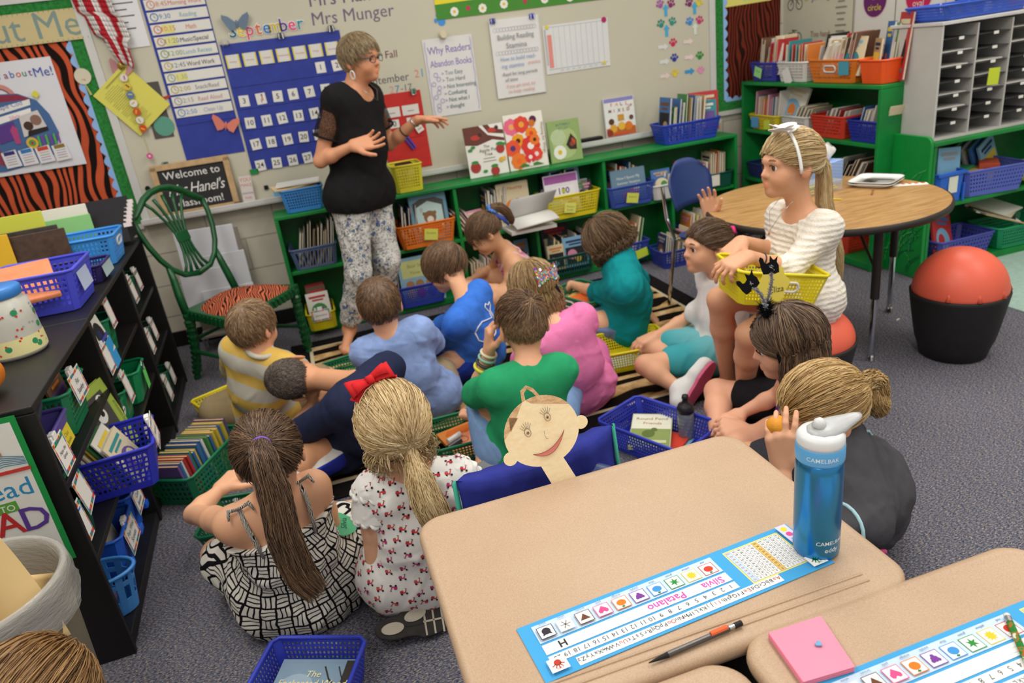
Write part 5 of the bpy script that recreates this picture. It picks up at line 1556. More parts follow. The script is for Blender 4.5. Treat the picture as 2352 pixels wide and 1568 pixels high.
# --- low shelf under the mailbox
o=tub('small_bin','bright blue storage box with a picture label on the mailbox shelf',3.40,3.29,S-0.012,0.19,0.24,0.17,'#2a68d0',style='solid',taper=0.93)
sticky(o,(0.01,-0.122,0.10),(0,-1,0),0.06,0.09,'#dfe0d0',None,0.0,name='picture_label')
MB().box((0,-0.124,0.16),(0.2,0.012,0.014),plastic('#2a62c4')).box((-0.085,-0.122,0.05),(0.012,0.012,0.1),plastic('#2a62c4')).box((0.085,-0.122,0.05),(0.012,0.012,0.1),plastic('#2a62c4')).build('box_ribs',parent=o,bevel=0.002)
books_row(T(3.37,3.30,S,PI/2+0.2),0.14,0.14,0.24,0.28,6,'in the bright blue box of the mailbox shelf',0.12,hues=('purple','brown','red','orange'))
put(book_mesh(0.17,0.25,0.008,HUES['sky blue'],RB).build('book'),'pale blue workbook with red lettering facing out of the bright blue box','book').matrix_world=T(3.42,3.215,S+0.03,0.1)@Matrix.Rotation(-0.12,4,'X')@Matrix.Rotation(0.1,4,'Y')
o=tub('book_basket','periwinkle basket of games on the mailbox shelf',3.72,3.28,S-0.012,0.4,0.26,0.15,'#5a66c0',style='dots',rz=-0.12,cell=0.019)
for i,(x,y,c,l)in enumerate(((3.68,3.30,'#c8a860','tan game box lying in the periwinkle basket'),(3.62,3.33,'#3a8a5a','green cloth bag in the periwinkle basket'),(3.78,3.29,'#c0543a','small red box in the periwinkle basket'))):
 put(MB().box((0,0,0),(0.16,0.1,0.03),paper(c),T(x,y,S+0.10+0.015*i,0.4*i)).build('game_box',bevel=0.004),l,'box')
for i in range(4):
 put(book_mesh(0.2,0.26,0.012,(HUES['sky blue'],HUES['blue'],HUES['grey'],HUES['green'])[i],RB).build('book'),('pale blue book','bright blue book','grey book','olive topped book')[i]+' leaning behind the periwinkle basket on the mailbox shelf','book').matrix_world=T(3.92-0.04*i,3.36+0.02*i,S,0.35)@Matrix.Rotation(-0.2,4,'X')@Matrix.Rotation(-0.3,4,'Y')
put(MB().lathe([(0.001,0),(0.06,0.02),(0.075,0.07),(0.05,0.12),(0.001,0.13)],plastic('#d8d020'),20,(3.99,3.22,S)).build('toy_bin',smooth=True),'bright yellow tub beside the periwinkle basket','tub')
o=tub('book_basket','violet-blue basket on the bottom of the mailbox shelf behind the ball stool',3.56,3.29,BT+0.001,0.40,0.25,0.13,'#4a4ca8',style='dots',cell=0.022)
put(book_mesh(0.22,0.28,0.012,HUES['red'],RB).build('book'),'cream and red book sticking out of the violet-blue basket','book').matrix_world=T(3.46,3.22,0.05,0.4)@Matrix.Rotation(-0.35,4,'X')@Matrix.Rotation(0.35,4,'Y')
o=tub('book_basket','emerald basket of papers at the floor of the mailbox shelf',3.99,3.28,BT+0.001,0.40,0.25,0.13,'#128a5c',rz=-0.03)
for i in range(5):
 put(book_mesh(0.2,0.25,0.007,(HUES['white'],HUES['cream'],HUES['black'],HUES['white'],HUES['tan'])[i],RB,i==4).build('booklet'),('topmost white','cream','black','second white','tan lowest')[i]+' booklet lying across the emerald basket','booklet','booklets in the emerald basket').matrix_world=T(3.97,3.24,0.235-0.012*i,0.3+0.25*i)@Matrix.Rotation(-1.35+0.03*i,4,'X')
 # --- baskets in the black shelf: narrow end to the room (+x)
def bs(label,y,z,L,W,H,colour,style='grid',out=-0.025,rz=0.0,name='book_basket',card=None,cw=0.10,ch=0.075,cdz=0.0,croll=0.0,**kw):
 o=basket(name,label,T(bx(y)-L/2+out,y,z,BLK_YAW+rz),L,W,H,colour,style=style,**kw)
 if card is not None:
  clip_card(o,(L/2+0.006,0.0,H*0.75+cdz),(1,0,0),cw,ch,card,croll)
 return o
SH1,SH2,SH0=0.582,0.332,0.048
o=bs('green basket with a Flat Stanley card on the upper shelf of the near black unit',2.43,SH1,0.30,0.24,0.145,G,card='Flat|Stanley',cw=0.14,ch=0.095,cdz=0.02)
books_row(T(bx(2.38)-0.17,2.43,SH1+0.004,PI),0.22,0.19,0.17,0.2,9,'in the Flat Stanley basket',0.1,0.005,0.01,hues=('tan','brown','cream','green','black'))
def d_tiger(a,w,h):
 a.rect(0,0,w*0.96,h*0.97,'#d8d4cc').rect(0,0.36*h,w*0.96,h*0.24,'#c0522e').text('SNOWY',0,0.36*h,h*0.13,'#e8c86a','CENTER',0,0.01).text('TALES',0,0.2*h,h*0.1,'#b8442a','CENTER',0,0.01).disc(0.0,-0.15*h,w*0.26,'#9aa8b8').disc(0.1*w,-0.1*h,w*0.12,'#c8743a').disc(-0.15*w,-0.3*h,w*0.12,'#e6e4e0')
o=display_book('picture_book','orange titled paperback facing out of the upper shelf beside the Flat Stanley basket',0,0,0,0.15,0.21,'#d0c8bc',d_tiger,0.15)
o.matrix_world=T(bx(2.22)-0.12,2.40,SH1+0.02,PI/2)
o=bs('purple basket of story books on the upper shelf beside the poster end',2.17,SH1,0.28,0.2,0.125,'#5a4a9a',style='solid')
sticky(o,(0.137,0.03,0.06),(1,0,0.1),0.09,0.055,'#dcc83a','Class|books',0,'#5a5a30',0.018)
books_row(T(bx(2.08)-0.16,2.17,SH1+0.004,PI),0.16,0.18,0.17,0.2,6,'in the purple story basket',0.5,hues=('white','red','sky blue','brown','white'))
put(MB().box((0,0,0),(0.2,0.15,0.02),M('#3a3a48',0.5),T(bx(2.12)-0.17,2.19,SH1+0.16,0.2)@Matrix.Rotation(0.15,4,'Y')).build('tablet_case',bevel=0.004),'dark slim case lying on the purple story basket','case')
o=bs('green basket with a Nate the Great card on the upper shelf beside the purple one',2.04,SH1,0.24,0.11,0.12,G,card='Nate the|Great',cw=0.10,ch=0.10,cdz=-0.01,out=-0.005)
books_row(T(bx(2.02)-0.14,2.04,SH1+0.004,PI),0.14,0.09,0.11,0.14,6,'in the Nate the Great basket',0.1,hues=('blue','tan','red','grey'))
o=bs('large royal blue basket of magazines jutting from the near black unit',2.46,SH2,0.34,0.27,0.15,'#2a30b4',out=0.13,rz=0.12,card='Animals',cw=0.14,ch=0.09,cdz=0.03)
books_row(T(bx(2.46)-0.05,2.46,SH2+0.004,PI),0.26,0.22,0.17,0.2,15,'in the large royal blue basket',0.45,0.003,0.007,hues=('white','cream','grey','yellow','white','green'))
def d_zebra(a,w,h):
 a.rect(0.4*w,0,w*0.2,h*0.98,'#9cb04a').rect(-0.08*w,0.44*h,w*0.78,h*0.1,'#9cb04a').rect(-0.1*w,-0.05*h,w*0.76,h*0.86,'#4a4844')
 for i,(x,y,r)in enumerate(((-0.25,0.2,0.12),(-0.05,0.1,0.14),(0.1,0.28,0.1),(-0.3,-0.1,0.13),(-0.05,-0.2,0.15),(0.12,-0.3,0.12),(-0.28,-0.36,0.13))):
  a.disc(x*w,y*h,r*w,'#e4e2da').disc((x+0.03)*w,(y+0.02)*h,r*w*0.4,'#2a2826')
 a.text('presented by',0.4*w,0,h*0.06,'#4a5a2a','CENTER',0,0,-PI/2)
o=display_book('picture_book','green edged animal book standing in the large royal blue basket',0,0,0,0.2,0.27,'#9cb04a',d_zebra,0.2)
o.matrix_world=T(bx(2.5)-0.01,2.60,SH2+0.03,PI/2-0.25)
o=bs('dark green rounded bucket with a clipped card on the second shelf',2.14,SH2,0.24,0.13,0.15,'#124a3a',style='solid',out=-0.03,card='',cw=0.09,ch=0.12,cdz=0.04,croll=0.15)
o=bs('bright blue box with a Pee Wee Scouts card on the bottom shelf',2.40,SH0,0.30,0.23,0.16,'#2a62d0',style='solid',out=-0.03,card='Pee Wee|Scouts',cw=0.15,ch=0.10,cdz=-0.01)
for dy in(-0.1,0.11):
 MB().box((0.15,dy,0.05),(0.02,0.05,0.025),plastic('#2a6ae0')).build('latch',parent=o,bevel=0.004)
books_row(T(bx(2.31)-0.18,2.40,SH0+0.004,PI),0.22,0.18,0.16,0.2,7,'in the Pee Wee Scouts box',0.15,hues=('sky blue','grey','blue','white'))
o=bs('bright blue box with a striped card at the far end of the bottom shelf',2.605,SH0,0.30,0.15,0.17,'#2a62d0',style='solid',out=-0.03,card='Cam|Jansen',cw=0.12,ch=0.09)
MB().box((0.15,0.085,0.05),(0.02,0.05,0.025),plastic('#2a6ae0')).build('latch',parent=o,bevel=0.004)
books_row(T(bx(2.58)-0.18,2.605,SH0+0.004,PI),0.2,0.13,0.18,0.22,7,'in the far bright blue box',0.12,hues=('orange','yellow','sky blue','tan'))
o=bs('blue box with a striped card tucked behind the poster end on the second shelf',2.03,SH2,0.26,0.09,0.15,'#2a62d0',style='solid',card='',cw=0.08,ch=0.12,cdz=0.0)
o=thing('oval_basket','light blue oval slotted basket at the near end of the bottom shelf','basket',(bx(2.08)-0.10,2.15,SH0))
LB=plastic('#4a94e0')
for q,(r0,z)in enumerate(((1,0),)):
 n=28
 vs,fs=[],[]
 lv=(0.0,0.025,0.05,0.1,0.115,0.135,0.145)
 for z in lv:
  k=0.8+0.2*z/0.145
  for i in range(n):
   a_=2*PI*i/n
   vs.append((0.12*k*math.cos(a_),0.07*k*math.sin(a_),z))
 for j in range(len(lv)-1):
  for i in range(n):
   if j==2 and i%2 or j==4 and i%2:
    continue
   fs.append((j*n+i,j*n+(i+1)%n,(j+1)*n+(i+1)%n,(j+1)*n+i))
 fs.append(tuple(range(n)))
 b_=MB().add(vs,fs,LB).build('basket_body',parent=o)
 b_.modifiers.new('thickness','SOLIDIFY').thickness=0.003
 MB().tube([(0.122*math.cos(2*PI*i/n),0.072*math.sin(2*PI*i/n),0.145)for i in range(n)],0.006,LB,8,closed=True).build('rim',parent=o,smooth=True)
put(MB().lathe([(0.001,0),(0.04,0.012),(0.045,0.04),(0.03,0.06),(0.001,0.065)],cloth('#8a7aa0'),14,(bx(2.08)-0.10,2.15,SH0+0.006)).build('cloth_bundle',smooth=True),'mauve cloth bundle in the light blue oval basket','cloth')
# second black unit
o=bs('green dotted bucket with a clipped card on the upper shelf of the second unit',3.11,SH1,0.26,0.14,0.15,G,style='dots',card='',cw=0.085,ch=0.12,cdz=0.05,cell=0.03)
o=bs('indigo basket with a large blue note on the upper shelf of the second unit',2.90,SH1,0.28,0.2,0.12,'#4a48a0',style='solid')
sticky(o,(0.148,0.045,0.05),(1,0,0.1),0.10,0.11,'#3a9ad8',None)
clip_card(o,(0.150,-0.055,0.06),(1,0,0),0.09,0.11,'')
books_row(T(bx(2.9)-0.13,2.90,SH1+0.004,PI),0.2,0.18,0.2,0.235,8,'in the indigo basket with the blue note',0.15,hues=('red','tan','white','yellow','black'))
put(book_mesh(0.14,0.2,0.008,HUES['white'],RB).build('book'),'pale cover facing out of the indigo basket with the blue note','book').matrix_world=T(bx(2.95)-0.02,2.93,SH1+0.05,PI/2)@Matrix.Rotation(-0.2,4,'X')
o=bs('bright green bucket with a lime tag on the second shelf of the second unit',3.20,SH2,0.28,0.19,0.14,'#0f8a56',style='solid',out=0.0)
sticky(o,(0.146,0.02,0.07),(1,0,0),0.055,0.085,'#6ed66a',None)
MB().tube([(0.146,0.02+0.02*math.cos(t),0.13+0.02*math.sin(t))for t in np.linspace(0,2*PI,14)[:-1]],0.0022,STEEL,6,closed=True).build('binder_ring',parent=o)
o=bs('green bucket with a clipped card in front of the bright green one',2.98,SH2,0.26,0.15,0.14,G,style='solid',card='',cw=0.08,ch=0.12,cdz=0.03)
o=bs('green bucket with a white oval handle beside the animal book',2.81,SH2,0.26,0.14,0.14,G,style='solid',ring=('#d8d6d0','x'))
o=bs('dark green bucket with a clipped card on the bottom shelf of the second unit',3.05,SH0,0.26,0.16,0.15,'#16553f',style='solid',card='',cw=0.09,ch=0.10,cdz=0.03)
# third black unit
o=bs('green bucket with a clipped card high in the third unit',3.66,SH1,0.25,0.12,0.14,'#16593f',style='solid',card='',cw=0.09,ch=0.12)
o=bs('green bucket with a clipped card further along the top shelf of the third unit',3.85,SH1,0.25,0.12,0.14,'#16593f',style='solid',card='',cw=0.09,ch=0.10)
o=bs('blue basket with a clipped card in the middle of the third unit',3.66,SH2,0.25,0.12,0.12,'#3a3aa8',card='',cw=0.09,ch=0.11)
o=bs('grey-green bucket with a card beside the blue basket of the third unit',3.83,SH2,0.25,0.12,0.13,'#3f5a52',style='solid',card='',cw=0.09,ch=0.10)
put(book_mesh(0.14,0.2,0.01,HUES['grey'],RB).build('book'),'photo book standing in the middle of the third unit','book').matrix_world=T(bx(3.62)-0.09,3.60,SH2+0.03,PI/2)
o=bs('green bucket with a clipped card on the bottom shelf of the third unit',3.70,SH0,0.25,0.13,0.14,'#16593f',style='solid',card='',cw=0.09,ch=0.12)
o=bs('dark green bucket with a card at the far bottom of the third unit',3.90,SH0,0.25,0.13,0.14,'#16593f',style='solid',card='',cw=0.09,ch=0.10)
put(book_mesh(0.12,0.2,0.012,HUES['orange'],RB).build('book'),'orange edged book at the bottom of the third unit','book').matrix_world=T(bx(3.58)-0.05,3.585,SH0,PI/2)
# --- green basket of paperbacks on the carpet
PBX=Matrix.Translation((-0.665,2.955,0))@Matrix.Rotation(1.12,4,'Z')
basket('book_basket','green basket full of paperbacks standing on the carpet by the black shelf',PBX,0.42,0.215,0.135,'#14784f',style='grid',cell=0.02,taper=0.88)
books_row(PBX@Matrix.Rotation(PI,4,'Z'),0.36,0.175,0.185,0.20,24,'in the green carpet basket',0.13,0.0125,0.0148,rev=True,hues=('blue','blue','red','green','white','sky blue','brown','yellow','purple','green'),pages=PAGES_OLD,group='paperbacks in the green carpet basket')
# ---------------------------------------------------------------- figures: one continuous surface grown around a posed skeleton
def V(*a):
 return np.array(a[0]if len(a)==1 else a,float)
def unit(v):
 v=np.asarray(v,float)
 return v/(np.linalg.norm(v)+1e-12)
def lerp(a,b,t):
 return np.asarray(a)*(1-t)+np.asarray(b)*t
def ik(a,c,l1,l2,pole):
 """Middle joint of a two-bone limb from a to c bending towards `pole`."""
 a,c=V(a),V(c)
 d=c-a
 L=np.linalg.norm(d)
 if L>(l1+l2)*0.985:
  k=L/((l1+l2)*0.985)
  l1,l2=l1*k,l2*k
 u=d/L
 x=(l1*l1-l2*l2+L*L)/(2*L)
 h=math.sqrt(max(l1*l1-x*x,0))
 p=V(pole)-u*np.dot(pole,u)
 return a+u*x+unit(p)*h
class SDF:
 """Tapered capsules and ellipsoids blended into one skin."""
 def __init__(self):
  self.p=[]
 def cone(self,a,b,ra,rb=None,k=0.02):
  self.p.append(('c',V(a),V(b),ra,ra if rb is None else rb,k))
  return self
 def ell(self,c,axes,r,k=0.02):
  self.p.append(('e',V(c),np.asarray(axes,float),V(r),None,k))
  return self
 def cut(self,c,r,k=0.008):
  self.p.append(('s',V(c),None,r,None,k))
  return self
 def clip(self,o,n,k=0.004):
  """Remove what lies on the side of the plane that n points to."""
  self.p.append(('h',V(o),unit(n),None,None,k))
  return self
 def mesh(self,h=0.005):
  lo=np.full(3,1e9)
  hi=-lo
  for q in self.p:
   if q[0]=='c':
    r=max(q[3],q[4])
    lo,hi=np.minimum(lo,np.minimum(q[1],q[2])-r),np.maximum(hi,np.maximum(q[1],q[2])+r)
   elif q[0]=='e':
    r=max(q[3])
    lo,hi=np.minimum(lo,q[1]-r),np.maximum(hi,q[1]+r)
  lo,hi=lo-3*h,hi+3*h
  n=np.ceil((hi-lo)/h).astype(int)+1
  ax=[lo[i]+h*np.arange(n[i])for i in range(3)]
  D=np.full(n,0.5,np.float32)
  for q in self.p:
   t,k=q[0],q[5]
   if t=='h':
    g=((ax[0]-q[1][0])*q[2][0])[:,None,None]+((ax[1]-q[1][1])*q[2][1])[None,:,None]+((ax[2]-q[1][2])*q[2][2])[None,None,:]
    D=np.maximum(D,g.astype(np.float32))
    continue
   if t=='c':
    a,b=np.minimum(q[1],q[2])-max(q[3],q[4]),np.maximum(q[1],q[2])+max(q[3],q[4])
   elif t=='e':
    a,b=q[1]-max(q[3]),q[1]+max(q[3])
   else:
    a,b=q[1]-q[3],q[1]+q[3]
   m=0.035+k
   i0=np.maximum(((a-m-lo)/h).astype(int),0)
   i1=np.minimum(((b+m-lo)/h).astype(int)+2,n)
   if(i1<=i0).any():
    continue
   sl=tuple(slice(i0[i],i1[i])for i in range(3))
   X=(ax[0][sl[0]])[:,None,None].astype(np.float32)
   Y=(ax[1][sl[1]])[None,:,None].astype(np.float32)
   Z=(ax[2][sl[2]])[None,None,:].astype(np.float32)
   if t=='c':
    d=q[2]-q[1]
    L2=max(float(np.dot(d,d)),1e-10)
    px,py,pz=X-q[1][0],Y-q[1][1],Z-q[1][2]
    s=np.clip((px*d[0]+py*d[1]+pz*d[2])/L2,0,1)
    g=np.sqrt((px-s*d[0])**2+(py-s*d[1])**2+(pz-s*d[2])**2)-(q[3]+(q[4]-q[3])*s)
   elif t=='e':
    px,py,pz=X-q[1][0],Y-q[1][1],Z-q[1][2]
    l=[px*q[2][i][0]+py*q[2][i][1]+pz*q[2][i][2]for i in range(3)]
    k0=np.sqrt(sum((l[i]/q[3][i])**2 for i in range(3)))+1e-6
    k1=np.sqrt(sum((l[i]/q[3][i]**2)**2 for i in range(3)))+1e-6
    g=k0*(k0-1)/k1
   else:
    g=q[3]-np.sqrt((X-q[1][0])**2+(Y-q[1][1])**2+(Z-q[1][2])**2)
    W=D[sl]
    hh=np.maximum(k-np.abs(W-g),0)/k
    D[sl]=np.maximum(W,g)+hh*hh*k*0.25
    continue
   W=D[sl]
   hh=np.maximum(k-np.abs(W-g),0)/k
   D[sl]=np.minimum(W,g)-hh*hh*k*0.25
  return surface_nets(D,h,lo)
def surface_nets(D,h,lo):
 n=np.array(D.shape)-1
 S=D<0
 cnt=np.zeros(n,np.uint8)
 C=[(i,j,k)for i in(0,1)for j in(0,1)for k in(0,1)]
 sub=lambda A,c:A[c[0]:c[0]+n[0],c[1]:c[1]+n[1],c[2]:c[2]+n[2]]
 for c in C:
  cnt+=sub(S,c)
 act=(cnt>0)&(cnt<8)
 I=np.argwhere(act)
 idx=np.full(n,-1,np.int64)
 idx[act]=np.arange(len(I))
 pos=np.zeros((len(I),3))
 w=np.zeros(len(I))
 for a in C:
  for ax in range(3):
   if a[ax]:
    continue
   b=list(a)
   b[ax]=1
   d0=D[I[:,0]+a[0],I[:,1]+a[1],I[:,2]+a[2]].astype(float)
   d1=D[I[:,0]+b[0],I[:,1]+b[1],I[:,2]+b[2]].astype(float)
   m=(d0<0)!=(d1<0)
   t=np.where(m,d0/np.where(m,d0-d1,1),0)
   p=np.array(a,float)[None,:].repeat(len(I),0)
   p[:,ax]+=t
   pos+=p*m[:,None]
   w+=m
 v=lo+h*(I+pos/w[:,None])
 F=[]
 for ax in range(3):
  o=[0,0,0]
  o[ax]=1
  s0=S[:S.shape[0]-o[0],:S.shape[1]-o[1],:S.shape[2]-o[2]]
  s1=S[o[0]:,o[1]:,o[2]:]
  E=np.argwhere(s0!=s1)
  u,q=(ax+1)%3,(ax+2)%3
  E=E[(E[:,u]>0)&(E[:,q]>0)&(E[:,u]<n[u])&(E[:,q]<n[q])&(E[:,ax]<n[ax])]
  if not len(E):
   continue
  def at(du,dq):
   e=E.copy()
   e[:,u]+=du
   e[:,q]+=dq
   return idx[e[:,0],e[:,1],e[:,2]]
  f=np.stack([at(-1,-1),at(0,-1),at(0,0),at(-1,0)],1)
  fl=~s0[E[:,0],E[:,1],E[:,2]]
  f[fl]=f[fl][:,::-1]
  F.append(f)
 F=np.concatenate(F)
 return v,F[(F>=0).all(1)]
def vnormals(v,f):
 n=np.cross(v[f[:,2]]-v[f[:,0]],v[f[:,3]]-v[f[:,1]])if f.shape[1]==4 else np.cross(v[f[:,1]]-v[f[:,0]],v[f[:,2]]-v[f[:,0]])
 N=np.zeros_like(v)
 for i in range(f.shape[1]):
  np.add.at(N,f[:,i],n)
 return N/(np.linalg.norm(N,axis=1,keepdims=True)+1e-12)
def np_object(name,v,f,mat,parent=None,smooth=True,attrs=None):
 me=bpy.data.meshes.new(name)
 k=f.shape[1]
 me.vertices.add(len(v))
 me.vertices.foreach_set('co',np.asarray(v,np.float32).ravel())
 me.loops.add(f.size)
 me.loops.foreach_set('vertex_index',f.astype(np.int32).ravel())
 me.polygons.add(len(f))
 me.polygons.foreach_set('loop_start',np.arange(0,f.size,k,dtype=np.int32))
 if smooth:
  me.polygons.foreach_set('use_smooth',np.ones(len(f),bool))
 me.materials.append(mat)
 for an,(typ,arr)in(attrs or{}).items():
  at=me.attributes.new(an,typ,'POINT')
  at.data.foreach_set('vector' if typ=='FLOAT_VECTOR' else 'value',np.asarray(arr,np.float32).ravel())
 me.update(calc_edges=True)
 o=bpy.data.objects.new(name,me)
 COL.objects.link(o)
 o.parent=parent
 return o
def wrinkle(v,f,amp,freq,seed,axis=None):
 """Soft cloth folds: pushes the surface along its normals."""
 r=np.random.default_rng(seed)
 N=vnormals(v,f)
 w=np.zeros(len(v))
 for i in range(5):
  d=unit(r.normal(size=3)*(1,1,0.55))
  d2=unit(r.normal(size=3))
  fr=freq*r.uniform(0.7,2.0)
  ph=v@d*fr+1.6*np.sin(v@d2*fr*0.6+r.uniform(0,6))+r.uniform(0,6)
  w+=(np.sin(ph)+1.3*(0.5-np.abs(np.sin(ph*0.8+i))))/5
 return v+N*(1.6*amp*np.maximum(w,-0.25))[:,None]
def mat_skin(h):
 key=('skin',h)
 if key not in MATS:
  t=NT('skin_tone')
  n=t.noise(t.co('Object'),9,4)
  c=tuple(min(1,x*1.12)for x in lin(h)[:3])+(1,)
  red=(min(1,c[0]*1.0),c[1]*0.66,c[2]*0.62,1)
  base=t.ramp(n,((0.3,(c[0]*0.95,c[1]*0.92,c[2]*0.9,1)),(0.7,c)))
  at=t.n('ShaderNodeAttribute',attribute_name='flush')
  t.base(t.mix(at.outputs['Fac'],base,red))
  t.bump(t.noise(t.co('Object'),260,2),0.06,0.001)
  MATS[key]=t.done(0.5,0.35,**{'Subsurface Weight':0.12,'Subsurface Radius':(0.012,0.005,0.003),'Subsurface Scale':0.6})
 return MATS[key]
def mat_hair(lo,mid,hi,rough=0.42):
 key=('hair',lo,mid,hi)
 if key not in MATS:
  t=NT('hair_'+mid.lstrip('#'))
  at=t.n('ShaderNodeAttribute',attribute_name='tint')
  t.base(t.ramp(at.outputs['Fac'],((0.0,lo),(0.5,mid),(1.0,hi))))
  MATS[key]=t.done(rough,0.4)
 return MATS[key]
class Person:
 """s: body scale (1 = a child 1.25 m tall); all points are world coordinates."""
 def __init__(self,label,base,s=1.1,hs=1.08,skin='#d9a583',vox=0.0052,name='person'):
  self.t=thing(name,label,'person',base)
  self.o=V(base)
  self.s,self.hs,self.skin,self.vox=s,hs,mat_skin(skin),vox
  self.b=SDF()
  self.flush=[]
  self.seed=int(abs(base[0]*977+base[1]*571))%9999
  # -- skeleton
 def torso(self,P,C,face,twist=0.0,bow=0.02,hip=1.0,chest=1.0):
  """P pelvis centre, C midpoint between the shoulders, face: direction the chest points (degrees, 90 = away from the camera)."""
  s=self.s
  a,b=math.radians(face),math.radians(face+twist)
  self.fp,self.fc=V(math.cos(a),math.sin(a),0),V(math.cos(b),math.sin(b),0)
  self.P,self.C=V(P),V(C)
  self.up=unit(self.C-self.P)
  self.rp=unit(np.cross(self.fp,V(0,0,1)))
  self.rc=unit(np.cross(self.fc,self.up))
  self.fc=unit(np.cross(self.up,self.rc))
  self.mid=lerp(self.P,self.C,0.45)-self.fc*bow
  self.hipw,self.chw=0.070*s*hip,0.112*s*chest
  self.SL,self.SR=self.C-self.rc*self.chw,self.C+self.rc*self.chw
  self.HL,self.HR=self.P-self.rp*self.hipw,self.P+self.rp*self.hipw
  self.tp=self.torso_prims(0.0,hip,chest)
  for q in self.tp:
   self.b.cone(*q)
  return self
 def torso_prims(self,e,hip=1.0,chest=1.0,belly=0.0):
  s,out=self.s,[]
  k=0.05*s
  out.append((self.HL,self.HR,0.084*s*hip+e,0.084*s*hip+e,k))
  out.append((self.P,self.mid,0.09*s*hip+e,(0.074+belly)*s*chest+e,k))
  for sg in(-1,1):
   lowp=self.mid+self.rc*sg*0.042*s*chest
   topp=self.C-self.up*0.06*s+self.rc*sg*0.058*s*chest
   out.append((lowp,topp,0.07*s*chest+e,0.07*s*chest+e,k))
  out.append((self.SL-self.up*0.012*s,self.SR-self.up*0.012*s,0.040*s+e,0.040*s+e,0.05*s))
  return out
 def head(self,c,yaw,pitch=0.0,roll=0.0,neck=True,nr=0.038):
  """c: centre of the head; yaw degrees (90 = away), pitch degrees (down positive), roll degrees (towards own right positive)."""
  h=self.hs
  a,p,r=(math.radians(x)for x in(yaw,pitch,roll))
  f=V(math.cos(a)*math.cos(p),math.sin(a)*math.cos(p),-math.sin(p))
  rt=unit(np.cross(f,V(0,0,1)))
  up=np.cross(rt,f)
  rt,up=rt*math.cos(r)-up*math.sin(r),up*math.cos(r)+rt*math.sin(r)
  self.hc,self.hax=V(c),np.stack([rt,f,up])
  A,b=self.hax,self.b
  W=lambda*q:self.hc+h*(V(q)@A)
  self.W=W
  n=0.01*h
  b.ell(W(0,-0.010,0.02),A,V(0.072,0.092,0.085)*h,0.03*h)
  b.ell(W(0,0.026,-0.04),A,V(0.053,0.058,0.062)*h,0.03*h)
  b.cone(W(0,0.060,-0.088),W(0,0.064,-0.086),0.017*h,None,0.03*h)
  for sg in(-1,1):
   b.cone(W(sg*0.034,0.05,-0.04),W(sg*0.036,0.045,-0.03),0.024*h,None,0.025*h)
   b.cone(W(sg*0.012,0.078,0.02),W(sg*0.042,0.066,0.017),0.012*h,0.01*h,0.02*h)
  for sg in(-1,1):
   b.cut(W(sg*0.031,0.094,-0.001),0.013*h,0.012*h)
  b.cone(W(0,0.079,0.002),W(0,0.094,-0.026),0.0065*h,0.0095*h,0.012*h)
  for sg in(-1,1):
   b.cone(W(sg*0.009,0.084,-0.029),W(sg*0.009,0.084,-0.029),0.0065*h,None,0.008*h)
   b.cone(W(0,0.0835,-0.056),W(sg*0.019,0.074,-0.059),0.0055*h,0.003*h,0.006*h)
   b.cone(W(0,0.082,-0.066),W(sg*0.016,0.0745,-0.062),0.0065*h,0.003*h,0.006*h)
   b.ell(W(sg*0.079,-0.014,-0.012),A+0.25*sg*np.stack([A[1],-A[0],0*A[0]]),V(0.008,0.019,0.030)*h,0.005*h)
   b.cut(W(sg*0.091,-0.006,-0.008),0.011*h,0.006*h)
  self.flush+=[(W(0,0.084,-0.0605),0.019*h,0.9),(W(0.04,0.05,-0.035),0.03*h,0.35),(W(-0.04,0.05,-0.035),0.03*h,0.35),(W(0,0.1,-0.027),0.015*h,0.3),(W(0.085,-0.01,-0.012),0.03*h,0.35),(W(-0.085,-0.01,-0.012),0.03*h,0.35)]
  if neck:
   b.cone(self.C-self.up*0.01*self.s,W(0,-0.022,-0.055),(nr+0.006)*self.s,nr*self.s,0.04*self.s)
  self.neck_base=self.C
  return self
 def face_parts(self,iris='#4a3a2c',brow='#6a5038',lid=0.0):
  h,W=self.hs,self.W
  for sg in(-1,1):
   e=MB()
   c=W(sg*0.030,0.069,-0.001)-self.o
   n=14
   X=frame(c,self.hax[0],self.hax[1])
   r=0.0128*h
   ew,ei,ep=M('#e8e4de',0.2,0.5),M(iris,0.15,0.5),M('#161210',0.15,0.5)
   for i in range(10):
    a0,a1=PI*i/10,PI*(i+1)/10
    m=ep if i<1 else ei if i<3 else ew
    vs=[(r*math.sin(a)*math.cos(2*PI*j/n),r*math.sin(a)*math.sin(2*PI*j/n),r*math.cos(a))for a in(a0,a1)for j in range(n)]
    e.add(vs,[(j,(j+1)%n,n+(j+1)%n,n+j)for j in range(n)],m,X)
   e.build('eye',parent=self.t,smooth=True)
   pts=[W(sg*x,y,z)-self.o for x,y,z in((0.014,0.0885,0.021),(0.026,0.087,0.027),(0.038,0.081,0.026),(0.046,0.0735,0.021))]
   MB().tube(pts,[0.0022*h,0.003*h,0.0025*h,0.001*h],M(brow,0.8,0.1),6,flat=0.6).build('eyebrow',parent=self.t,smooth=True)
   pts=[W(sg*x,y,z)-self.o for x,y,z in((0.018,0.0845,0.003),(0.025,0.0875,0.0085),(0.033,0.0875,0.0095),(0.041,0.083,0.006),(0.045,0.0785,0.001))]
   MB().tube(pts,[0.0008*h,0.0016*h,0.0018*h,0.0016*h,0.0008*h],M('#2e221c',0.8,0.1),6).build('eyelash',parent=self.t,smooth=True)
  return self
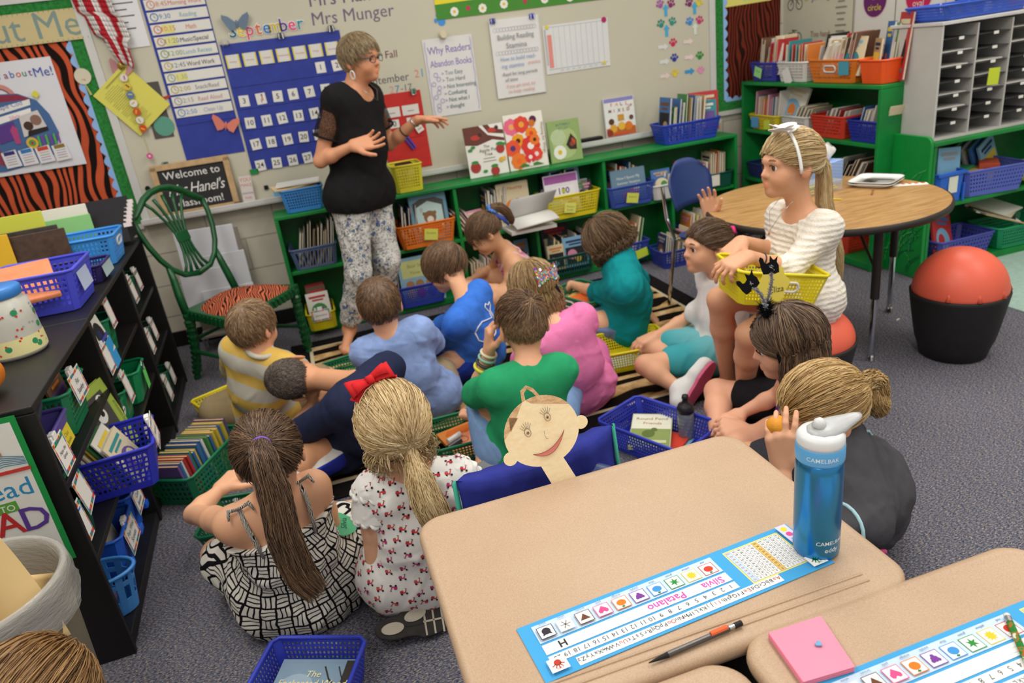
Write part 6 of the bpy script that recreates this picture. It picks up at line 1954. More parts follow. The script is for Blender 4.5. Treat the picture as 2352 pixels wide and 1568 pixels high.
 def arm(self,side,wrist,pole,ul=0.222,fl=0.185,hand=None,k=1.0,elbow=None):
  """side -1 left, 1 right (own). hand: dict(d, n, curl, spread, thumb)."""
  s=self.s
  sh=self.SR if side>0 else self.SL
  sh=sh-self.up*0.014*s
  w=V(wrist)
  e=V(elbow)if elbow is not None else ik(sh,w,ul*s,fl*s,pole)
  b=self.b
  b.cone(sh,lerp(sh,e,0.45),0.039*s*k,0.034*s*k,0.03*s)
  b.cone(lerp(sh,e,0.45),e,0.0335*s*k,0.027*s*k,0.015*s)
  m=lerp(e,w,0.35)
  b.cone(e,m,0.0275*s*k,0.028*s*k,0.015*s)
  b.cone(m,w,0.0275*s*k,0.0185*s*k,0.015*s)
  setattr(self,'aR' if side>0 else 'aL',(sh,e,w))
  hd=dict(d=unit(w-e),n=None,curl=0.5,spread=1.0,thumb=0.4)
  hd.update(hand or{})
  if hd['n']is None:
   hd['n']=unit(np.cross(np.cross(hd['d'],V(0,0,-1)),hd['d']))
  self.hand(w,hd['d'],hd['n'],side,hd['curl'],hd['spread'],hd['thumb'],hd.get('pts',None))
  return self
 def hand(self,w,d,n,side,curl,spread,thumb,index=None):
  s,b=self.s,self.b
  d=unit(d)
  n=unit(V(n)-d*np.dot(n,d))
  t=np.cross(d,n)*(1 if side>0 else-1)
  kn=[]
  for i,(l,x)in enumerate(((0.074,0.027),(0.077,0.009),(0.073,-0.009),(0.065,-0.026))):
   q=w+(d*l+t*x)*s
   kn.append(q)
   b.cone(w+(d*0.008+t*x*0.55)*s,q,0.0155*s,0.0108*s,0.012*s)
  cs=curl if isinstance(curl,(list,tuple))else[curl]*4
  for i,L in enumerate((0.060,0.067,0.062,0.048)):
   c=cs[i]
   fan=t*(1.5-i)*0.10*spread
   p,ang=kn[i],0.0
   r=0.0082*s
   for seg,(fr,da)in enumerate(((0.46,0.75),(0.30,0.95),(0.24,0.6))):
    ang+=c*da
    dd=unit(d*math.cos(ang)+n*math.sin(ang)+fan*(1-0.3*seg))
    q=p+dd*L*fr*s
    b.cone(p,q,r,r*0.9,0.003 if seg else 0.006)
    p,r=q,r*0.9
   self.flush.append((p,0.012*s,0.3))
  p=w+(d*0.018+t*0.022)*s
  dd=unit(d*0.75+t*(0.9-thumb*0.4)+n*(0.25+thumb*0.5))
  r=0.0125*s
  for seg,L in enumerate((0.034,0.03,0.022)):
   q=p+dd*L*s
   b.cone(p,q,r,r*0.85,0.01 if seg==0 else 0.004)
   p,r=q,r*0.84
   dd=unit(dd+d*0.25-t*0.12)
  return self
 def leg(self,side,ankle,pole,tl=0.33,sl=0.30,toe=None,k=1.0,knee=None,foot=True,fl=0.15):
  s,b=self.s,self.b
  hp=(self.HR if side>0 else self.HL)
  a=V(ankle)
  kn=V(knee)if knee is not None else ik(hp,a,tl*s,sl*s,pole)
  b.cone(hp,lerp(hp,kn,0.5),0.083*s*k,0.065*s*k,0.03*s)
  b.cone(lerp(hp,kn,0.5),kn,0.064*s*k,0.046*s*k,0.02*s)
  m=lerp(kn,a,0.32)
  b.cone(kn,m,0.046*s*k,0.046*s*k,0.02*s)
  b.cone(m,a,0.045*s*k,0.027*s*k,0.02*s)
  setattr(self,'lR' if side>0 else 'lL',(hp,kn,a))
  if foot:
   d=unit(V(toe)-a)
   he=a-d*0.028*s+V(0,0,-0.018*s)
   b.cone(a,he,0.03*s,0.026*s,0.02*s)
   f=a+d*fl*s
   b.cone(he,f,0.025*s,0.020*s,0.02*s)
   sd=unit(np.cross(d,V(0,0,1))if abs(d[2])<0.9 else self.rp)
   for i,x in enumerate((0.022,0.009,-0.003,-0.014,-0.023)):
    x=x*(-side)
    q=f+(d*(-0.01-0.005*i)+sd*x)*s
    b.cone(q,q+d*(0.024-0.003*i)*s,(0.011 if i==0 else 0.008)*s,None,0.006)
  return self
  # -- surfaces
 def build_body(self):
  v,f=self.b.mesh(self.vox)
  fl=np.zeros(len(v))
  for c,r,a in self.flush:
   d=np.linalg.norm(v-c,axis=1)
   fl=np.maximum(fl,a*np.clip(1.6*(1-d/r),0,1))
  self.body=np_object('body',v-self.o,f,self.skin,self.t,True,{'flush':('FLOAT',fl)})
  return self
 def garment(self,name,prims,clips,mat,amp=0.003,freq=55,h=None,axis=None,cuts=()):
  g=SDF()
  for q in prims:
   g.cone(*q)
  for c in cuts:
   g.cut(*c)
  for o,n in clips:
   g.clip(o,n)
  v,f=g.mesh(h or self.vox)
  if amp:
   v=wrinkle(v,f,amp,freq,self.seed)
   # unrolled cloth coordinates: around the trunk and along it
  up=self.up if axis is None else unit(axis)
  r1=unit(np.cross(up,self.fc+V(0.001,0,0)))
  f1=np.cross(up,r1)
  q=v-self.mid
  ang=np.arctan2(q@r1,q@f1)
  uv=np.stack([ang*0.125,q@up,np.hypot(q@r1,q@f1)],1)
  return np_object(name,v-self.o,f,mat,self.t,True,{'cloth':('FLOAT_VECTOR',uv)})
 def sleeve(self,arm,frac,e,flare=0.0):
  """Tapered cloth round the arm up to a fraction of the way to the wrist (1 = elbow, 2 = wrist)."""
  s=self.s
  sh,el,w=arm
  k=0.03*s
  out=[]
  if frac<=1:
   q=lerp(sh,el,frac)
   out.append((sh,q,0.041*s+e,0.036*s+e+flare,k))
   return out,[(q,unit(el-sh))]
  q=lerp(el,w,frac-1)
  out.append((sh,el,0.042*s+e,0.030*s+e,k))
  out.append((el,q,0.030*s+e,0.022*s+e+flare,0.02*s))
  return out,[(q,unit(w-el))]
 def shirt(self,mat,sl=0.55,e=0.012,hem=0.09,neck=0.0,flare=0.006,amp=0.003,freq=55,sr=None,belly=0.012,name='shirt',hip=1.0,chest=1.0,strap=None):
  s=self.s
  prims=self.torso_prims(e,hip,chest,belly)
  hw=0.087*s*hip+e
  prims.append((self.HL-self.up*0.01,self.HR-self.up*0.01,hw,hw,0.05*s))
  g=SDF()
  for q in prims:
   g.cone(*q)
   # sleeves are clipped at their cuffs before they join: build capsule lists ending at the cuff
  for arm,fr in((getattr(self,'aL',None),sl),(getattr(self,'aR',None),sl if sr is None else sr)):
   if arm is None or fr<=0:
    continue
   sp,_=self.sleeve(arm,fr,e,flare)
   for q in sp:
    g.cone(*q)
  nt=self.W(0,-0.022,-0.055)
  if neck:
   g.cut(lerp(self.C,nt,0.45)+self.fc*(neck-0.05)*0.9*s,neck*s,0.006)
  g.clip(self.P-self.up*hem*s,-self.up)
  if self.P[2]-hem*s<0.02:
   g.clip(V(0,0,0.004),V(0,0,-1))
  v,f=g.mesh(self.vox)
  v=wrinkle(v,f,amp,freq,self.seed)
  r1,f1=self.rc,self.fc
  q=v-self.mid
  uv=np.stack([np.arctan2(q@r1,-(q@f1))*0.125,q@self.up,np.hypot(q@r1,q@f1)],1)
  self.shirt_v,self.shirt_f=v,f
  self.shirt_o=np_object(name,v-self.o,f,mat,self.t,True,{'cloth':('FLOAT_VECTOR',uv)})
  return self.shirt_o
 def shorts(self,mat,frac=0.7,e=0.013,waist=0.085,amp=0.003,freq=50,name='shorts',legs=('lL','lR'),hip=1.0,flare=0.012):
  s=self.s
  prims=[(self.HL,self.HR,0.082*s*hip+e,0.082*s*hip+e,0.04*s),(self.P,self.P+self.up*waist*s,0.088*s*hip+e,0.084*s*hip+e,0.04*s)]
  for L in legs:
   hp,kn,an=getattr(self,L)
   if frac<=1:
    q=lerp(hp,kn,frac)
    prims+=[(hp,lerp(hp,q,0.5),0.086*s+e,0.074*s+e,0.04*s),(lerp(hp,q,0.5),q,0.074*s+e,0.058*s+e+flare*0.5,0.03*s)]
   else:
    q=lerp(kn,an,frac-1)
    prims+=[(hp,kn,0.084*s+e,0.05*s+e,0.04*s),(kn,q,0.05*s+e,0.036*s+e+flare,0.03*s)]
  clips=[(self.P+self.up*waist*s,self.up)]
  if self.P[2]<0.3:
   clips.append((V(0,0,0.003),V(0,0,-1)))
  return self.garment(name,prims,clips,mat,amp,freq)
 def shoe(self,leg,toe,mat,sole,up=None,L=0.19,name='shoe'):
  s=self.s
  a=V(leg[2])
  d=unit(V(toe)-a)
  u=unit(V(up)if up is not None else V(0,0,1))
  u=unit(u-d*np.dot(u,d))
  sd=np.cross(d,u)
  he,to=a-d*0.04*s-u*0.03*s,a+d*(L-0.06)*s-u*0.035*s
  g=SDF()
  g.cone(a+u*0.0*s,he,0.038*s,0.036*s,0.02)
  g.cone(he,to,0.034*s,0.030*s,0.03)
  g.cone(lerp(he,to,0.75)+sd*0.012*s,to+sd*0.004,0.032*s,0.028*s,0.02)
  g.cone(a,lerp(he,to,0.6),0.034*s,0.03*s,0.03)
  bo=he-u*0.026*s
  g.clip(bo,-u)
  g.clip(a+u*0.03*s,u)
  v,f=g.mesh(0.0045)
  o=np_object(name,v-self.o,f,mat,self.t,True)
  X=frame(lerp(he,to,0.5)-u*0.030*s-self.o,d,u)
  l=np.linalg.norm(to-he)/2+0.03*s
  pts=[]
  for i in range(28):
   t=2*PI*i/28
   x=l*math.cos(t)
   wd=0.036*s*(1.05 if x>0 else 0.9)
   pts.append((x,wd*math.copysign(abs(math.sin(t))**0.75,math.sin(t))))
  so=MB().prism(pts,0.014*s,sole,X,-0.007*s).build('sole',parent=o,bevel=0.003)
  self.sole_frame=X
  return o
  # -- hair
 def hair(self,mat,style='short',n=1500,hl=(0.004,0.62),t=0.011,L=0.03,wd=0.0009,seed=0,gather=(0,-0.8,0.6),tail=None,tail_r=(0.02,),tail_n=10,crown=(0.02,-0.45,0.9),fall=0.15,lift=0.25,rim=-0.25,spread=1.9,drop=None,cap=True,curl=0.0,cut=None,base=0.3,frizz=0.0,part=0.0):
  r=np.random.default_rng(self.seed+seed)
  h,A,O=self.hs,self.hax,self.hc-self.o
  c0,rad=V(0,-0.010,0.02),V(0.072,0.092,0.085)
  toW=lambda q:O+h*(q@A)
  line=lambda q:q[...,2]-(hl[0]+hl[1]*q[...,1])-0.012*np.cos(q[...,0]*30)
  VV,FF,TT=[],[],[]
  nv=0
  if cap:
   nu,nl=64,40
   th,ph=np.linspace(0,2*PI,nu,endpoint=False),np.linspace(0.001,PI*0.86,nl)
   d=np.stack([np.sin(ph)[:,None]*np.cos(th)[None],np.sin(ph)[:,None]*np.sin(th)[None],np.cos(ph)[:,None]*np.ones_like(th)[None]],-1)
   q=c0+d*rad
   g=np.clip(line(q)/0.03,0,1)
   off=(t*(0.25+0.75*np.sqrt(g))+0.0012*np.sin(th*23+3*np.sin(ph*9)[:,None]))
   p=c0+d*(rad+off[...,None])
   keep=line(q)>-0.002
   I=np.arange(nu*nl).reshape(nl,nu)
   f=np.stack([I[:-1],np.roll(I[:-1],-1,1),np.roll(I[1:],-1,1),I[1:]],-1).reshape(-1,4)
   f=f[keep.reshape(-1)[f].all(1)][:,::-1]
   VV.append(toW(p.reshape(-1,3)))
   FF.append(f)
   TT.append(np.full(nu*nl,base)+0.12*r.normal(size=nu*nl))
   nv+=nu*nl
  d=r.normal(size=(n*3,3))
  d/=np.linalg.norm(d,axis=1,keepdims=True)
  q=c0+d*rad
  ok=line(q)>0.0
  if cut is not None:
   ok&=cut(q)
  d=d[ok][:n]
  n=len(d)
  surf=lambda dd,o_:c0+dd*(rad+o_)
  rnd=r.uniform(0,1,(n,1))
  tint=np.clip(r.normal(0.5,0.24,n),0,1)
  P=[]
  if style=='short':
   cr=unit(crown)
   tg=d-cr*(d@cr)[:,None]
   tg=d*0+(d*(d@cr)[:,None]-cr)*1.0
   tg/=np.linalg.norm(tg,axis=1,keepdims=True)+1e-9
   tg+=r.normal(0,0.22,(n,3))
   K=5
   for i in range(K):
    s=i/(K-1)
    a=s*L/0.085*(0.7+0.6*rnd)
    dd=d*np.cos(a)+tg*np.sin(a)
    dd/=np.linalg.norm(dd,axis=1,keepdims=True)
    P.append(toW(surf(dd,t*0.8+(lift*L*s*(1-0.35*s))*(0.5+rnd))))
  else:
   K1=9
   if style=='tail':
    g=np.repeat(unit(gather)[None],n,0)+r.normal(0,0.05,(n,3))
    g/=np.linalg.norm(g,axis=1,keepdims=True)
   else:
    az=np.arctan2(d[:,0]+part,-d[:,1])
    az=np.clip(az+r.normal(0,0.07,n),-spread,spread)*(1-0.04*r.uniform(0,1,n))
    el=rim+r.normal(0,0.05,n)
    g=np.stack([np.sin(az)*np.cos(el),-np.cos(az)*np.cos(el),np.sin(el)],1)
   co=np.clip((d*g).sum(1),-0.999,0.999)
   om=np.arccos(co)[:,None]
   so=np.sin(om)+1e-6
   off=t*(0.65+0.75*rnd)
   for i in range(K1):
    s=i/(K1-1)
    dd=(np.sin((1-s)*om)*d+np.sin(s*om)*g)/so
    dd/=np.linalg.norm(dd,axis=1,keepdims=True)
    P.append(toW(surf(dd,off*(1+0.25*math.sin(PI*s))))+r.normal(0,0.0006+frizz*s,(n,3)))
   if style=='tail' and tail is not None:
    pts=[V(x)-self.o for x in tail]
    K2=tail_n
    rr_,an=np.sqrt(r.uniform(0,1,n)),r.uniform(0,2*PI,n)
    ln=r.uniform(0.72,1.0,n)
    pa=np.array(pts)
    u_=np.linspace(0,1,len(pa))
    for i in range(1,K2+1):
     s=ln*i/K2
     c=np.stack([np.interp(s,u_,pa[:,j])for j in range(3)],1)
     c2=np.stack([np.interp(np.minimum(s+0.04,1.04),np.append(u_,1.05),np.append(pa[:,j],2*pa[-1,j]-lerp(pa[-1],pa[-2],1)[j]if False else pa[-1,j]+0.05*(pa[-1,j]-pa[-2,j])*len(pa)))for j in range(3)],1)
     tn=c2-c
     tn/=np.linalg.norm(tn,axis=1,keepdims=True)+1e-9
     e1=np.cross(tn,A[0]+0.01)
     e1/=np.linalg.norm(e1,axis=1,keepdims=True)+1e-9
     e2=np.cross(tn,e1)
     R=np.interp(s,np.linspace(0,1,len(tail_r)),tail_r)*rr_
     w_=an+curl*s*3
     P.append(c+e1*(R*np.cos(w_))[:,None]+e2*(R*np.sin(w_))[:,None]+r.normal(0,0.0015+frizz,(n,3)))
   elif style=='loose':
    last=P[-1]
    ctr=O+h*(V(0,-0.02,-0.05)@A)
    dn=V(drop)if drop is not None else V(0,0,-1)
    outw=last-ctr
    outw-=dn*(outw@dn)[:,None]
    outw/=np.linalg.norm(outw,axis=1,keepdims=True)+1e-9
    K2=8
    ln=fall*r.uniform(0.85,1.08,n)
    ph_=r.uniform(0,6,n)
    for i in range(1,K2+1):
     s=i/K2
     wob=curl*0.012*np.sin(ph_+s*7)
     P.append(last+dn*(ln*s)[:,None]+outw*(0.012*math.sin(PI*min(s*1.2,1))-0.012*s+wob)[:,None]*h+r.normal(0,0.0012+frizz,(n,3)))
  P=np.stack(P,1)
  K=P.shape[1]
  tn=np.gradient(P,axis=1)
  tn/=np.linalg.norm(tn,axis=2,keepdims=True)+1e-9
  nr=P-(O+h*(c0@A))
  sd=np.cross(tn,nr)
  sd/=np.linalg.norm(sd,axis=2,keepdims=True)+1e-9
  up=np.cross(sd,tn)
  w=wd*np.interp(np.linspace(0,1,K),[0,0.1,0.75,1],[0.8,1,0.9,0.3])[None,:,None]*r.uniform(0.7,1.4,(n,1,1))
  ring=[P+w*(math.cos(a)*1.4*sd+math.sin(a)*up)for a in(PI/2,PI/2+2.1,PI/2+4.2)]
  v=np.stack(ring,2).reshape(-1,3)
  I=np.arange(n*K*3).reshape(n,K,3)
  f=np.stack([I[:,:-1],np.roll(I,-1,2)[:,:-1],np.roll(I,-1,2)[:,1:],I[:,1:]],-1).reshape(-1,4)
  VV.append(v)
  FF.append(f+nv)
  TT.append(np.repeat(tint,K*3))
  return np_object('hair',np.concatenate(VV),np.concatenate(FF),mat,self.t,True,{'tint':('FLOAT',np.concatenate(TT))})
 def tubepart(self,name,pts,r,mat,seg=8,closed=False,flat=1.0):
  return MB().tube([V(p)-self.o for p in pts],r,mat,seg,closed,flat=flat).build(name,parent=self.t,smooth=True)
 def ring_at(self,name,c,ax,r,w,mat,seg=24):
  ax=unit(ax)
  u=unit(np.cross(ax,V(0.3,0.5,0.81)))
  q=np.cross(ax,u)
  return self.tubepart(name,[V(c)+r*(math.cos(a)*u+math.sin(a)*q)for a in np.linspace(0,2*PI,seg,endpoint=False)],w,mat,8,True)
HAIR_BROWN=mat_hair('#3c2b1e','#70553e','#a07d5a')
HAIR_DKBROWN=mat_hair('#2c1e16','#5a4432','#907054')
HAIR_LTBROWN=mat_hair('#5c4632','#917354','#bb9d78')
HAIR_BLOND=mat_hair('#8d6d44','#c8ab7a','#ecd9ae')
HAIR_DKBLOND=mat_hair('#6a5034','#a6865c','#d4b888')
HAIR_BUZZ=mat_hair('#38302a','#5c5048','#857668')
# ---------------------------------------------------------------- the people
def pz(px,py,z):
 return V(*atz(px,py,z))
def py_(px,py,y):
 return V(*aty(px,py,y))
def cross_legs(p,kz=0.13,spread=0.24,fwd=0.2,kl=None,kr=None,foot=True):
 s=p.s
 for sd in(-1,1):
  r=p.rp*sd
  kn=p.P+p.fp*fwd*s+r*spread*s
  kn[2]=kz*s
  if sd<0 and kl is not None:
   kn=V(kl)
  if sd>0 and kr is not None:
   kn=V(kr)
  an=p.P+p.fp*(0.30 if sd>0 else 0.23)*s-r*0.05*s
  an[2]=0.06*s
  p.leg(sd,an,V(0,0,1),knee=kn,toe=an-r*0.15*s+V(0,0,-0.02),foot=foot)
 return p
def lap_hand(p,sd,fwd=0.28,side=0.08,z=0.2):
 w=p.P+p.fp*fwd*p.s+p.rp*sd*side*p.s
 w[2]=z
 p.arm(sd,w,p.rp*sd*1.0-p.fp*0.3+V(0,0,-0.5),hand=dict(curl=0.6))
def cloth_pattern(name,build):
 t=NT(name)
 build(t)
 return t.done(0.9,0.12)
def stripes(t):
 v=t.co(attr='cloth')
 sp=t.n('ShaderNodeSeparateXYZ')
 t.l(v,sp.inputs[0])
 s=t.math('FRACT',t.math('MULTIPLY',t.math('ADD',sp.outputs['Y'],0.537),8.6))
 t.base(t.ramp(s,((0.0,'#c9c3b4'),(0.55,'#dfb85c')),'CONSTANT'))
 t.bump(t.noise(t.co('Object'),420,2),0.3,0.001)
def floral(t):
 v=t.co('Object',(1,1,1))
 a=t.n('ShaderNodeTexVoronoi',Scale=22.0,Randomness=0.9)
 b=t.n('ShaderNodeTexVoronoi',Scale=75.0,Randomness=1.0)
 n=t.n('ShaderNodeTexNoise',Scale=30.0,Detail=2.0)
 t.l(v,n.inputs['Vector'])
 vv=t.mix(0.06,v,n.outputs['Color'],'ADD')
 t.l(vv,a.inputs['Vector'])
 t.l(v,b.inputs['Vector'])
 c1=t.ramp(a.outputs['Distance'],((0.0,'#46598a'),(0.2,'#6a80aa'),(0.27,'#2c323e'),(0.33,'#c9c7c2'),(0.44,'#d2d0ca'),(0.49,'#454c54'),(0.56,'#cfcdc7')))
 c2=t.ramp(b.outputs['Distance'],((0.0,'#5c646c'),(0.25,'#9a9c9c'),(0.45,'#ffffff')))
 t.base(t.mix(0.75,c1,c2,'MULTIPLY'))
 t.bump(t.noise(t.co('Object'),300,2),0.25,0.001)
def strokes(t):
 """Little bundles of white brush strokes, alternately upright and lying, on black."""
 v=t.co(attr='cloth',scale=(28,28,0))
 sp=t.n('ShaderNodeSeparateXYZ')
 n=t.n('ShaderNodeTexNoise',Scale=0.9,Detail=1.0)
 t.l(v,n.inputs['Vector'])
 t.l(t.mix(0.35,v,n.outputs['Color'],'ADD'),sp.inputs[0])
 X,Y=sp.outputs['X'],sp.outputs['Y']
 par=t.math('MODULO',t.math('ABSOLUTE',t.math('ADD',t.math('FLOOR',X),t.math('FLOOR',Y))),2.0)
 fx,fy=t.math('FRACT',X),t.math('FRACT',Y)
 mixv=lambda a,b:t.math('ADD',t.math('MULTIPLY',a,par),t.math('MULTIPLY',b,t.math('SUBTRACT',1.0,par)))
 u=mixv(fx,fy)
 w=mixv(fy,fx)
 st=t.math('LESS_THAN',t.math('ABSOLUTE',t.math('SUBTRACT',t.math('FRACT',t.math('MULTIPLY',u,3.0)),0.5)),0.36)
 e1=t.math('LESS_THAN',t.math('ABSOLUTE',t.math('SUBTRACT',w,0.5)),0.41)
 e2=t.math('LESS_THAN',t.math('ABSOLUTE',t.math('SUBTRACT',u,0.5)),0.44)
 t.base(t.mix(t.math('MULTIPLY',t.math('MULTIPLY',st,e1),e2),'#151416','#d9d5cb'))
 t.bump(t.noise(t.co('Object'),400,2),0.25,0.001)
def lace(t):
 v=t.co('Object')
 sp=t.n('ShaderNodeSeparateXYZ')
 t.l(v,sp.inputs[0])
 w=t.n('ShaderNodeTexWave',wave_type='BANDS',bands_direction='Z',Scale=16.0,Distortion=1.5,Detail=2.0)
 t.l(v,w.inputs['Vector'])
 b=t.n('ShaderNodeTexVoronoi',Scale=150.0)
 t.l(v,b.inputs['Vector'])
 t.base(t.mix(0.5,t.ramp(w.outputs['Fac'],((0.3,'#e6dfd2'),(0.6,'#f1ede5'))),t.ramp(b.outputs['Distance'],((0.1,'#d9cdb8'),(0.45,'#f4f0e8'))),'MULTIPLY'))
 t.bump(t.math('ADD',w.outputs['Fac'],t.math('MULTIPLY',b.outputs['Distance'],0.6)),0.6,0.004)
def tiedye(t):
 n=t.noise(t.co('Object'),16,3)
 t.base(t.ramp(n,((0.35,'#a83a70'),(0.45,'#d58aa6'),(0.55,'#e2c4c4'),(0.65,'#c06a90'))))
 # --- the teacher
tb=(0.20,4.18,0)
p=Person('woman teacher with short hair and glasses in black blouse and floral trousers',tb,s=1.24,hs=1.06,skin='#c98f6c',vox=0.005)
p.torso((0.31,4.18,0.86),(0.375,4.17,1.375),-42,0,0.0,hip=1.1,chest=1.1)
p.head((0.45,4.14,1.545),-42,4,3,nr=0.043).face_parts('#5a4a38','#7a6248')
p.arm(1,(0.30,3.965,1.135),V(-1,0.2,-0.6),0.235,0.19,elbow=(0.13,4.06,1.075),hand=dict(d=V(0.95,0.0,0.05),n=V(0.0,-0.75,0.65),curl=[0.2,0.3,0.4,0.45],spread=1.2,thumb=-0.1))
p.arm(-1,(0.70,4.22,1.19),V(0.3,0.2,-1),0.235,0.19,hand=dict(d=V(0.95,-0.05,-0.1),n=V(0.1,-0.3,-1),curl=[0.15,0.3,0.45,0.5],spread=1.6,thumb=0.2))
p.leg(1,(0.085,4.15,0.095),V(0.4,-0.8,0),0.34,0.31,toe=(0.03,3.98,0.03),k=1.0)
p.leg(-1,(0.29,4.27,0.095),V(0.4,-0.8,0),0.34,0.31,toe=(0.34,4.13,0.03),k=1.0)
p.build_body()
TOP=cloth('#1d1b1d',0.1)
p.shirt(TOP,sl=0.0,e=0.021,hem=0.065,neck=0.08,amp=0.003,freq=34,belly=0.03,hip=1.06,chest=1.1)
MESH=NT('sheer_mesh_fabric')
ck=MESH.n('ShaderNodeTexVoronoi',Scale=260.0)
MESH.l(MESH.co('Object'),ck.inputs['Vector'])
MESH.base('#241d1b')
MESH.l(MESH.ramp(ck.outputs['Distance'],((0.3,(0.12,0.12,0.12,1)),(0.5,(0.8,0.8,0.8,1)))),MESH.b.inputs['Alpha'])
MESH=MESH.done(0.85,0.1)
for nm in('aR','aL'):
 sp,cl=p.sleeve(getattr(p,nm),0.62,0.012,0.008)
 p.garment('sleeve',sp,cl,MESH,0.002,40)
 q,d=cl[0]
 p.ring_at('sleeve_cuff',q,d,0.064,0.006,TOP)
p.shorts(cloth_pattern('floral_print',floral),1.78,0.009,-0.01,0.005,34,'trousers',hip=1.08,flare=0.012)
p.hair(mat_hair('#57462f','#8f7a5a','#bba57e'),'short',3400,(0.026,0.62),0.018,0.042,0.0011,lift=0.25,crown=(0.1,-0.3,0.95))
GL=M('#1c2438',0.25,0.5)
for sg in(-1,1):
 c=lambda x,y,z:p.W(sg*x,y,z)
 p.tubepart('glasses_rim',[p.W(sg*(0.034+0.022*math.cos(a)),0.097-0.008*math.cos(a)**2*(1 if math.cos(a)>0 else 0),-0.002+0.0165*math.sin(a))for a in np.linspace(0,2*PI,18,endpoint=False)],0.0018,GL,6,True)
 p.tubepart('glasses_arm',[p.W(sg*0.056,0.09,0.004),p.W(sg*0.076,0.05,0.006),p.W(sg*0.08,-0.005,0.006)],0.0022,GL,6)
 p.tubepart('earring',[p.W(sg*0.083+sg*0.003*math.sin(a),-0.004+0.011*math.cos(a),-0.066+0.020*math.sin(a))for a in np.linspace(0,2*PI,16,endpoint=False)],0.0042,plastic('#e2dfd6'),6,True)
p.tubepart('glasses_bridge',[p.W(-0.012,0.098,0.002),p.W(0,0.1,0.005),p.W(0.012,0.098,0.002)],0.0018,GL,6)
p.tubepart('necklace',[p.W(-0.055,-0.02,-0.12),p.W(-0.045,0.035,-0.155),p.W(0.0,0.06,-0.20),p.W(0.045,0.035,-0.155),p.W(0.055,-0.02,-0.12)],0.0012,STEEL,6)
sh,el,w=p.aL
p.ring_at('wrist_band',lerp(el,w,0.55),w-el,0.031,0.004,M('#2a2626'))
p.ring_at('watch_strap',lerp(el,w,0.93),w-el,0.028,0.004,STEEL)
SB=M('#1c1818',0.5)
for nm,toe in(('lR',V(0.03,3.98,0.03)),('lL',V(0.34,4.13,0.03))):
 an=getattr(p,nm)[2]
 d=unit(toe-an)
 d[2]=0
 d=unit(d)
 sd=np.cross(d,V(0,0,1))
 p.ring_at('sandal_strap',an+V(0,0,-0.012),V(0,0,1),0.038,0.004,SB)
 p.tubepart('sandal_thong',[an+d*0.034+V(0,0,-0.012),an+d*0.09+V(0,0,-0.03),an+d*0.145+V(0,0,-0.058),an+d*0.175+V(0,0,-0.075)],[0.005,0.007,0.007,0.004],SB,8)
 X=frame(V(an[0],an[1],0.014)+d*0.062-p.o,d,(0,0,1))
 pts=[(0.125*math.cos(a),(0.040 if math.cos(a)>0 else 0.033)*math.copysign(abs(math.sin(a))**0.7,math.sin(a)))for a in np.linspace(0,2*PI,28,endpoint=False)]
 MB().prism(pts,0.010,SB,X,-0.005).build('sandal_sole',parent=p.t)
 # --- girl on the ball stool
p=Person('girl in white lace dress with long ponytail and white headband sitting on the coral ball',(1.755,2.30,0),s=1.14,hs=1.07,skin='#cf9a78',vox=0.0048)
P0,C0,H0=V(1.775,2.31,0.485),py_(1845,500,2.31),py_(1812,378,2.31)
p.torso(P0,C0,188,-6,0.0,hip=0.92,chest=0.92)
p.head(H0,176,-3,2,nr=0.038).face_parts('#5a4636','#8a6e4c')
wl,wr=py_(1722,588,2.16),py_(1706,553,2.36)
p.arm(-1,wl,V(0.4,-0.3,-1),elbow=py_(1812,622,2.17),hand=dict(d=V(-0.9,0.1,-0.25),n=V(0.1,0.2,-1),curl=[0.5,0.6,0.7,0.8],thumb=0.3))
p.arm(1,wr,V(0.4,0.3,-1),elbow=py_(1790,580,2.42),hand=dict(d=V(-0.85,-0.15,-0.4),n=V(-0.3,0,-1),curl=[0.6,0.7,0.8,0.8],thumb=0.3))
aL,aR=py_(1708,915,2.33),py_(1672,868,2.48)
p.leg(-1,V(aL[0],aL[1],0.075),V(-1,-0.2,0.3),0.33,0.31,toe=V(aL[0]-0.17,aL[1]-0.06,0.03),knee=py_(1722,768,2.17),k=0.92)
p.leg(1,V(aR[0],aR[1],0.075),V(-1,0.1,0.3),0.33,0.31,toe=V(aR[0]-0.15,aR[1]-0.12,0.03),knee=py_(1655,688,2.36),k=0.92)
p.build_body()
LACE=cloth_pattern('white_lace',lace)
p.shirt(LACE,sl=1.25,e=0.011,hem=0.11,neck=0.072,amp=0.003,freq=70,hip=0.95,chest=0.92,name='dress_bodice')
g=[]
for L in(p.lL,p.lR):
 q=lerp(L[0],L[1],0.52)
 g+=[(L[0],q,0.098,0.084,0.05)]
g+=[(p.HL,p.HR,0.106,0.106,0.05),(p.P,p.P+V(0,0,0.09),0.104,0.095,0.04)]
q=lerp(lerp(p.lL[0],p.lL[1],0.55),lerp(p.lR[0],p.lR[1],0.55),0.5)
p.garment('dress_skirt',g,[(q,unit(q-p.P))],LACE,0.004,60)
GB=p.W
p.hair(HAIR_BLOND,'tail',2600,(-0.004,0.42),0.014,gather=(0,-0.97,0.05),tail=[GB(0,-0.105,0.02),GB(0,-0.135,-0.02),py_(1893,470,2.30),py_(1908,530,2.28),py_(1922,590,2.27),py_(1926,650,2.26)],tail_r=(0.018,0.026,0.03,0.03,0.026,0.014),tail_n=12,wd=0.0011)
p.ring_at('hair_tie',GB(0,-0.112,0.012),p.hax[1],0.021,0.006,cloth('#e8786a'))
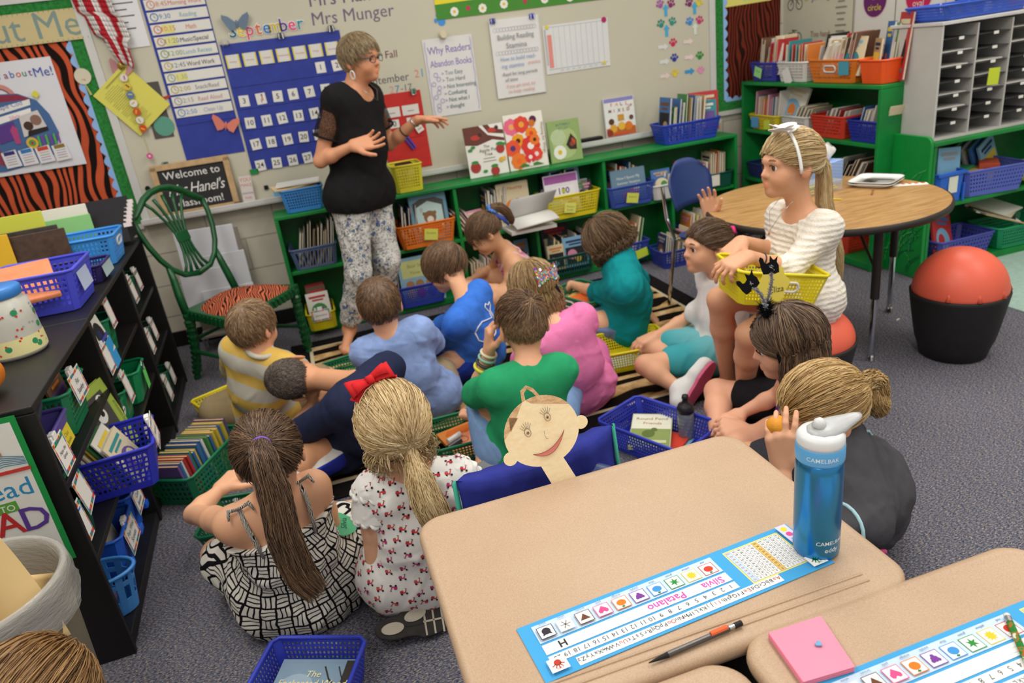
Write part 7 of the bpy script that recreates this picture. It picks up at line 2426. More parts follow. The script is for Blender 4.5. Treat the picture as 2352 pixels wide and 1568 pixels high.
p.tubepart('headband',[GB(0.093*math.cos(a),0.012+0.02*math.sin(a),-0.012+0.138*math.sin(a))for a in np.linspace(-0.05,PI+0.05,24)],0.006,WHITE,8,flat=1.5)
fl_=MB()
for i in range(9):
 a=i*0.7
 X=frame(GB(-0.03+0.028*math.cos(a),0.045+0.022*math.sin(a),0.118+0.006*(i%3))-p.o,(math.cos(a),math.sin(a),0.4),(math.sin(a)*0.5,-math.cos(a)*0.5,0.8))
 fl_.prism([(0.035*math.cos(t)+0.01,0.014*math.sin(t))for t in np.linspace(0,2*PI,12,endpoint=False)],0.002,paper('#e8e6e2'),X)
fl_.build('headband_flower',parent=p.t)
p.tubepart('necklace',[GB(-0.04,0.0,-0.115),GB(-0.035,0.045,-0.16),GB(0,0.062,-0.22),GB(0.035,0.045,-0.16),GB(0.04,0,-0.115)],0.001,STEEL,6)
p.tubepart('pendant',[GB(0,0.064,-0.222),GB(0,0.066,-0.235)],0.007,M('#b08a6a',0.4),10,flat=0.5)
sh,el,w=p.aL
p.ring_at('bracelet',lerp(el,w,0.72),w-el,0.026,0.003,M('#2e2a2c'))
SAN=M('#a8763c',0.45)
SILV=M('#b8aa98',0.3,0.5,metal=0.6)
for L,tt in((p.lL,V(-0.17,-0.06,0)),(p.lR,V(-0.15,-0.12,0))):
 an,d=L[2],unit(tt)
 sd=np.cross(d,V(0,0,1))
 p.ring_at('ankle_strap',an+V(0,0,0.01),V(0,0,1),0.036,0.005,SAN)
 for k,(x,hh)in enumerate(((0.085,0.052),(0.105,0.045),(0.125,0.038),(0.145,0.032))):
  c=V(an[0],an[1],0.006)+d*x
  p.tubepart('sandal_strap',[c-sd*0.038,c-sd*0.03+V(0,0,hh*0.75),c+V(0,0,hh),c+sd*0.03+V(0,0,hh*0.75),c+sd*0.038],0.0045,SILV,6)
 p.tubepart('heel_strap',[an+V(0,0,0.01)-d*0.036,V(an[0],an[1],0.012)-d*0.045],0.008,SAN,8)
 X=frame(V(an[0],an[1],0.008)+d*0.07-p.o,d,(0,0,1))
 pts=[(0.125*math.cos(a),(0.042 if math.cos(a)>0 else 0.034)*math.copysign(abs(math.sin(a))**0.7,math.sin(a)))for a in np.linspace(0,2*PI,28,endpoint=False)]
 MB().prism(pts,0.012,SAN,X,-0.006).build('sandal_sole',parent=p.t)
 # --- A: boy in the striped polo
p=Person('boy with short fair hair in yellow and grey striped polo shirt',(-0.40,3.27,0),s=1.06,hs=1.06,skin='#d9a283')
p.torso((-0.395,3.28,0.12),pz(597,818,0.43),72,-8,0.03)
p.head(pz(583,752,0.555),52,6,0).face_parts('#6a7a86','#a08058')
cross_legs(p,kl=pz(488,945,0.15))
lap_hand(p,-1,0.30,0.16,0.17)
lap_hand(p,1)
p.build_body()
p.shirt(cloth_pattern('yellow_grey_stripes',stripes),sl=0.95,e=0.014,hem=0.09,sr=0.8)
p.shorts(cloth('#9a8664'),0.85)
p.ring_at('collar',p.C+p.up*0.035+p.fc*0.005,p.up+p.fc*0.3,0.052,0.012,cloth('#cfc8b8'))
p.hair(HAIR_LTBROWN,'short',3000,(0.016,0.66),0.012,0.034,lift=0.3)
# --- B: boy in navy, head resting sideways on his hand
p=Person('boy with buzz cut in navy T-shirt leaning his head sideways on his hand',(-0.06,2.74,0),s=1.12,hs=1.06,skin='#cc9570')
CB=pz(845,880,0.42)
p.torso((-0.03,2.76,0.12),CB,112,18,0.06)
HB=pz(676,868,0.40)
ax_up=unit(HB-CB)
p.head(HB,100,15,-76)
p.arm(-1,HB+V(0.05,0.02,-0.13),V(-1,0,-0.4),elbow=pz(655,1015,0.17),hand=dict(d=V(-0.2,0.1,1),n=V(0.4,0.3,0.7),curl=0.5))
lap_hand(p,1)
cross_legs(p,kl=pz(690,1065,0.16),kz=0.14)
p.build_body()
NAVY=cloth('#262c46',0.12)
p.shirt(NAVY,sl=0.85,e=0.015,hem=0.09,amp=0.005,freq=36)
def sideband(t):
 v=t.co(attr='cloth')
 n=t.n('ShaderNodeTexCoord')
 sp=t.n('ShaderNodeSeparateXYZ')
 t.l(n.outputs['Object'],sp.inputs[0])
 t.base(t.ramp(t.math('MULTIPLY',t.math('ADD',sp.outputs['Z'],0.0),5.0),((0.0,'#23283c'),(0.36,'#303aa8'),(0.72,'#d2d0ca'),(0.98,'#23283c')),'CONSTANT'))
p.shorts(cloth_pattern('banded_shorts',sideband),0.9)
p.hair(HAIR_BUZZ,'short',4200,(0.012,0.68),0.005,0.009,0.0008,lift=0.5)
p.shoe(p.lL,p.lL[2]+V(-0.15,0.02,0),M('#3a3633',0.6),M('#c8beaa',0.6))
# --- C: boy in light blue
p=Person('boy with brown hair in heather light blue T-shirt seen from behind',(0.24,3.04,0),s=1.1,hs=1.06,skin='#d6a080')
p.torso((0.30,3.0,0.12),pz(897,778,0.43),82,0,0.03)
p.head(pz(873,702,0.575),84,10,-2)
cross_legs(p,kr=pz(1010,855,0.16))
lap_hand(p,-1)
lap_hand(p,1)
p.build_body()
p.shirt(cloth('#8ea6d8',0.14),sl=0.75,e=0.016,hem=0.1,amp=0.005,freq=38)
p.shorts(cloth('#a39274'),0.9)
p.hair(HAIR_BROWN,'short',3200,(0.016,0.72),0.015,0.032,lift=0.2)
# --- D: boy with the whale shirt
p=Person('boy in bright blue long-sleeved shirt with a white whale on the back',(0.63,3.33,0),s=1.06,hs=1.06,skin='#d3a07e')
p.torso((0.64,3.30,0.12),pz(1075,700,0.42),128,8,0.04)
p.head(pz(1022,614,0.545),152,22,0).face_parts('#4a3626','#4a3828')
cross_legs(p,kl=pz(1010,850,0.15))
p.arm(-1,pz(985,800,0.14),V(0.3,-0.6,-0.5),hand=dict(curl=0.6))
lap_hand(p,1)
p.build_body()
p.shirt(cloth('#3d74d2',0.1),sl=1.9,e=0.013,hem=0.09,amp=0.004,freq=45)
p.shorts(cloth('#223a94',0.1,0.5,240),0.9)
p.hair(HAIR_BROWN,'short',2600,(0.012,0.64),0.009,0.013,lift=0.35)
p.hair(HAIR_BROWN,'short',1400,(0.045,0.12),0.02,0.095,seed=5,lift=0.10,crown=(0.35,-0.62,0.7),cap=True)
def whale():
 tr=BVHTree.FromPolygons([tuple(x)for x in p.shirt_v],[tuple(x)for x in p.shirt_f])
 c=lerp(p.P,p.C,0.74)-p.rc*0.03
 def on(u,w):
  h_=tr.ray_cast(Vector(c-p.fc*0.5+p.rc*u+p.up*w),Vector(p.fc),0.8)
  return None if h_[0]is None else np.array(h_[0]+h_[1]*0.002)-p.o
 k=0.075
 for nm,pts,r_,cl in(('whale_outline',[(-1,0.25),(-0.98,-0.35),(-0.75,-0.62),(-0.3,-0.66),(0.2,-0.6),(0.6,-0.35),(0.9,0.1),(1.0,0.5),(1.25,0.72),(1.28,0.92),(1.02,0.86),(0.9,1.05),(0.72,0.95),(0.78,0.7),(0.85,0.52),(0.7,0.2),(0.3,0.3),(-0.2,0.5),(-0.7,0.5),(-1,0.25)],0.0032,0),('whale_mouth',[(-0.75,-0.45),(-0.35,-0.42),(0.05,-0.3)],0.002,0),('whale_eye',[(-0.35,0.05),(-0.3,0.12),(-0.24,0.05)],0.002,0)):
  q=[on(a*k,b_*k)for a,b_ in pts]
  q=[x for x in q if x is not None]
  if len(q)>1:
   MB().tube(q,r_,paper('#e4e6ea'),6).build(nm,parent=p.shirt_o,smooth=True)
whale()
# --- E: girl in pink straps by the shelf
p=Person('girl in pink tie-dye strap top with brown ponytail bending over a green basket',(1.13,4.12,0),s=1.04,hs=1.04,skin='#d2a07c',vox=0.0055)
p.torso((1.15,4.13,0.13),py_(1168,583,4.08),172,6,0.03)
p.head(py_(1112,537,4.06),176,34,0,nr=0.038).face_parts('#4a3626','#5a4430')
p.arm(-1,py_(1098,655,3.96),V(0.6,-0.5,-0.8),elbow=py_(1160,668,3.98),hand=dict(curl=0.5))
lap_hand(p,1)
cross_legs(p,kz=0.16)
p.build_body()
TD=cloth_pattern('pink_tie_dye',tiedye)
g=SDF()
for q in p.torso_prims(0.01):
 g.cone(*q)
g.clip(lerp(p.P,p.C,0.82),p.up+p.fc*0.15)
g.clip(V(0,0,0.01),V(0,0,-1))
v,f=g.mesh(0.0055)
np_object('strap_top',v-p.o,f,TD,p.t)
for sg in(-1,1):
 a=p.C+p.rc*sg*0.062
 p.tubepart('shoulder_strap',[lerp(p.P,p.C,0.55)+p.rc*sg*0.055-p.fc*0.092,a-p.fc*0.078-p.up*0.03,a-p.fc*0.03+p.up*0.03,a+p.fc*0.03+p.up*0.025,a+p.fc*0.09-p.up*0.05],0.007,cloth('#e0b4c0'),8,flat=0.5)
GB=p.W
p.hair(HAIR_BROWN,'tail',1900,(-0.002,0.5),0.013,gather=(0.05,-0.9,0.5),tail=[GB(0,-0.10,0.07),GB(0,-0.135,0.075),GB(0,-0.165,0.05),GB(0,-0.175,-0.0),GB(0,-0.165,-0.05),GB(0,-0.15,-0.07)],tail_r=(0.02,0.026,0.028,0.026,0.02,0.01))
p.hair(HAIR_BROWN,'short',500,(0.055,0.0),0.014,0.07,seed=3,lift=0.1,cap=False,crown=(0,-0.5,0.8))
sc=MB()
for i in range(12):
 a=i*2*PI/12
 sc.lathe([(0.001,-0.012),(0.013,0),(0.001,0.012)],cloth('#5a8ad8'),8,GB(0.026*math.cos(a),-0.118+0.006*math.sin(3*a),0.072+0.026*math.sin(a))-p.o)
sc.build('scrunchie',parent=p.t,smooth=True)
p.tubepart('scrunchie_tail',[GB(-0.02,-0.12,0.05),GB(-0.035,-0.135,0.0),GB(-0.03,-0.135,-0.05)],[0.01,0.016,0.008],cloth('#3a4a90'),8,flat=0.6)
# --- F: girl in pink with sequin bow
p=Person('girl in bubblegum pink T-shirt with sequined hair bow',(0.92,2.71,0),s=1.06,hs=1.05,skin='#d8a686')
p.torso((0.945,2.70,0.12),pz(1285,760,0.43),104,0,0.03)
p.head(pz(1222,662,0.575),112,14,0,nr=0.038)
cross_legs(p)
lap_hand(p,-1)
lap_hand(p,1)
p.build_body()
p.shirt(cloth('#e87fb2',0.06),sl=0.9,e=0.015,hem=0.1,amp=0.005,freq=36)
p.shorts(cloth('#d070a0'),0.9)
GB=p.W
p.hair(HAIR_DKBLOND,'loose',2200,(-0.008,0.5),0.014,fall=0.22,curl=1.6,rim=-0.35,spread=1.5,frizz=0.0008)
bow=MB()
rq=random.Random(4)
sq=[M(c,0.2,0.6,metal=0.5)for c in('#d83a8a','#3ab0d8','#e0c03a','#4ac06a','#8a4ad0','#e0622a','#d8d8e0')]
for sg in(-1,1):
 for i in range(150):
  u,w=rq.uniform(0,1),rq.uniform(-1,1)
  c=GB(0.0+sg*0.05*u,-0.128+0.012*u*u,0.05+w*0.034*(0.35+0.65*u))-p.o
  bow.prism(circ(0.006,8),0.001,sq[rq.randrange(7)],frame(c,(1,rq.uniform(-.3,.3),0.2),(rq.uniform(-.4,.4),-1,rq.uniform(-.1,.6))))
bow.build('sequin_bow',parent=p.t)
p.tubepart('bow_ribbon',[GB(0.02,-0.112,0.03),GB(0.035,-0.115,-0.02),GB(0.05,-0.11,-0.06)],[0.006,0.01,0.008],cloth('#1d1b20'),8,flat=0.4)
# --- G: boy in green
p=Person('boy in bright green T-shirt raising a hand with wristbands to his ear',(0.58,2.38,0),s=1.1,hs=1.07,skin='#d6a07e',vox=0.0046)
p.torso((0.60,2.37,0.12),pz(1212,862,0.44),94,0,0.03)
p.head(pz(1200,745,0.595),92,5,0)
wg=pz(1124,805,0.52)
wg=py_(1124,806,p.hc[1]+0.05)
p.arm(-1,wg,V(-0.6,0.6,-1),elbow=py_(1092,905,p.hc[1]+0.1),hand=dict(d=V(0.12,-0.05,1),n=V(1,-0.1,0.0),curl=[0.65,0.75,0.85,0.9],thumb=0.5))
lap_hand(p,1)
p.leg(-1,pz(1112,1075,0.08),V(0,0,1),knee=pz(1118,930,0.24),toe=pz(1085,1090,0.04))
p.leg(1,p.P+p.fp*0.28+V(0,0,-0.05),V(0,0,1),knee=p.P+p.fp*0.22+p.rp*0.27+V(0,0,0.04),toe=p.P+p.fp*0.3-p.rp*0.1)
p.build_body()
p.shirt(cloth('#2c9a66',0.07),sl=0.92,e=0.016,hem=0.1,amp=0.0055,freq=34)
p.shorts(cloth('#7fa0cc'),0.88,e=0.02)
p.hair(HAIR_LTBROWN,'short',3800,(0.012,0.66),0.008,0.014,lift=0.32)
p.hair(HAIR_BROWN,'short',1700,(0.06,0.1),0.016,0.04,seed=9,lift=0.3,cap=False,crown=(0.3,-0.55,0.8))
sh,el,w=p.aL
for k,(c,r_)in enumerate((('#d8d24a',0.0075),('#3a3a3a',0.006),('#8ab8a8',0.006),('#d6cfb0',0.006))):
 p.ring_at('wristband',lerp(el,w,0.62+0.11*k),w-el,0.034-0.002*k,r_,plastic(c))
p.shoe(p.lL,pz(1080,1092,0.04),M('#8d8e90',0.6),M('#c9d838',0.6))
# --- H: curly haired boy in teal
p=Person('child with wavy brown hair in teal T-shirt reaching into a green basket',(1.44,3.29,0),s=1.08,hs=1.08,skin='#d5a17f')
p.torso((1.455,3.30,0.12),pz(1432,622,0.43),158,6,0.03)
p.head(pz(1393,553,0.545),165,30,0)
p.arm(-1,pz(1312,652,0.24),V(0.3,-0.6,-0.6),elbow=pz(1335,668,0.25)+V(0.06,-0.08,0),hand=dict(d=V(-0.5,0.4,-0.7),curl=0.6))
p.arm(1,pz(1490,722,0.05),V(0.6,0.5,0.2),hand=dict(d=V(0.4,-0.2,-0.5),curl=0.2))
cross_legs(p,kl=pz(1338,745,0.15))
p.build_body()
p.shirt(cloth('#12868a',0.08),sl=0.95,e=0.021,hem=0.1,amp=0.005,freq=38)
p.shorts(cloth('#6d7a9c'),0.75)
p.hair(mat_hair('#3a2a1c','#6e553c','#a08460'),'loose',2600,(-0.014,0.36),0.02,fall=0.065,curl=2.6,rim=-0.3,spread=2.3,frizz=0.0012)
# --- I: girl in white tee
p=Person('girl in white T-shirt and aqua shorts with pink soled shoes beside the yellow basket',(1.66,2.66,0),s=1.1,hs=1.05,skin='#d2a07f')
p.torso((1.69,2.70,0.12),pz(1665,635,0.45),186,0,-0.015,chest=0.92)
p.head(pz(1622,566,0.595),178,-4,3,nr=0.038).face_parts('#4a3626','#6a4e36')
p.arm(-1,pz(1508,770,0.17),V(0.4,-0.5,-0.8),elbow=pz(1583,728,0.22),hand=dict(d=V(-0.9,0.2,-0.25),n=V(0,0,-1),curl=[0.5,0.55,0.6,0.65]))
p.arm(1,pz(1640,520,0.62)+V(0.04,0.1,0.02),V(0.3,0.8,0.2),hand=dict(d=V(-0.1,0.0,1),n=V(-0.6,-0.6,0),curl=[0.35,0.3,0.3,0.3],spread=1.5))
kI=pz(1482,838,0.14)
p.leg(-1,pz(1562,895,0.06),V(0,0,1),knee=kI,foot=False,k=0.86)
p.leg(1,pz(1590,845,0.07),V(0,0,1),knee=p.P+p.fp*0.26+p.rp*0.24+V(0,0,0.0),foot=False,k=0.86)
p.build_body()
p.shirt(cloth('#e2dfda',0.04),sl=0.85,e=0.012,hem=0.1,amp=0.005,freq=36,chest=0.92,belly=-0.006)
OMB=NT('aqua_fade_cloth')
sp_=OMB.n('ShaderNodeSeparateXYZ')
OMB.l(OMB.co('Object'),sp_.inputs[0])
OMB.base(OMB.ramp(OMB.math('ADD',OMB.math('MULTIPLY',sp_.outputs['X'],2.2),0.62),((0.15,'#3f9aa2'),(0.45,'#74b4ba'),(0.8,'#c4d2d0'))))
p.shorts(OMB.done(0.9,0.1),0.66,e=0.004,waist=0.075)
PINK,PSOLE=M('#dfe0dc',0.6),M('#cf5f84',0.6)
p.shoe(p.lL,p.lL[2]+V(0.11,0.02,0.11),PINK,PSOLE,up=V(-0.35,0.7,0.0))
p.shoe(p.lR,p.lR[2]+V(0.14,0.0,0.06),PINK,PSOLE,up=V(0.0,0.8,0.15))
GB=p.W
p.hair(HAIR_LTBROWN if False else mat_hair('#2e2018','#5f4734','#8f7352'),'tail',1900,(-0.002,0.5),0.011,gather=(0.1,-0.95,0.1),tail=[GB(0,-0.10,0.03),GB(0.0,-0.13,0.02),GB(0.0,-0.14,-0.03),GB(0,-0.135,-0.08),GB(0,-0.13,-0.12)],tail_r=(0.015,0.024,0.024,0.02,0.01))
p.tubepart('hair_clip',[GB(0.02,-0.115,0.06),GB(-0.01,-0.12,0.065),GB(-0.03,-0.11,0.05)],0.012,cloth('#e0407a'),8)
# --- K: girl with the cat headband
p=Person('girl in purple tank top with black cat-ear headband and bobbed hair',(1.56,2.02,0),s=1.06,hs=1.07,skin='#dba486',vox=0.0044)
p.torso((1.585,2.02,0.12),pz(1862,892,0.42),158,0,0.03)
p.head(pz(1806,785,0.56),150,14,0,nr=0.038).face_parts('#5a4636','#6a5038')
p.arm(-1,pz(1712,988,0.16),V(0.2,-0.6,-0.8),elbow=pz(1752,1050,0.12),hand=dict(d=V(-0.6,0.5,0.1),n=V(0.3,0.3,-1),curl=0.9))
p.arm(1,pz(1700,950,0.17),V(-0.3,0.6,0.2),elbow=pz(1790,905,0.24),hand=dict(d=V(-0.9,-0.25,-0.1),n=V(0,0.1,-1),curl=[0.15,0.25,0.35,0.4],spread=1.6))
cross_legs(p,kz=0.13,spread=0.2,fwd=0.26)
p.build_body()
p.shirt(cloth('#7a5aa8',0.08),sl=0.0,e=0.01,hem=0.1,neck=0.075,amp=0.003,freq=50)
p.shorts(cloth('#1f1d20'),0.6,e=0.012)
GB=p.W
p.hair(mat_hair('#32251b','#665040','#9c8064'),'loose',3200,(-0.004,0.46),0.014,fall=0.15,rim=-0.25,spread=1.9,wd=0.001)
FUZ=M('#151416',0.95,0.05)
p.tubepart('headband',[GB(0.087*math.cos(a),0.03,-0.015+0.128*math.sin(a))for a in np.linspace(-0.1,PI+0.1,22)],0.006,FUZ,8)
fz=MB()
rq=random.Random(8)
for i in range(420):
 c=GB(rq.uniform(-0.04,0.04),0.03+rq.uniform(-0.012,0.012),0.113+rq.uniform(-0.008,0.008))
 d=unit(V(rq.gauss(0,1),rq.gauss(0,1),rq.gauss(0.8,0.8)))*0.028
 fz.tube([c-p.o,c+d*0.6-p.o,c+d+V(0,0,-0.003)-p.o],[0.0012,0.0009,0.0003],FUZ,3)
fz.build('feather_puff',parent=p.t)
TIN=M('#b9bbc0',0.2,0.5,metal=0.9)
for sg,top,yaw in((-1,py_(1722,650,p.hc[1]-0.02),0.3),(1,py_(1770,612,p.hc[1]+0.03),-0.2)):
 a0=GB(sg*0.022,0.03,0.12)
 pts=[lerp(a0,V(top),t)+V(0.012*math.sin(PI*t),0,0.0)for t in np.linspace(0,1,14)]
 st=p.tubepart('tinsel_spring',pts,0.004,TIN,6)
 tz=MB()
 for q in pts:
  for j in range(9):
   d=unit(V(rq.gauss(0,1),rq.gauss(0,1),rq.gauss(0,1)))*0.010
   tz.box((0,0,0),(0.012,0.001,0.002),TIN,frame(V(q)+d*0.5-p.o,d,(d[1]+.1,-d[0],0.2)))
 tz.build('tinsel_fringe',parent=st)
 # cut-out black cat at the tip
 X=frame(V(top)-p.o,(1,0.2,0),(0.1,-0.95,0.3))@Matrix.Rotation(yaw,4,'Z')
 cat=[(-0.03,-0.006),(-0.024,-0.02),(-0.008,-0.02),(0.0,-0.012),(0.012,-0.02),(0.026,-0.016),(0.026,0.002),(0.02,0.012),(0.024,0.026),(0.014,0.018),(0.008,0.018),(0.0,0.028),(-0.002,0.012),(-0.012,0.008),(-0.02,0.01),(-0.024,0.022),(-0.032,0.026),(-0.036,0.018),(-0.032,0.006)]
 MB().prism([(a*1.15,b_*1.15)for a,b_ in cat][::1],0.003,FUZ,X,-0.0015).build('black_cat',parent=st)
CATBAND=p
# yellow paper paw hanging from the basket (name card)
# --- L: girl eating, hair in a bun
p=Person('girl in charcoal grey top with blond messy bun eating an orange snack',(1.37,1.56,0),s=1.08,hs=1.08,skin='#daa584',vox=0.0044)
p.torso((1.40,1.55,0.12),pz(1950,1092,0.385),168,0,0.05)
p.head(pz(1882,942,0.525),172,14,0,nr=0.038).face_parts('#5a6a7a','#a08458')
w1,w2=pz(1798,1066,0.47),pz(1808,1010,0.52)
p.arm(-1,w1,V(0.4,-0.5,-1),hand=dict(d=V(-0.05,0.05,1),n=V(0.6,0.7,0),curl=[0.35,0.4,0.5,0.55],thumb=0.2))
p.arm(1,py_(1800,1040,1.52),V(0.2,0.6,-1),hand=dict(d=V(-0.1,-0.05,1),n=V(0.8,-0.3,0),curl=[0.7,0.75,0.8,0.8],thumb=0.6))
cross_legs(p)
p.build_body()
p.shirt(cloth('#4b4a4e',0.1),sl=0.28,e=0.016,hem=0.1,amp=0.005,freq=36)
AQ=cloth('#a9cfd6')
sp,cl=p.sleeve(p.aL,0.3,0.022)
p.ring_at('armhole_trim',cl[0][0],cl[0][1]+p.up*0.4,0.068,0.005,AQ)
p.tubepart('side_piping',[p.C+p.rc*0.11+p.up*0.02-p.fc*0.05,p.C+p.rc*0.12-p.up*0.1-p.fc*0.09,p.P+p.rc*0.10+p.up*0.1-p.fc*0.115,p.P+p.rc*0.08-p.fc*0.12],0.004,AQ,8)
p.tubepart('pink_strap',[p.aL[0]+V(-0.03,-0.045,-0.05),p.aL[0]+V(0.02,-0.055,-0.06)],0.006,cloth('#d8568a'),8)
p.shorts(cloth('#3a3a40'),0.8)
GB=p.W
p.hair(mat_hair('#76582f','#b28e58','#dcc08c'),'tail',3000,(-0.008,0.42),0.015,gather=(0,-0.97,0.0),tail=[GB(0,-0.10,0.0),GB(0.01,-0.14,0.02),GB(0.02,-0.165,-0.0),GB(0.02,-0.165,-0.045),GB(-0.01,-0.145,-0.06),GB(-0.025,-0.13,-0.03),GB(-0.01,-0.14,0.0)],tail_r=(0.02,0.027,0.03,0.028,0.026,0.022,0.012),tail_n=14,wd=0.0011,frizz=0.001)
p.tubepart('hair_tie',[GB(0.018*math.cos(a),-0.112,0.018*math.sin(a))for a in np.linspace(0,2*PI,14,endpoint=False)],0.004,cloth('#c8a878'),6,True)
sn=MB().lathe([(0.001,-0.03),(0.018,-0.024),(0.028,-0.006),(0.027,0.01),(0.016,0.024),(0.001,0.028)],M('#e0962e',0.55,0.3,0.15,40,0.3,200),18,X=frame(pz(1786,978,0.565),(0.3,0.2,1),(0.8,-0.5,0.2)))
put(sn.build('orange_snack',smooth=True),'golden orange snack held to the mouth by the girl with the bun','food')
# --- M: girl in black and white dress
p=Person('girl in black and white strap dress with dark ponytail seen from behind',(-0.27,1.98,0),s=1.10,hs=1.06,skin='#d3a07d',vox=0.0044)
p.torso((-0.265,1.97,0.12),pz(625,1152,0.435),98,4,0.04,chest=0.95)
p.head(pz(618,1045,0.585),92,16,-3,nr=0.038)
p.arm(-1,pz(505,1125,0.30),V(-1,-0.4,0.2),elbow=pz(447,1180,0.28),hand=dict(curl=0.6))
p.arm(1,pz(752,1190,0.20),V(1,-0.5,-0.6),elbow=pz(772,1238,0.17),hand=dict(d=V(-0.2,0.9,0),curl=0.6))
kr=pz(800,1215,0.15)
p.leg(1,pz(745,1165,0.06),V(0,0,1),knee=kr,toe=pz(790,1160,0.05))
p.leg(-1,p.P+p.fp*0.26+V(0,0,-0.05),V(0,0,1),knee=p.P+p.fp*0.2-p.rp*0.22+V(0,0,0.03),toe=p.P+p.fp*0.3+p.rp*0.1)
p.build_body()
BW=cloth_pattern('brush_stroke_print',strokes)
SBW=mat_tiger('striped_strap_cloth','#d9d5cb','#151416',14.0)
g=[q for q in p.torso_prims(0.018,1.0,0.95)]
bk=p.P-p.fp*0.02
g+=[(bk+V(0,0,-0.04),lerp(p.P,p.C,0.4),0.165,0.115,0.05),(p.P-p.rp*0.07+V(0,0,-0.03),p.P+p.rp*0.07+V(0,0,-0.03),0.14,0.14,0.05)]
for L,k in((p.lR,1.0),(p.lL,0.8)):
 g+=[(L[0],lerp(L[0],L[1],k),0.125,0.075,0.06),(lerp(L[0],L[1],k),lerp(L[1],L[2],0.3),0.075,0.07,0.05)]
DR=p.garment('dress',g,[(V(0,0,0.004),V(0,0,-1)),(lerp(p.P,p.C,0.80)-p.fc*0.06,p.up+p.fc*0.1)],BW,0.008,40)
for sg in(-1,1):
 a=p.C+p.rc*sg*0.085
 p.tubepart('shoulder_strap',[lerp(p.P,p.C,0.74)+p.rc*sg*0.075-p.fc*0.10,lerp(p.P,p.C,0.9)+p.rc*sg*0.08-p.fc*0.084,a-p.fc*0.06+p.up*0.012,a-p.fc*0.015+p.up*0.036,a+p.fc*0.05+p.up*0.02],0.007,SBW,8,flat=0.6)
 for k in(-1,1):
  q=a-p.fc*0.02+p.up*0.046
  p.tubepart('strap_knot',[q,q+p.rc*k*0.028+p.up*0.008,q+p.rc*k*0.035-p.fc*0.02-p.up*0.006],[0.004,0.007,0.003],SBW,8)
GB=p.W
p.hair(HAIR_DKBROWN,'tail',3000,(-0.03,0.5),0.012,gather=(0,-0.93,0.36),tail=[GB(0,-0.10,0.045),GB(0.0,-0.135,0.05),GB(0.0,-0.155,0.02),GB(-0.0,-0.16,-0.07),GB(-0.01,-0.165,-0.17),GB(0.0,-0.175,-0.27),GB(0.03,-0.185,-0.33)],tail_r=(0.016,0.026,0.034,0.04,0.042,0.04,0.03),tail_n=14,wd=0.001,frizz=0.0006)
p.ring_at('hair_tie',GB(0,-0.112,0.048),p.hax[1],0.021,0.006,cloth('#7a5ac0'))
DRESS=p
me_=DR.data
tree=BVHTree.FromPolygons([tuple(np.array(q.co)+p.o)for q in me_.vertices],[tuple(q.vertices)for q in me_.polygons])
hit=tree.ray_cast(Vector((0,0,CAM_H)),Vector(ray(778,1208)).normalized(),6)
TX=frame(hit[0]+hit[1]*0.008,(1,0.1,0),tuple(hit[1]*0.7+Vector((0,-0.2,0.6))))
p_sil=put(Art(TX).prism([(0.055*math.cos(a)*(1+0.08*math.sin(5*a)),0.05*math.sin(a)*(1+0.08*math.cos(4*a)))for a in np.linspace(0,2*PI,28,endpoint=False)],0.001,M('#4fa878',0.12,0.5),TX).build('name_tag'),'glossy green name tag lying on the skirt of the girl in the patterned dress','tag')
a=Art(TX,z=0.0014)
a.text('Silvia',0.02,0.0,0.026,'#2a4a3a','CENTER',0.1,0,1.35)
a.build('handwriting',parent=p_sil)
# --- N: girl in scooter print blouse with red bow
p=Person('girl in white blouse printed with red scooters wearing a red hair bow',(0.09,1.84,0),s=1.12,hs=1.08,skin='#d2a07f',vox=0.0044)
p.torso((0.095,1.80,0.15),pz(955,1098,0.455),86,0,0.02,chest=0.92)
p.head(pz(903,978,0.615),94,8,2,nr=0.038)
p.arm(-1,pz(868,1240,0.16)+V(0,0.14,0.02),V(-0.4,-0.8,-0.6),elbow=pz(866,1318,0.18),hand=dict(curl=0.6))
lap_hand(p,1)
for sd in(-1,1):
 kn=p.P+p.fp*0.33+p.rp*sd*0.1
 kn[2]=0.07
 an=p.P-p.fp*0.04+p.rp*(sd*0.05+0.02)
 an[2]=0.055
 p.leg(sd,an,V(0,1,0),knee=kn,foot=False)
p.build_body()
BL=cloth('#e3e0da',0.04)
sh_=p.shirt(BL,sl=0.0,e=0.014,hem=0.10,neck=0.058,amp=0.005,freq=34,name='blouse',chest=0.92)
rq=random.Random(21)
bv,bf=p.shirt_v,p.shirt_f
for sg,arm in((-1,p.aL),(1,p.aR)):
 q=lerp(arm[0],arm[1],0.30)
 d=unit(arm[1]-arm[0])
 sp,cl=p.sleeve(arm,0.3,0.014,0.012)
 p.garment('flutter_sleeve',sp,cl,BL,0.004,70)
 for kk in(0.02,0.30):
  c=lerp(arm[0],arm[1],kk)
  u=unit(np.cross(d,V(0.2,1,0.1)))
  w_=np.cross(d,u)
  p.tubepart('ruffle',[c+(0.058+0.004*math.sin(13*a))*(math.cos(a)*u+math.sin(a)*w_)+d*0.005*math.sin(13*a+1)for a in np.linspace(0,2*PI,90,endpoint=False)],0.005,BL,6,True,flat=1.6)
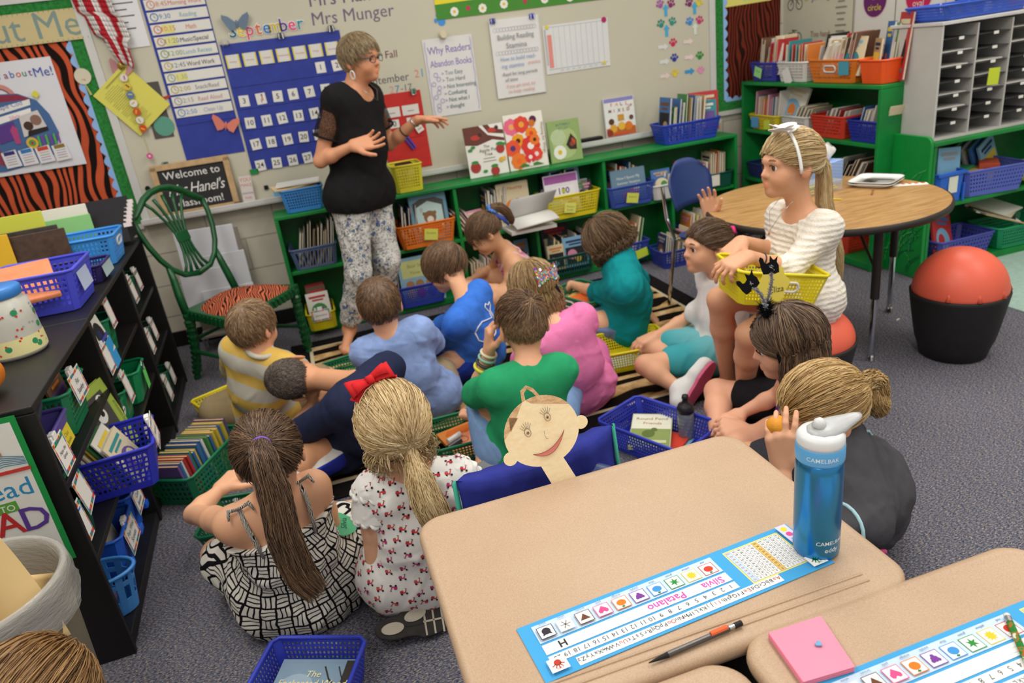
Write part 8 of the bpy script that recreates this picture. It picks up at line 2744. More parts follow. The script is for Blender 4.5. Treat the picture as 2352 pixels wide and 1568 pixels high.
  # scooters scattered over the back of the blouse
sc=MB()
SCR=[M(c,0.8,0.1)for c in('#c8323a','#b8326a','#d0484a')]
SBK=M('#2a2a30',0.8,0.1)
bn=vnormals(bv,bf)
kept=[]
for i in np.random.default_rng(3).permutation(len(bv))[:9000]:
 if bn[i]@p.fc>0.6 or any(np.sum((bv[i]-c_)**2)<0.031**2 for c_ in kept):
  continue
 kept.append(bv[i])
 nrm=Vector(bn[i])
 X=frame(Vector(bv[i]-p.o)+nrm*0.0015,Vector(p.rc)*rq.choice((1,1,-1))+Vector((0,0,rq.uniform(-.25,.35))),nrm)@Matrix.Scale(0.0115,4)
 m_=SCR[rq.randrange(3)]
 for pl,mm in(([(-0.95,-0.25),(-0.1,-0.35),(0.35,-0.3),(0.75,0.75),(0.55,0.8),(0.2,0.0),(-0.15,0.0),(-0.2,0.35),(-0.9,0.35),(-1.05,0.1)],m_),(circ(0.3,8,-0.65,-0.5),SBK),(circ(0.3,8,0.6,-0.5),SBK),([(0.35,0.85),(0.85,0.75),(0.9,0.85),(0.4,0.98)],SBK),([(-0.95,0.4),(-0.15,0.4),(-0.2,0.52),(-0.9,0.52)],SBK)):
  sc.face(pl,0.02 if mm is SBK else 0.0,mm,X)
sc.build('scooter_print',parent=sh_)
p.shorts(cloth('#8a8078'),0.95,e=0.008)
GB=p.W
p.hair(HAIR_BLOND,'tail',3600,(-0.03,0.46),0.015,gather=(0.15,-0.93,-0.34),tail=[GB(0.012,-0.09,-0.02),GB(0.016,-0.105,-0.055),GB(0.02,-0.12,-0.10),GB(0.03,-0.135,-0.17),GB(0.05,-0.14,-0.24),GB(0.075,-0.145,-0.31),GB(0.09,-0.145,-0.37)],tail_r=(0.02,0.016,0.034,0.042,0.036,0.026,0.012),tail_n=14,wd=0.0012,frizz=0.001)
p.hair(HAIR_BLOND,'loose',150,(-0.03,0.46),0.016,fall=0.09,seed=4,rim=-0.5,spread=1.2,cap=False,wd=0.001,curl=1.2,frizz=0.0012)
p.tubepart('hair_tie',[GB(0.014+0.016*math.cos(a),-0.102,-0.052+0.012*math.sin(a))for a in np.linspace(0,2*PI,16,endpoint=False)],0.005,cloth('#1a181a'),6,True)
RB_=cloth('#c8282c',0.08,0.2,700)
p.tubepart('headband',[GB(0.092*math.cos(a),0.02,-0.01+0.132*math.sin(a))for a in np.linspace(0.0,PI,24)],0.0045,RB_,8,flat=1.6)
bw=MB()
BX=frame(GB(-0.035,0.0,0.128)-p.o,unit(p.hax[0]+p.hax[2]*0.35),unit(-p.hax[1]*0.8+p.hax[2]*0.6))
for sg in(-1,1):
# two looped sides, each a folded ribbon
 for kk,(L_,rise,wd_)in enumerate(((0.064,0.020,0.026),(0.052,0.030,0.018))):
  n_=14
  vs,fs=[],[]
  for i in range(n_+1):
   t_=i/n_
   x=sg*L_*math.sin(PI*t_)**0.8 if 0<t_<1 else 0.0
   z_=rise*(1-2*t_)*math.sin(PI*t_)*1.6+0.006+0.004*kk
   hw=wd_*(0.35+0.65*math.sin(PI*t_))
   for y_ in(-hw,hw):
    vs.append((x,y_+0.006*kk*sg,z_))
  fs=[(2*i,2*i+1,2*i+3,2*i+2)for i in range(n_)]
  bw.add(vs,fs,RB_,BX)
 bw.add([(0,-0.01,0.004),(0,0.01,0.004),(sg*0.05,-0.045,0.0),(sg*0.072,-0.02,0.002)],[(0,1,3,2)],RB_,BX)
bw.tube([(-0.009,0,0.012),(0.009,0,0.012)],0.013,RB_,10,X=BX)
q=bw.build('hair_bow',parent=p.t,smooth=True)
q.modifiers.new('thickness','SOLIDIFY').thickness=0.0012
# her shoes, soles turned up behind her
SOLEK,TREAD=M('#34312e',0.7,0.2,0.2,40,0.4,200),M('#b8ae9c',0.7)
for i,(c_,yaw)in enumerate(((pz(952,1432,0.055),-0.16),(pz(1000,1392,0.075),0.1))):
 X=frame(c_-p.o,(math.cos(yaw),math.sin(yaw),0.02),(0.05,-0.75,0.65))
 pts=[]
 for k in range(32):
  a=2*PI*k/32
  x=0.112*math.cos(a)
  wd_=(0.044 if x>0 else 0.037)-0.006*math.exp(-((x+0.02)/0.03)**2)
  pts.append((x,wd_*math.copysign(abs(math.sin(a))**0.75,math.sin(a))))
 so=MB().prism(pts,0.024,SOLEK,X,-0.02).build('shoe_sole',parent=p.t,bevel=0.004)
 tr=MB()
 for x in(0.03,0.055,0.08):
  tr.box((x,0,0.005),(0.005,0.074,0.003),TREAD,X)
 tr.box((0.06,0.0,0.005),(0.07,0.005,0.003),TREAD,X).build('sole_tread',parent=so)
 MB().prism(circ(0.032,16,-0.062,0,0.016),0.003,TREAD,X,0.004).build('heel_pad',parent=so)
 MB().prism([(x_*0.93,y_*0.9)for x_,y_ in pts],0.045,M('#4a4a4c',0.7),X,-0.062).build('shoe_upper',parent=p.t,bevel=0.012)
 # --- O: child close to the camera at the bottom edge
p=Person('child with light brown hair whose head shows at the trash bin',(-0.60,1.19,0),s=1.08,hs=1.08,skin='#dba586',vox=0.005)
p.torso((-0.62,1.14,0.16),(-0.60,1.15,0.50),5,30,0.0)
p.head(py_(80,1635,1.16),62,10,0)
cross_legs(p)
lap_hand(p,-1)
lap_hand(p,1)
p.build_body()
p.shirt(cloth('#6a7a9a'),sl=0.6)
p.shorts(cloth('#55565c'),0.8)
GB=p.W
p.hair(mat_hair('#4c331c','#7d5a34','#b08a58'),'tail',3200,(-0.02,0.46),0.016,gather=(0,-0.9,-0.3),tail=[GB(0,-0.1,-0.03),GB(0,-0.125,-0.06),GB(0,-0.13,-0.12),GB(0,-0.12,-0.2)],tail_r=(0.02,0.025,0.025,0.012),wd=0.0011)
# ---------------------------------------------------------------- baskets held by the children
YEL,BLU,GRN='#e2d21e','#3240b8','#12724a'
# yellow basket on the rug
c=(1.357,3.03)
tub('book_basket','yellow basket with a blue paper on the zebra rug before the girl in white',c[0],c[1],0.012,0.37,0.27,0.11,YEL,rz=-0.11,cell=0.013)
put(MB().box((c[0]-0.01,c[1]-0.02,0.03),(0.24,0.15,0.004),paper('#9fc6e0'),None).build('worksheet'),'light blue worksheet lying in the yellow basket on the rug','paper')
# blue basket with frog book and black bottle
tub('book_basket','royal blue basket with an oval handle between the green-shirted boy and the desk',1.11,2.26,0.0,0.41,0.26,0.115,BLU,rz=-1.13,cell=0.0125,ring=('#2a36a4','x'))
def d_frog(a,w,h):
 a.rect(0,0.22*h,w*0.96,h*0.5,'#dcdcc8').rect(0,-0.22*h,w*0.96,h*0.5,'#8a9a5a').text('Round Pond',0.0,0.3*h,h*0.11,'#8a6a3a').text('Friends',0.02*w,0.16*h,h*0.11,'#b07a3a').disc(-0.05*w,-0.12*h,w*0.16,'#5f7238').disc(0.08*w,0.0,w*0.08,'#5f7238').rect(0.1*w,-0.35*h,w*0.6,h*0.08,'#c8cc9c')
o=display_book('picture_book','green frog picture book lying in the royal blue basket',0,0,0,0.16,0.23,'#b9bd94',d_frog,0)
o.matrix_world=T(*pz(1495,992,0.05),-0.55)@Matrix.Rotation(-1.5,4,'X')@Matrix.Translation((0,0,-0.11))
for k,(c_,dx,l)in enumerate((('#c8402e',0.05,'red-edged book under the frog book'),('#7fb6d4',0.08,'sky blue book under the red-edged book'))):
 put(MB().box((0,0,0.022-0.011*k),(0.21,0.15,0.008),paper(c_),T(1.10+dx*0.3,2.29-dx*0.3,0,-0.9)).build('book'),l,'book')
o=thing('water_bottle','small clear water bottle with black cap standing in the royal blue basket','bottle',pz(1577,1005,0.01))
MB().lathe([(0.03,0),(0.032,0.01),(0.032,0.10),(0.028,0.12)],M('#b9c4c4',0.1,0.5,**{'Transmission Weight':0.7}),24).build('bottle_body',parent=o,smooth=True)
MB().lathe([(0.033,0.12),(0.034,0.135),(0.028,0.15),(0.013,0.158),(0.011,0.175),(0.014,0.178),(0.012,0.19),(0.004,0.192)],M('#222225',0.4),24).build('black_cap',parent=o,smooth=True)
# green basket with an orange book left of the boy in green
c=(0.43,2.62)
tub('book_basket','green basket with an orange face book beside the boy in green',c[0],c[1],0.0,0.32,0.27,0.11,GRN,rz=0.0,cell=0.013)
def d_face(a,w,h):
 a.rect(0,0,w*0.97,h*0.97,'#d8843e').disc(0.0,-0.05*h,w*0.36,'#e8946a',h*0.3).disc(0.05*w,-0.2*h,w*0.1,'#2c2626').ring(-0.15*w,0.05*h,w*0.1,w*0.012,'#7a4a30').ring(0.15*w,0.05*h,w*0.1,w*0.012,'#7a4a30').poly([(-0.4*w,0.3*h),(0,0.22*h),(0.4*w,0.3*h),(0.3*w,0.44*h),(-0.3*w,0.44*h)],'#d06a26')
o=display_book('picture_book','orange picture book with a spectacled face lying in the green basket',0,0,0,0.22,0.22,'#d8843e',d_face,0)
o.matrix_world=T(c[0]+0.01,c[1],0.045,0.25)@Matrix.Rotation(-1.45,4,'X')@Matrix.Translation((0,0,-0.11))
for k,(dx,dy,c_,l)in enumerate(((-0.09,0.0,'#e2dfd8','white tube beside the orange face book'),(-0.1,-0.05,'#3a3a3e','dark tube beside the orange face book'))):
 put(MB().tube([(c[0]+dx,c[1]+dy,0.06),(c[0]+dx+0.06,c[1]+dy+0.03,0.065)],0.013,plastic(c_),12).build('glue_tube'),l,'tube')
 # green basket under the teal child's arm
o=basket('book_basket','green basket with a white oval handle in the lap of the child in teal',T(1.325,3.50,0.15,-1.19),0.34,0.25,0.10,GRN,cell=0.013,ring=('#dcdad2','y'))
for k,(c_,l)in enumerate((('#c8a05a','tan book in the lap basket of the child in teal'),('#d8682e','orange book in the lap basket of the child in teal'))):
 put(MB().box((0,0,0),(0.2,0.15,0.01),paper(c_),T(1.31+0.03*k,3.50-0.05*k,0.20+0.014*k,-1.0-k*0.3)).build('book'),l,'book')
tub('book_basket','green basket before the girl in pink straps',0.94,4.02,0.012,0.3,0.22,0.11,GRN,rz=0.1)
tub('book_basket','green basket at the front edge of the zebra rug by the teacher',0.06,3.60,0.012,0.3,0.2,0.10,GRN,rz=0.25)
tub('book_basket','yellow basket on the carpet beside the boy in stripes',-0.60,3.60,0.0,0.26,0.2,0.09,YEL,rz=0.5)
put(MB().box((-0.60,3.60,0.06),(0.16,0.2,0.01),paper('#dcdcd6')).build('booklet'),'white booklet in the yellow carpet basket','booklet')
# green basket of the girl in the patterned dress
o=tub('book_basket','dark green basket in front of the girl in the patterned dress',-0.375,2.36,0.02,0.42,0.24,0.12,'#0f5a3a',rz=-0.2,cell=0.0125,ring=('#c8ccc6','x'))
put(MB().box((-0.33,2.33,0.05),(0.16,0.17,0.006),paper('#a9cfe4')).build('worksheet'),'pale blue booklet lying in the dark green basket','booklet')
# royal blue basket at the bottom edge
o=tub('book_basket','royal blue basket holding The Enchanted Wood at the bottom edge of the scene',-0.295,1.52,0.0,0.27,0.34,0.11,BLU,rz=-0.42,cell=0.0125,ring=('#dcdcd8','y'))
def d_wood(a,w,h):
 a.rect(0,0,w*0.98,h*0.98,'#7d95a8').disc(-0.2*w,0.1*h,w*0.25,'#97abba').disc(0.15*w,-0.1*h,w*0.3,'#6a8398').rect(0.42*w,0,w*0.12,h*0.96,'#3a3430').line([(0.4*w,0.1*h),(0.2*w,0.25*h),(0.1*w,0.4*h)],w*0.02,'#3a3430').line([(0.4*w,0.2*h),(0.28*w,0.4*h)],w*0.015,'#3a3430')
 a.text('The',-0.02*w,0.27*h,h*0.11,'#e6dfae','CENTER',0.2).text('Enchanted Wood',0.0,0.15*h,h*0.125,'#e6dfae','CENTER',0.2,0,0,1,0.86)
o=display_book('picture_book','blue book titled The Enchanted Wood lying in the royal blue basket',0,0,0,0.215,0.25,'#7d95a8',d_wood,0)
o.matrix_world=T(-0.285,1.53,0.045,-0.42)@Matrix.Rotation(-1.5,4,'X')@Matrix.Translation((0,0,-0.125))
for k,(c_,l)in enumerate((('#3a9a6a','green edged book under The Enchanted Wood'),('#dcd8c8','white paged book under the green edged one'))):
 put(MB().box((0,0.03,0.028-0.012*k),(0.16,0.22,0.01),paper(c_),T(-0.285+0.01*k,1.55,0,-0.42)).build('book'),l,'book')
 # yellow basket on the lap of the girl in lace, with its paper paw
o=basket('book_basket','yellow basket with oval handles on the lap of the girl in lace',Matrix.Translation((1.535,2.19,0.555))@Matrix.Rotation(-0.2,4,'Z')@Matrix.Rotation(0.2,4,'Y'),0.33,0.25,0.125,YEL,cell=0.0125,ring=('#e6e2d6','y'))
PW=frame(py_(1776,652,2.02),(1,-0.18,0),(-0.1,-0.98,0.1))
pw=Art(PW,z=0.0015)
pw.prism([(0.055*math.cos(t)*(1+0.13*math.cos(6*t)),0.06*math.sin(t)*(1+0.13*math.cos(6*t+1)))for t in np.linspace(0,2*PI,40,endpoint=False)],0.0012,paper('#e0cc58'),PW)
pw.text('Eliza',0.01,-0.03,0.03,'#4a4632','CENTER',0.15)
put(pw.build('name_card'),'yellow scalloped paper card with handwritten name on the lap basket','card')
# ---------------------------------------------------------------- on the round table
o=thing('tissue_box','blue patterned tissue box with a tissue sticking out on the round table','tissue box',(2.52,3.10,TZ),0.35)
def tiss(t):
 b=t.n('ShaderNodeTexBrick',Scale=30.0)
 t.l(t.co('Object',(1,1,1),(PI/4,0.4,0.6)),b.inputs['Vector'])
 t.base(t.mix(b.outputs['Fac'],'#7f9ed6','#c4d2ea'))
MB().box((0,0,0.06),(0.115,0.115,0.12),cloth_pattern('tissue_box_print',tiss)).build('carton',parent=o,bevel=0.003)
vs,fs=[],[]
for j in range(7):
 for i in range(16):
  an,s=2*PI*i/16,j/6
  r=0.018+0.03*math.sin(s*2.6)*(1+0.5*math.sin(3*an+s*4))
  vs.append((r*math.cos(an)*1.1,r*math.sin(an)*0.5,0.118+s*0.075+0.012*math.sin(2*an)*s))
fs=[(j*16+i,j*16+(i+1)%16,(j+1)*16+(i+1)%16,(j+1)*16+i)for j in range(6)for i in range(16)]
MB().add(vs,fs,paper('#eceae6')).build('tissue',parent=o,smooth=True)
o=thing('pencil_box','clear plastic pencil box full of pencils on the round table','box',(2.39,3.0,TZ),0.1)
MB().box((0,0,0.026),(0.21,0.115,0.05),M('#c9c6b8',0.1,0.5,**{'Alpha':0.35})).build('clear_case',parent=o,bevel=0.004)
for k in range(9):
 c_=('#e0c030','#d8b838','#5a8a3a','#e8e0c8','#d0cabb','#d8c048','#b8b09a','#e0d8c0','#7a9a4a')[k]
 MB().tube([(-0.09+0.004*k,-0.045+0.0105*k,0.010+0.008*(k%3)),(0.085-0.003*k,-0.043+0.0102*k,0.012+0.008*(k%3))],0.004,plastic(c_),6).build('pencil',parent=o)
X=T(2.665,2.92,TZ,0.5)
for k in range(2):
 pl=MB()
 prof=[rrect(0.15+a_,0.15+a_,0.035,5)for a_ in(0,0.05,0.06,0.056)]
 n_=len(prof[0])
 vs=[(x,y,z)for pr,z in zip(prof,(0.002,0.016,0.018,0.02))for x,y in pr]
 pl.add(vs,[tuple(range(n_))]+[(j*n_+i,j*n_+(i+1)%n_,(j+1)*n_+(i+1)%n_,(j+1)*n_+i)for j in range(3)for i in range(n_)],WHITE,X@Matrix.Translation((0,0,0.011*k)))
 put(pl.build('square_plate',smooth=True),('lower','upper')[k]+' square white plate of the two stacked on the round table','plate')
a=Art(T(2.755,2.80,TZ+0.0005,-0.55))
a.sheet(0.15,0.045,'#e6e4de',0.001)
for k in range(5):
 a.poly([(-0.06+k*0.028,0.004),(-0.045+k*0.028,0.004),(-0.05+k*0.028,0.022),(-0.065+k*0.028,0.022)],'#d8602e')
put(a.build('paper_strip'),'white paper strip with orange marks beside the white plates','paper')
for p0,p1,c_,l in(((2.50,2.76),(2.58,2.84),'#9a5a30','brown pencil lying before the white plates'),((2.30,2.86),(2.36,2.78),'#e2c22a','yellow pencil lying behind the girl in lace')):
 put(MB().tube([(*p0,TZ+0.004),(*lerp(p0,p1,0.88),TZ+0.004),(*p1,TZ+0.004)],[0.0036,0.0036,0.0006],plastic(c_),6).build('pencil'),l,'pencil')
 # ---------------------------------------------------------------- on the desks
DZ=0.661
o=thing('water_bottle','tall metallic blue water bottle with white bite-valve lid on the desk corner','bottle',(0.716,0.868,DZ))
CB_=M('#3788c2',0.25,0.5,0.03,8,metal=0.88)
MB().lathe([(0.034,0),(0.0375,0.004),(0.0385,0.012),(0.0385,0.172),(0.0375,0.184),(0.0345,0.190)],CB_,56).build('bottle_body',parent=o,smooth=True)
MB().lathe([(0.0355,0.188),(0.0385,0.190),(0.039,0.194),(0.039,0.216),(0.037,0.219),(0.034,0.219)],plastic('#5aa4d8'),56).build('collar',parent=o,smooth=True)
ld=MB().lathe([(0.0375,0.218),(0.038,0.224),(0.0375,0.232),(0.033,0.238),(0.02,0.241),(0.001,0.242)],M('#dadcdc',0.35,0.45),48)
ld.build('lid',parent=o,smooth=True)
X=T(0.012,0,0.238,0.05)
sp=MB()
prof=[(-0.036,0.008,0.003),(-0.024,0.022,0.012),(-0.005,0.026,0.017),(0.018,0.022,0.015),(0.04,0.015,0.011),(0.058,0.010,0.008),(0.066,0.006,0.005)]
vs,n_=[],14
for x,hw,hh in prof:
 for i in range(n_):
  t_=2*PI*i/n_
  vs.append((x,hw*math.cos(t_),hh*math.sin(t_)*0.8+max(0,x)*0.10))
sp.add(vs,[tuple(reversed(range(n_))),tuple((len(prof)-1)*n_+i for i in range(n_))]+[(j*n_+i,j*n_+(i+1)%n_,(j+1)*n_+(i+1)%n_,(j+1)*n_+i)for j in range(len(prof)-1)for i in range(n_)],M('#d4d6d6',0.3,0.45,**{'Transmission Weight':0.35}),X)
sp.build('bite_valve',parent=o,smooth=True)
MB().tube([(-0.004,0,0.247),(-0.002,0,0.258),(0.0,0,0.262)],[0.012,0.009,0.003],M('#d4d6d6',0.3),8).build('valve_hinge',parent=o,smooth=True)
def wraptext(o,s,size,z,R,ang,c,bold=0.0):
 vs,fs=text_geo(s,size,'CENTER',0,bold)
 q=MB()
 q.add([(R*math.sin(ang+x/R),-R*math.cos(ang+x/R),z+y)for x,y,_ in vs],fs,ink(c))
 return q.build('printed_lettering',parent=o)
wraptext(o,'CAMELBAK',0.0105,0.200,0.0393,-0.55,'#d3e6f2',0.006)
wraptext(o,'CAMELBAK',0.0105,0.036,0.0388,-0.02,'#dfe9ee',0.006)
wraptext(o,'eddy',0.013,0.021,0.0388,0.0,'#dfe9ee',0.01)
def name_strip(X,lab,first):
 """Blue desk strip; local x right and y up as its reader sees it (the reader sits at the far side)."""
 a=Art(X,z=0.0009,step=0.00008)
 W_,H_=0.54,0.122
 a.sheet(W_,H_,'#45a0d6',0.0008)
 # panels: number square at the left, colours above, writing lines, alphabet along the top edge
 yy=H_/2
 a.rect(-0.185+0.004,-0.006,0.118,0.088,'#e6da7a').rect(-0.181,-0.006,0.112,0.082,'#e6e6e2')
 for i in range(11):
  a.rect(-0.181-0.056+i*0.0112,-0.006,0.0005,0.082,'#8a8a90',z=a.z).rect(-0.181,-0.047+i*0.0082,0.112,0.0005,'#8a8a90',z=a.z)
 a.rect(-0.181-0.0056,-0.006,0.0108,0.081,'#dcb666').rect(-0.181+0.0504,-0.006,0.0108,0.081,'#bcd2e8')
 zt=a.up()
 for n_ in range(100):
  a.text(str(n_+1),-0.181-0.0504+(n_%10)*0.0112,-0.006+0.0345-(n_//10)*0.0082,0.0058,'#c03a30' if n_%10==9 else '#3a3a40',z=zt)
 a.rect(0.02,0.047,0.38,0.017,'#e8e8e4').rect(0.075,0.0255,0.345,0.016,'#e8e8e4').rect(0.075,0.003,0.345,0.021,'#e8e8e4').rect(0.075,-0.032,0.345,0.040,'#c4d8ec')
 zt=a.up()
 for i,ch in enumerate('AaBbCcDdEeFfGgHhIiJjKkLlMmNnOoPpQqRrSsTtUuVvWwXxYyZz'):
  a.text(ch,-0.165+i*0.0073,0.042,0.0115,'#c04a40' if ch in 'AaEeIiOoUu' else '#3c3c42',z=zt)
 for i in range(20):
  a.text(str(i+1),-0.085+i*0.0168,0.021,0.0125,'#3c3c42',z=zt)
 for k in(-0.003,0.0045):
  a.rect(0.075,0.003+k,0.34,0.0004,'#9ab4d0',z=zt)
 if first:
  a.text('Silvia',-0.065,-0.003,0.021,'#d848b0','CENTER',0,0.01).text('Patalano',0.025,-0.003,0.021,'#d848b0','CENTER',0,0.01).text('H',0.215,-0.004,0.02,'#2a2a30','CENTER',0,0.02)
 cols=(('#c8402c','red'),('#e0c030','yellow'),('#2f8a3a','green'),('#3f90d0','blue'),('#7a3f98','purple'),('#e07a26','orange'),('#e0508a','pink'),('#6a4430','brown'),('#d8dadc','white'),('#34303a','black'))
 for i,(c_,s)in enumerate(cols):
  x=-0.078+i*0.0342
  a.rect(x,-0.028,0.027,0.026,c_ if s!='white' else '#c8ccd0').rect(x,-0.028,0.0245,0.0235,'#eceae6')
  if s in('red','orange','blue'):
   a.disc(x,-0.028,0.0085,c_,0.007).poly([(x-0.003,-0.019),(x+0.001,-0.021),(x+0.004,-0.018),(x,-0.0165)],'#2f7a3a')
  elif s=='yellow':
   a.poly([((0.010 if k%2 else 0.006)*math.cos(PI*k/10)+x,(0.010 if k%2 else 0.006)*math.sin(PI*k/10)-0.028)for k in range(20)],c_)
  elif s=='green':
   a.poly([((0.010 if k%2 else 0.004)*math.cos(PI*k/6)+x,(0.010 if k%2 else 0.004)*math.sin(PI*k/6)-0.028)for k in range(12)],c_)
  elif s=='purple':
   for dx,dy in((-0.005,0.004),(0,0.004),(0.005,0.004),(-0.003,0),(0.003,0),(0,-0.004)):
    a.disc(x+dx,-0.028+dy,0.0032,c_,seg=8)
  elif s=='pink':
   a.poly([(x,-0.037),(x+0.009,-0.027),(x+0.008,-0.022),(x+0.004,-0.0205),(x,-0.024),(x-0.004,-0.0205),(x-0.008,-0.022),(x-0.009,-0.027)],c_)
  elif s=='brown':
   a.poly([(x-0.009,-0.022),(x,-0.036),(x+0.009,-0.022)],c_)
  elif s=='black':
   a.disc(x,-0.029,0.0075,c_).poly([(x-0.008,-0.02),(x-0.006,-0.027),(x-0.001,-0.023)],c_).poly([(x+0.008,-0.02),(x+0.001,-0.023),(x+0.006,-0.027)],c_)
  else:
   for k in range(3):
    a.rect(x,-0.028,0.018,0.0012,c_,PI*k/3,z=a.z)
  a.text(s,x,-0.048,0.006,'#4a6a8a')
 for x,y,c_,s in((-0.245,0.047,'#2f8a4a','left'),(0.24,0.044,'#b8402e','right')):
  a.rect(x,y-0.003,0.03,0.026,'#ecebe6').disc(x,y-0.006,0.006,c_)
  for k in range(5):
   an=PI*(0.15+0.175*k)
   a.rect(x+0.008*math.cos(an),y-0.006+0.008*math.sin(an),0.007,0.002,c_,an,z=a.z)
  a.text(s,x,y+0.004,0.006,c_)
 a.rect(-0.252,-0.014,0.022,0.085,'#d0cce4').disc(-0.252,-0.045,0.006,'#e0d030').disc(-0.252,-0.03,0.006,'#d8508a').rect(-0.252,-0.014,0.01,0.01,'#4a90d0').disc(-0.252,0.004,0.005,'#4aa060')
 return put(a.build('name_strip'),lab,'name strip')
q0,q1=pz(1187,1443,0.66),pz(1797,1205,0.66)
ang=math.atan2(q1[1]-q0[1],q1[0]-q0[0])
cen=(pz(1187,1443,0.66)+pz(1918,1296,0.66))/2
name_strip(T(cen[0],cen[1],DZ,ang+PI),'blue alphabet and number strip with a pink handwritten name on the desk',True)
name_strip(T(0.765,0.575,DZ,ang+PI-0.06),'blue alphabet strip running off the bottom edge below the sticky notes',False)
# mechanical pencil
A0,B0=pz(1490,1522,0.667),pz(1703,1430,0.667)
o=thing('mechanical_pencil','dark clear mechanical pencil with orange clip lying below the name strip','pencil',A0)
P_=lambda t_:lerp(A0,B0,t_)-A0
MB().tube([P_(0),P_(0.05),P_(0.2)],[0.0008,0.002,0.0046],DARK,10).build('tip',parent=o)
MB().tube([P_(0.2),P_(0.86)],0.0046,M('#4a4442',0.2,0.5,**{'Alpha':0.85}),10).build('barrel',parent=o)
MB().tube([P_(0.66)+V(0,0,0.004),P_(0.84)+V(0,0,0.004)],0.0042,plastic('#e0622a'),8,flat=0.7).build('clip',parent=o)
MB().tube([P_(0.86),P_(0.93)],0.0036,STEEL,10).tube([P_(0.92),P_(1.0)],0.0046,DARK,10).build('eraser_end',parent=o)
# sticky notes and heart clip
q=[pz(*a_,0.672)for a_ in((1765,1452),(1885,1413),(1963,1530),(1845,1565))]
NP=MB()
n_=10
for k in range(n_):
 dz=-0.011+0.011*(k+1)/n_
 NP.add([tuple(v+V(0.0006*math.sin(k*2.1),0.0006*math.cos(k*1.7),dz))for v in q]+[tuple(v+V(0.0006*math.sin(k*2.1),0.0006*math.cos(k*1.7),dz-0.0009))for v in q],[(3,2,1,0),(4,5,6,7),(0,1,5,4),(1,2,6,5),(2,3,7,6),(3,0,4,7)],paper('#ee8fa6'))
put(NP.build('sticky_note_pad'),'square pad of pink sticky notes at the corner of the desk','notes')
HT=[(0,-0.009),(0.008,0.0),(0.008,0.004),(0.004,0.007),(0,0.004),(-0.004,0.007),(-0.008,0.004),(-0.008,0.0)]
put(MB().prism([(x*0.7,y*0.7)for x,y in HT],0.003,plastic('#6f9fc4'),T(*pz(1880,1480,0.673),0.4)).build('heart_clip',bevel=0.001),'tiny blue heart on the pink sticky notes','clip')
A0,B0=pz(2312,1412,0.668),pz(2365,1530,0.668)
o=thing('pencil','patterned green pencil with silver ferrule at the edge of the desk','pencil',A0)
def pat(t):
 t.base(t.ramp(t.noise(t.co('Object'),90,1),((0.4,'#2f7a3a'),(0.48,'#b8602a'),(0.55,'#3a8a44'),(0.62,'#d8d0b8')),'CONSTANT'))
MB().tube([lerp(A0,B0,0.15)-A0,B0-A0],0.005,cloth_pattern('pencil_wrap',pat),6).build('shaft',parent=o)
MB().tube([V(0,0,0),lerp(A0,B0,0.05)-A0],0.0048,plastic('#dcd8d0'),10).tube([lerp(A0,B0,0.05)-A0,lerp(A0,B0,0.16)-A0],0.0052,STEEL,10).build('ferrule',parent=o)
# ---------------------------------------------------------------- pumpkins and the top of the black shelf
def pumpkin(label,x,y,z,r,h):
 o=thing('pumpkin',label,'pumpkin',(x,y,z))
 vs,n_,m_=[],48,14
 for j in range(m_+1):
  ph=PI*j/m_
  for i in range(n_):
   t_=2*PI*i/n_
   k=1-0.06*abs(math.cos(4.5*t_))**6*math.sin(ph)
   rr_=r*k*math.sin(ph)**0.85
   vs.append((rr_*math.cos(t_),rr_*math.sin(t_),h/2-h/2*math.cos(ph)*(1-0.18*math.exp(-((math.sin(ph))/0.3)**2))))
 MB().add(vs,[(j*n_+i,j*n_+(i+1)%n_,(j+1)*n_+(i+1)%n_,(j+1)*n_+i)for j in range(m_)for i in range(n_)],M('#d87a1e',0.4,0.45,0.12,10)).build('rind',parent=o,smooth=True)
 MB().tube([(0,0,h*0.88),(0.005,0,h*1.02),(0.02,0.0,h*1.12)],[r*0.16,r*0.1,r*0.11],M('#6a6a3a',0.8),8).build('stem',parent=o,smooth=True)
BT_=0.842
pumpkin('orange pumpkin on the black shelf cut by the edge of the view',-0.945,2.12,BT_,0.08,0.115)
pumpkin('orange pumpkin behind the blue tray on the mailbox',3.89,3.30,1.352,0.08,0.12)
o=thing('dotted_jar','frosted plastic jar with red and green dots and a blue lid on the black shelf','jar',(-0.945,2.47,BT_))
JR=M('#d3d2c6',0.3,0.4,**{'Transmission Weight':0.25})
MB().lathe([(0.078,0),(0.085,0.01),(0.085,0.03),(0.082,0.11),(0.078,0.165),(0.062,0.18),(0.06,0.186)],JR,40).build('jar_body',parent=o,smooth=True)
MB().lathe([(0.068,0.182),(0.071,0.186),(0.071,0.208),(0.066,0.213),(0.001,0.214)],plastic('#2f78c4'),40).build('blue_lid',parent=o,smooth=True)
MB().lathe([(0.0858,0.012),(0.0862,0.03),(0.0848,0.062)],paper('#dcd49a'),40,cap=False).build('filling',parent=o,smooth=True)
dt=MB()
rq=random.Random(2)
for k in range(44):
 t_,z_=rq.uniform(-2.6,0.9),rq.uniform(0.02,0.15)
 R_=0.0852-0.006*(z_/0.16)+0.0016
 big=k%5==0
 X=frame((R_*math.cos(t_),R_*math.sin(t_),z_),(-math.sin(t_),math.cos(t_),0),(math.cos(t_),math.sin(t_),0.05))
 dt.prism(circ(0.0095 if big else 0.0035,12),0.0004,ink('#2f8a5a' if big else('#c8402e','#9aa0a8','#c8402e')[k%3]),X)
dt.build('dots',parent=o)
o=tub('storage_basket','periwinkle blue square-holed basket on the black shelf behind the dotted jar',-0.985,2.99,BT_,0.30,0.30,0.15,'#4a4fd0',cell=0.02)
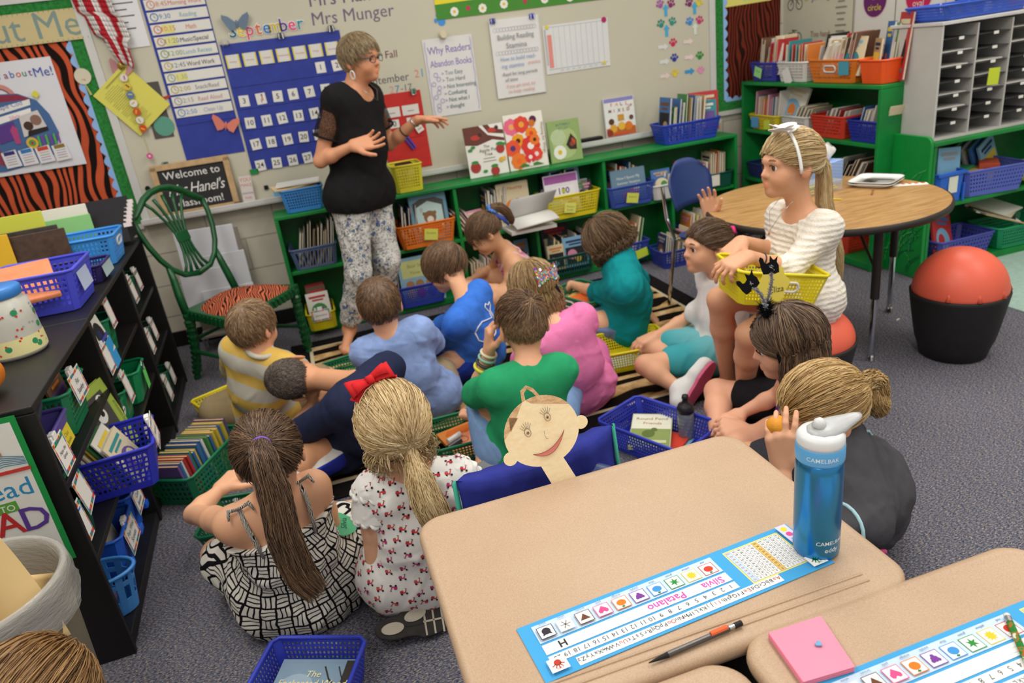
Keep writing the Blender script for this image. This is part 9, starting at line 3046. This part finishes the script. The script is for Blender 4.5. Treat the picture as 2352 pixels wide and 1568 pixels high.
sticky(o,(0.152,-0.02,0.09),(1,0,0.1),0.14,0.07,'#b8c4e0',None)
put(MB().box((0,0,0),(0.22,0.28,0.02),cloth('#dc8a64'),T(-1.03,2.93,0.955,0.3)@Matrix.Rotation(0.3,4,'X')).build('folded_cloth',bevel=0.006),'peach folded cloth in the periwinkle basket','cloth')
o=tub('storage_basket','small dark violet basket with a paper label behind the periwinkle one',-0.955,3.31,BT_,0.24,0.19,0.075,'#2d2466',cell=0.012)
sticky(o,(0.122,0.0,0.045),(1,0,0.1),0.15,0.055,'#a9c0c4',None)
o=tub('storage_basket','sky blue basket with white oval handle on the black shelf before the files',-0.985,3.66,BT_,0.30,0.25,0.13,'#3f94e0',cell=0.018,ring=('#e6e4dc','x'))
for k,(x,y,rz,w,h,c_,l)in enumerate(((-1.12,3.50,0.1,0.24,0.2,'#4a3528','brown woodgrain lap board standing on the black shelf'),(-1.16,3.56,0.1,0.24,0.21,'#3a322e','dark lap board behind the woodgrain one'),(-1.25,3.62,0.1,0.3,0.27,'#c4c64a','yellow-green bordered sheet behind the lap boards'),(-1.30,3.45,0.1,0.2,0.22,'#dfb030','golden yellow card leaning by the lap boards'),(-1.12,3.86,0.12,0.28,0.24,'#dcd9cc','white pack of charts at the back of the black shelf'),(-1.06,3.80,0.1,0.2,0.2,'#8ac07a','green edged chart before the white pack'))):
 put(MB().box((0,0,h/2),(w,0.008,h),paper(c_)if k>1 else M(c_,0.4,0.4,0.3,40),T(x,y,BT_,rz)@Matrix.Rotation(-0.12,4,'X')).build('lap_board' if k<2 else 'chart_sheet',bevel=0.003),l,'board' if k<2 else 'paper')
for k in range(7):
 o=thing('file_folder',f'black hanging file, {ORD[k]} from the front, with white tabs at the shelf end','folder',(-1.0,3.93+k*0.03,BT_),0.05,'black hanging files')
 MB().box((0,0,0.02+0.05+0.008*k),(0.30,0.016,0.10+0.016*k),M('#28272a',0.6),Matrix.Rotation(-0.2,4,'X')).build('folder_body',parent=o)
 MB().box((0.155,0.0,0.10+0.014*k),(0.035,0.02,0.02),paper('#dcd0d0'),Matrix.Rotation(-0.2,4,'X')).build('tab',parent=o)
 # white boards behind the green armchair
o=thing('wire_rack','stack of small whiteboards in a rack against the wall behind the armchair','rack',(-0.60,WY-0.11,0.0))
for k,(x,z,w,h,rz)in enumerate(((-0.03,0.60,0.34,0.26,0.08),(0.02,0.45,0.32,0.24,0.04),(-0.07,0.36,0.3,0.28,0.1),(0.04,0.28,0.3,0.2,0.05))):
 q=MB().box((x,-0.04*k,z),(w,0.008,h),paper('#d8d8dc'),Matrix.Rotation(rz*0.3,4,'Y')).build('whiteboard_panel',parent=o,bevel=0.003)
 MB().box((x,-0.04*k-0.002,z-h/2+0.008),(w,0.012,0.012),M('#3a4468',0.5),Matrix.Rotation(rz*0.3,4,'Y')).build('dark_edge',parent=q)
MB().box((0,0.01,0.40),(0.36,0.02,0.6),M('#8a8276',0.7)).box((0,-0.07,0.10),(0.36,0.16,0.012),M('#8a8276',0.7)).build('rack_frame',parent=o)
MB().tube([(-0.17,-0.14,0.0),(-0.17,-0.14,0.11)],0.008,STEEL).tube([(0.17,-0.14,0.0),(0.17,-0.14,0.11)],0.008,STEEL).tube([(-0.17,0.0,0.0),(-0.17,0.0,0.11)],0.008,STEEL).tube([(0.17,0.0,0.0),(0.17,0.0,0.11)],0.008,STEEL).build('rack_feet',parent=o)
# paper crumbs on the carpet
for k,(x,y,c_)in enumerate(((1495,1485,'#dcd0b0'),(2062,735,'#e2d6c8'),(1610,755,'#d8cdb4'))):
 put(MB().box((0,0,0.003),(0.03,0.006,0.004),paper(c_),T(*pz(x,y,0.0),0.4*k)).build('paper_scrap'),('cream paper scrap on the carpet by the desk corner','pale paper scrap on the carpet by the table leg','tan paper scrap at the rug edge')[k],'paper')
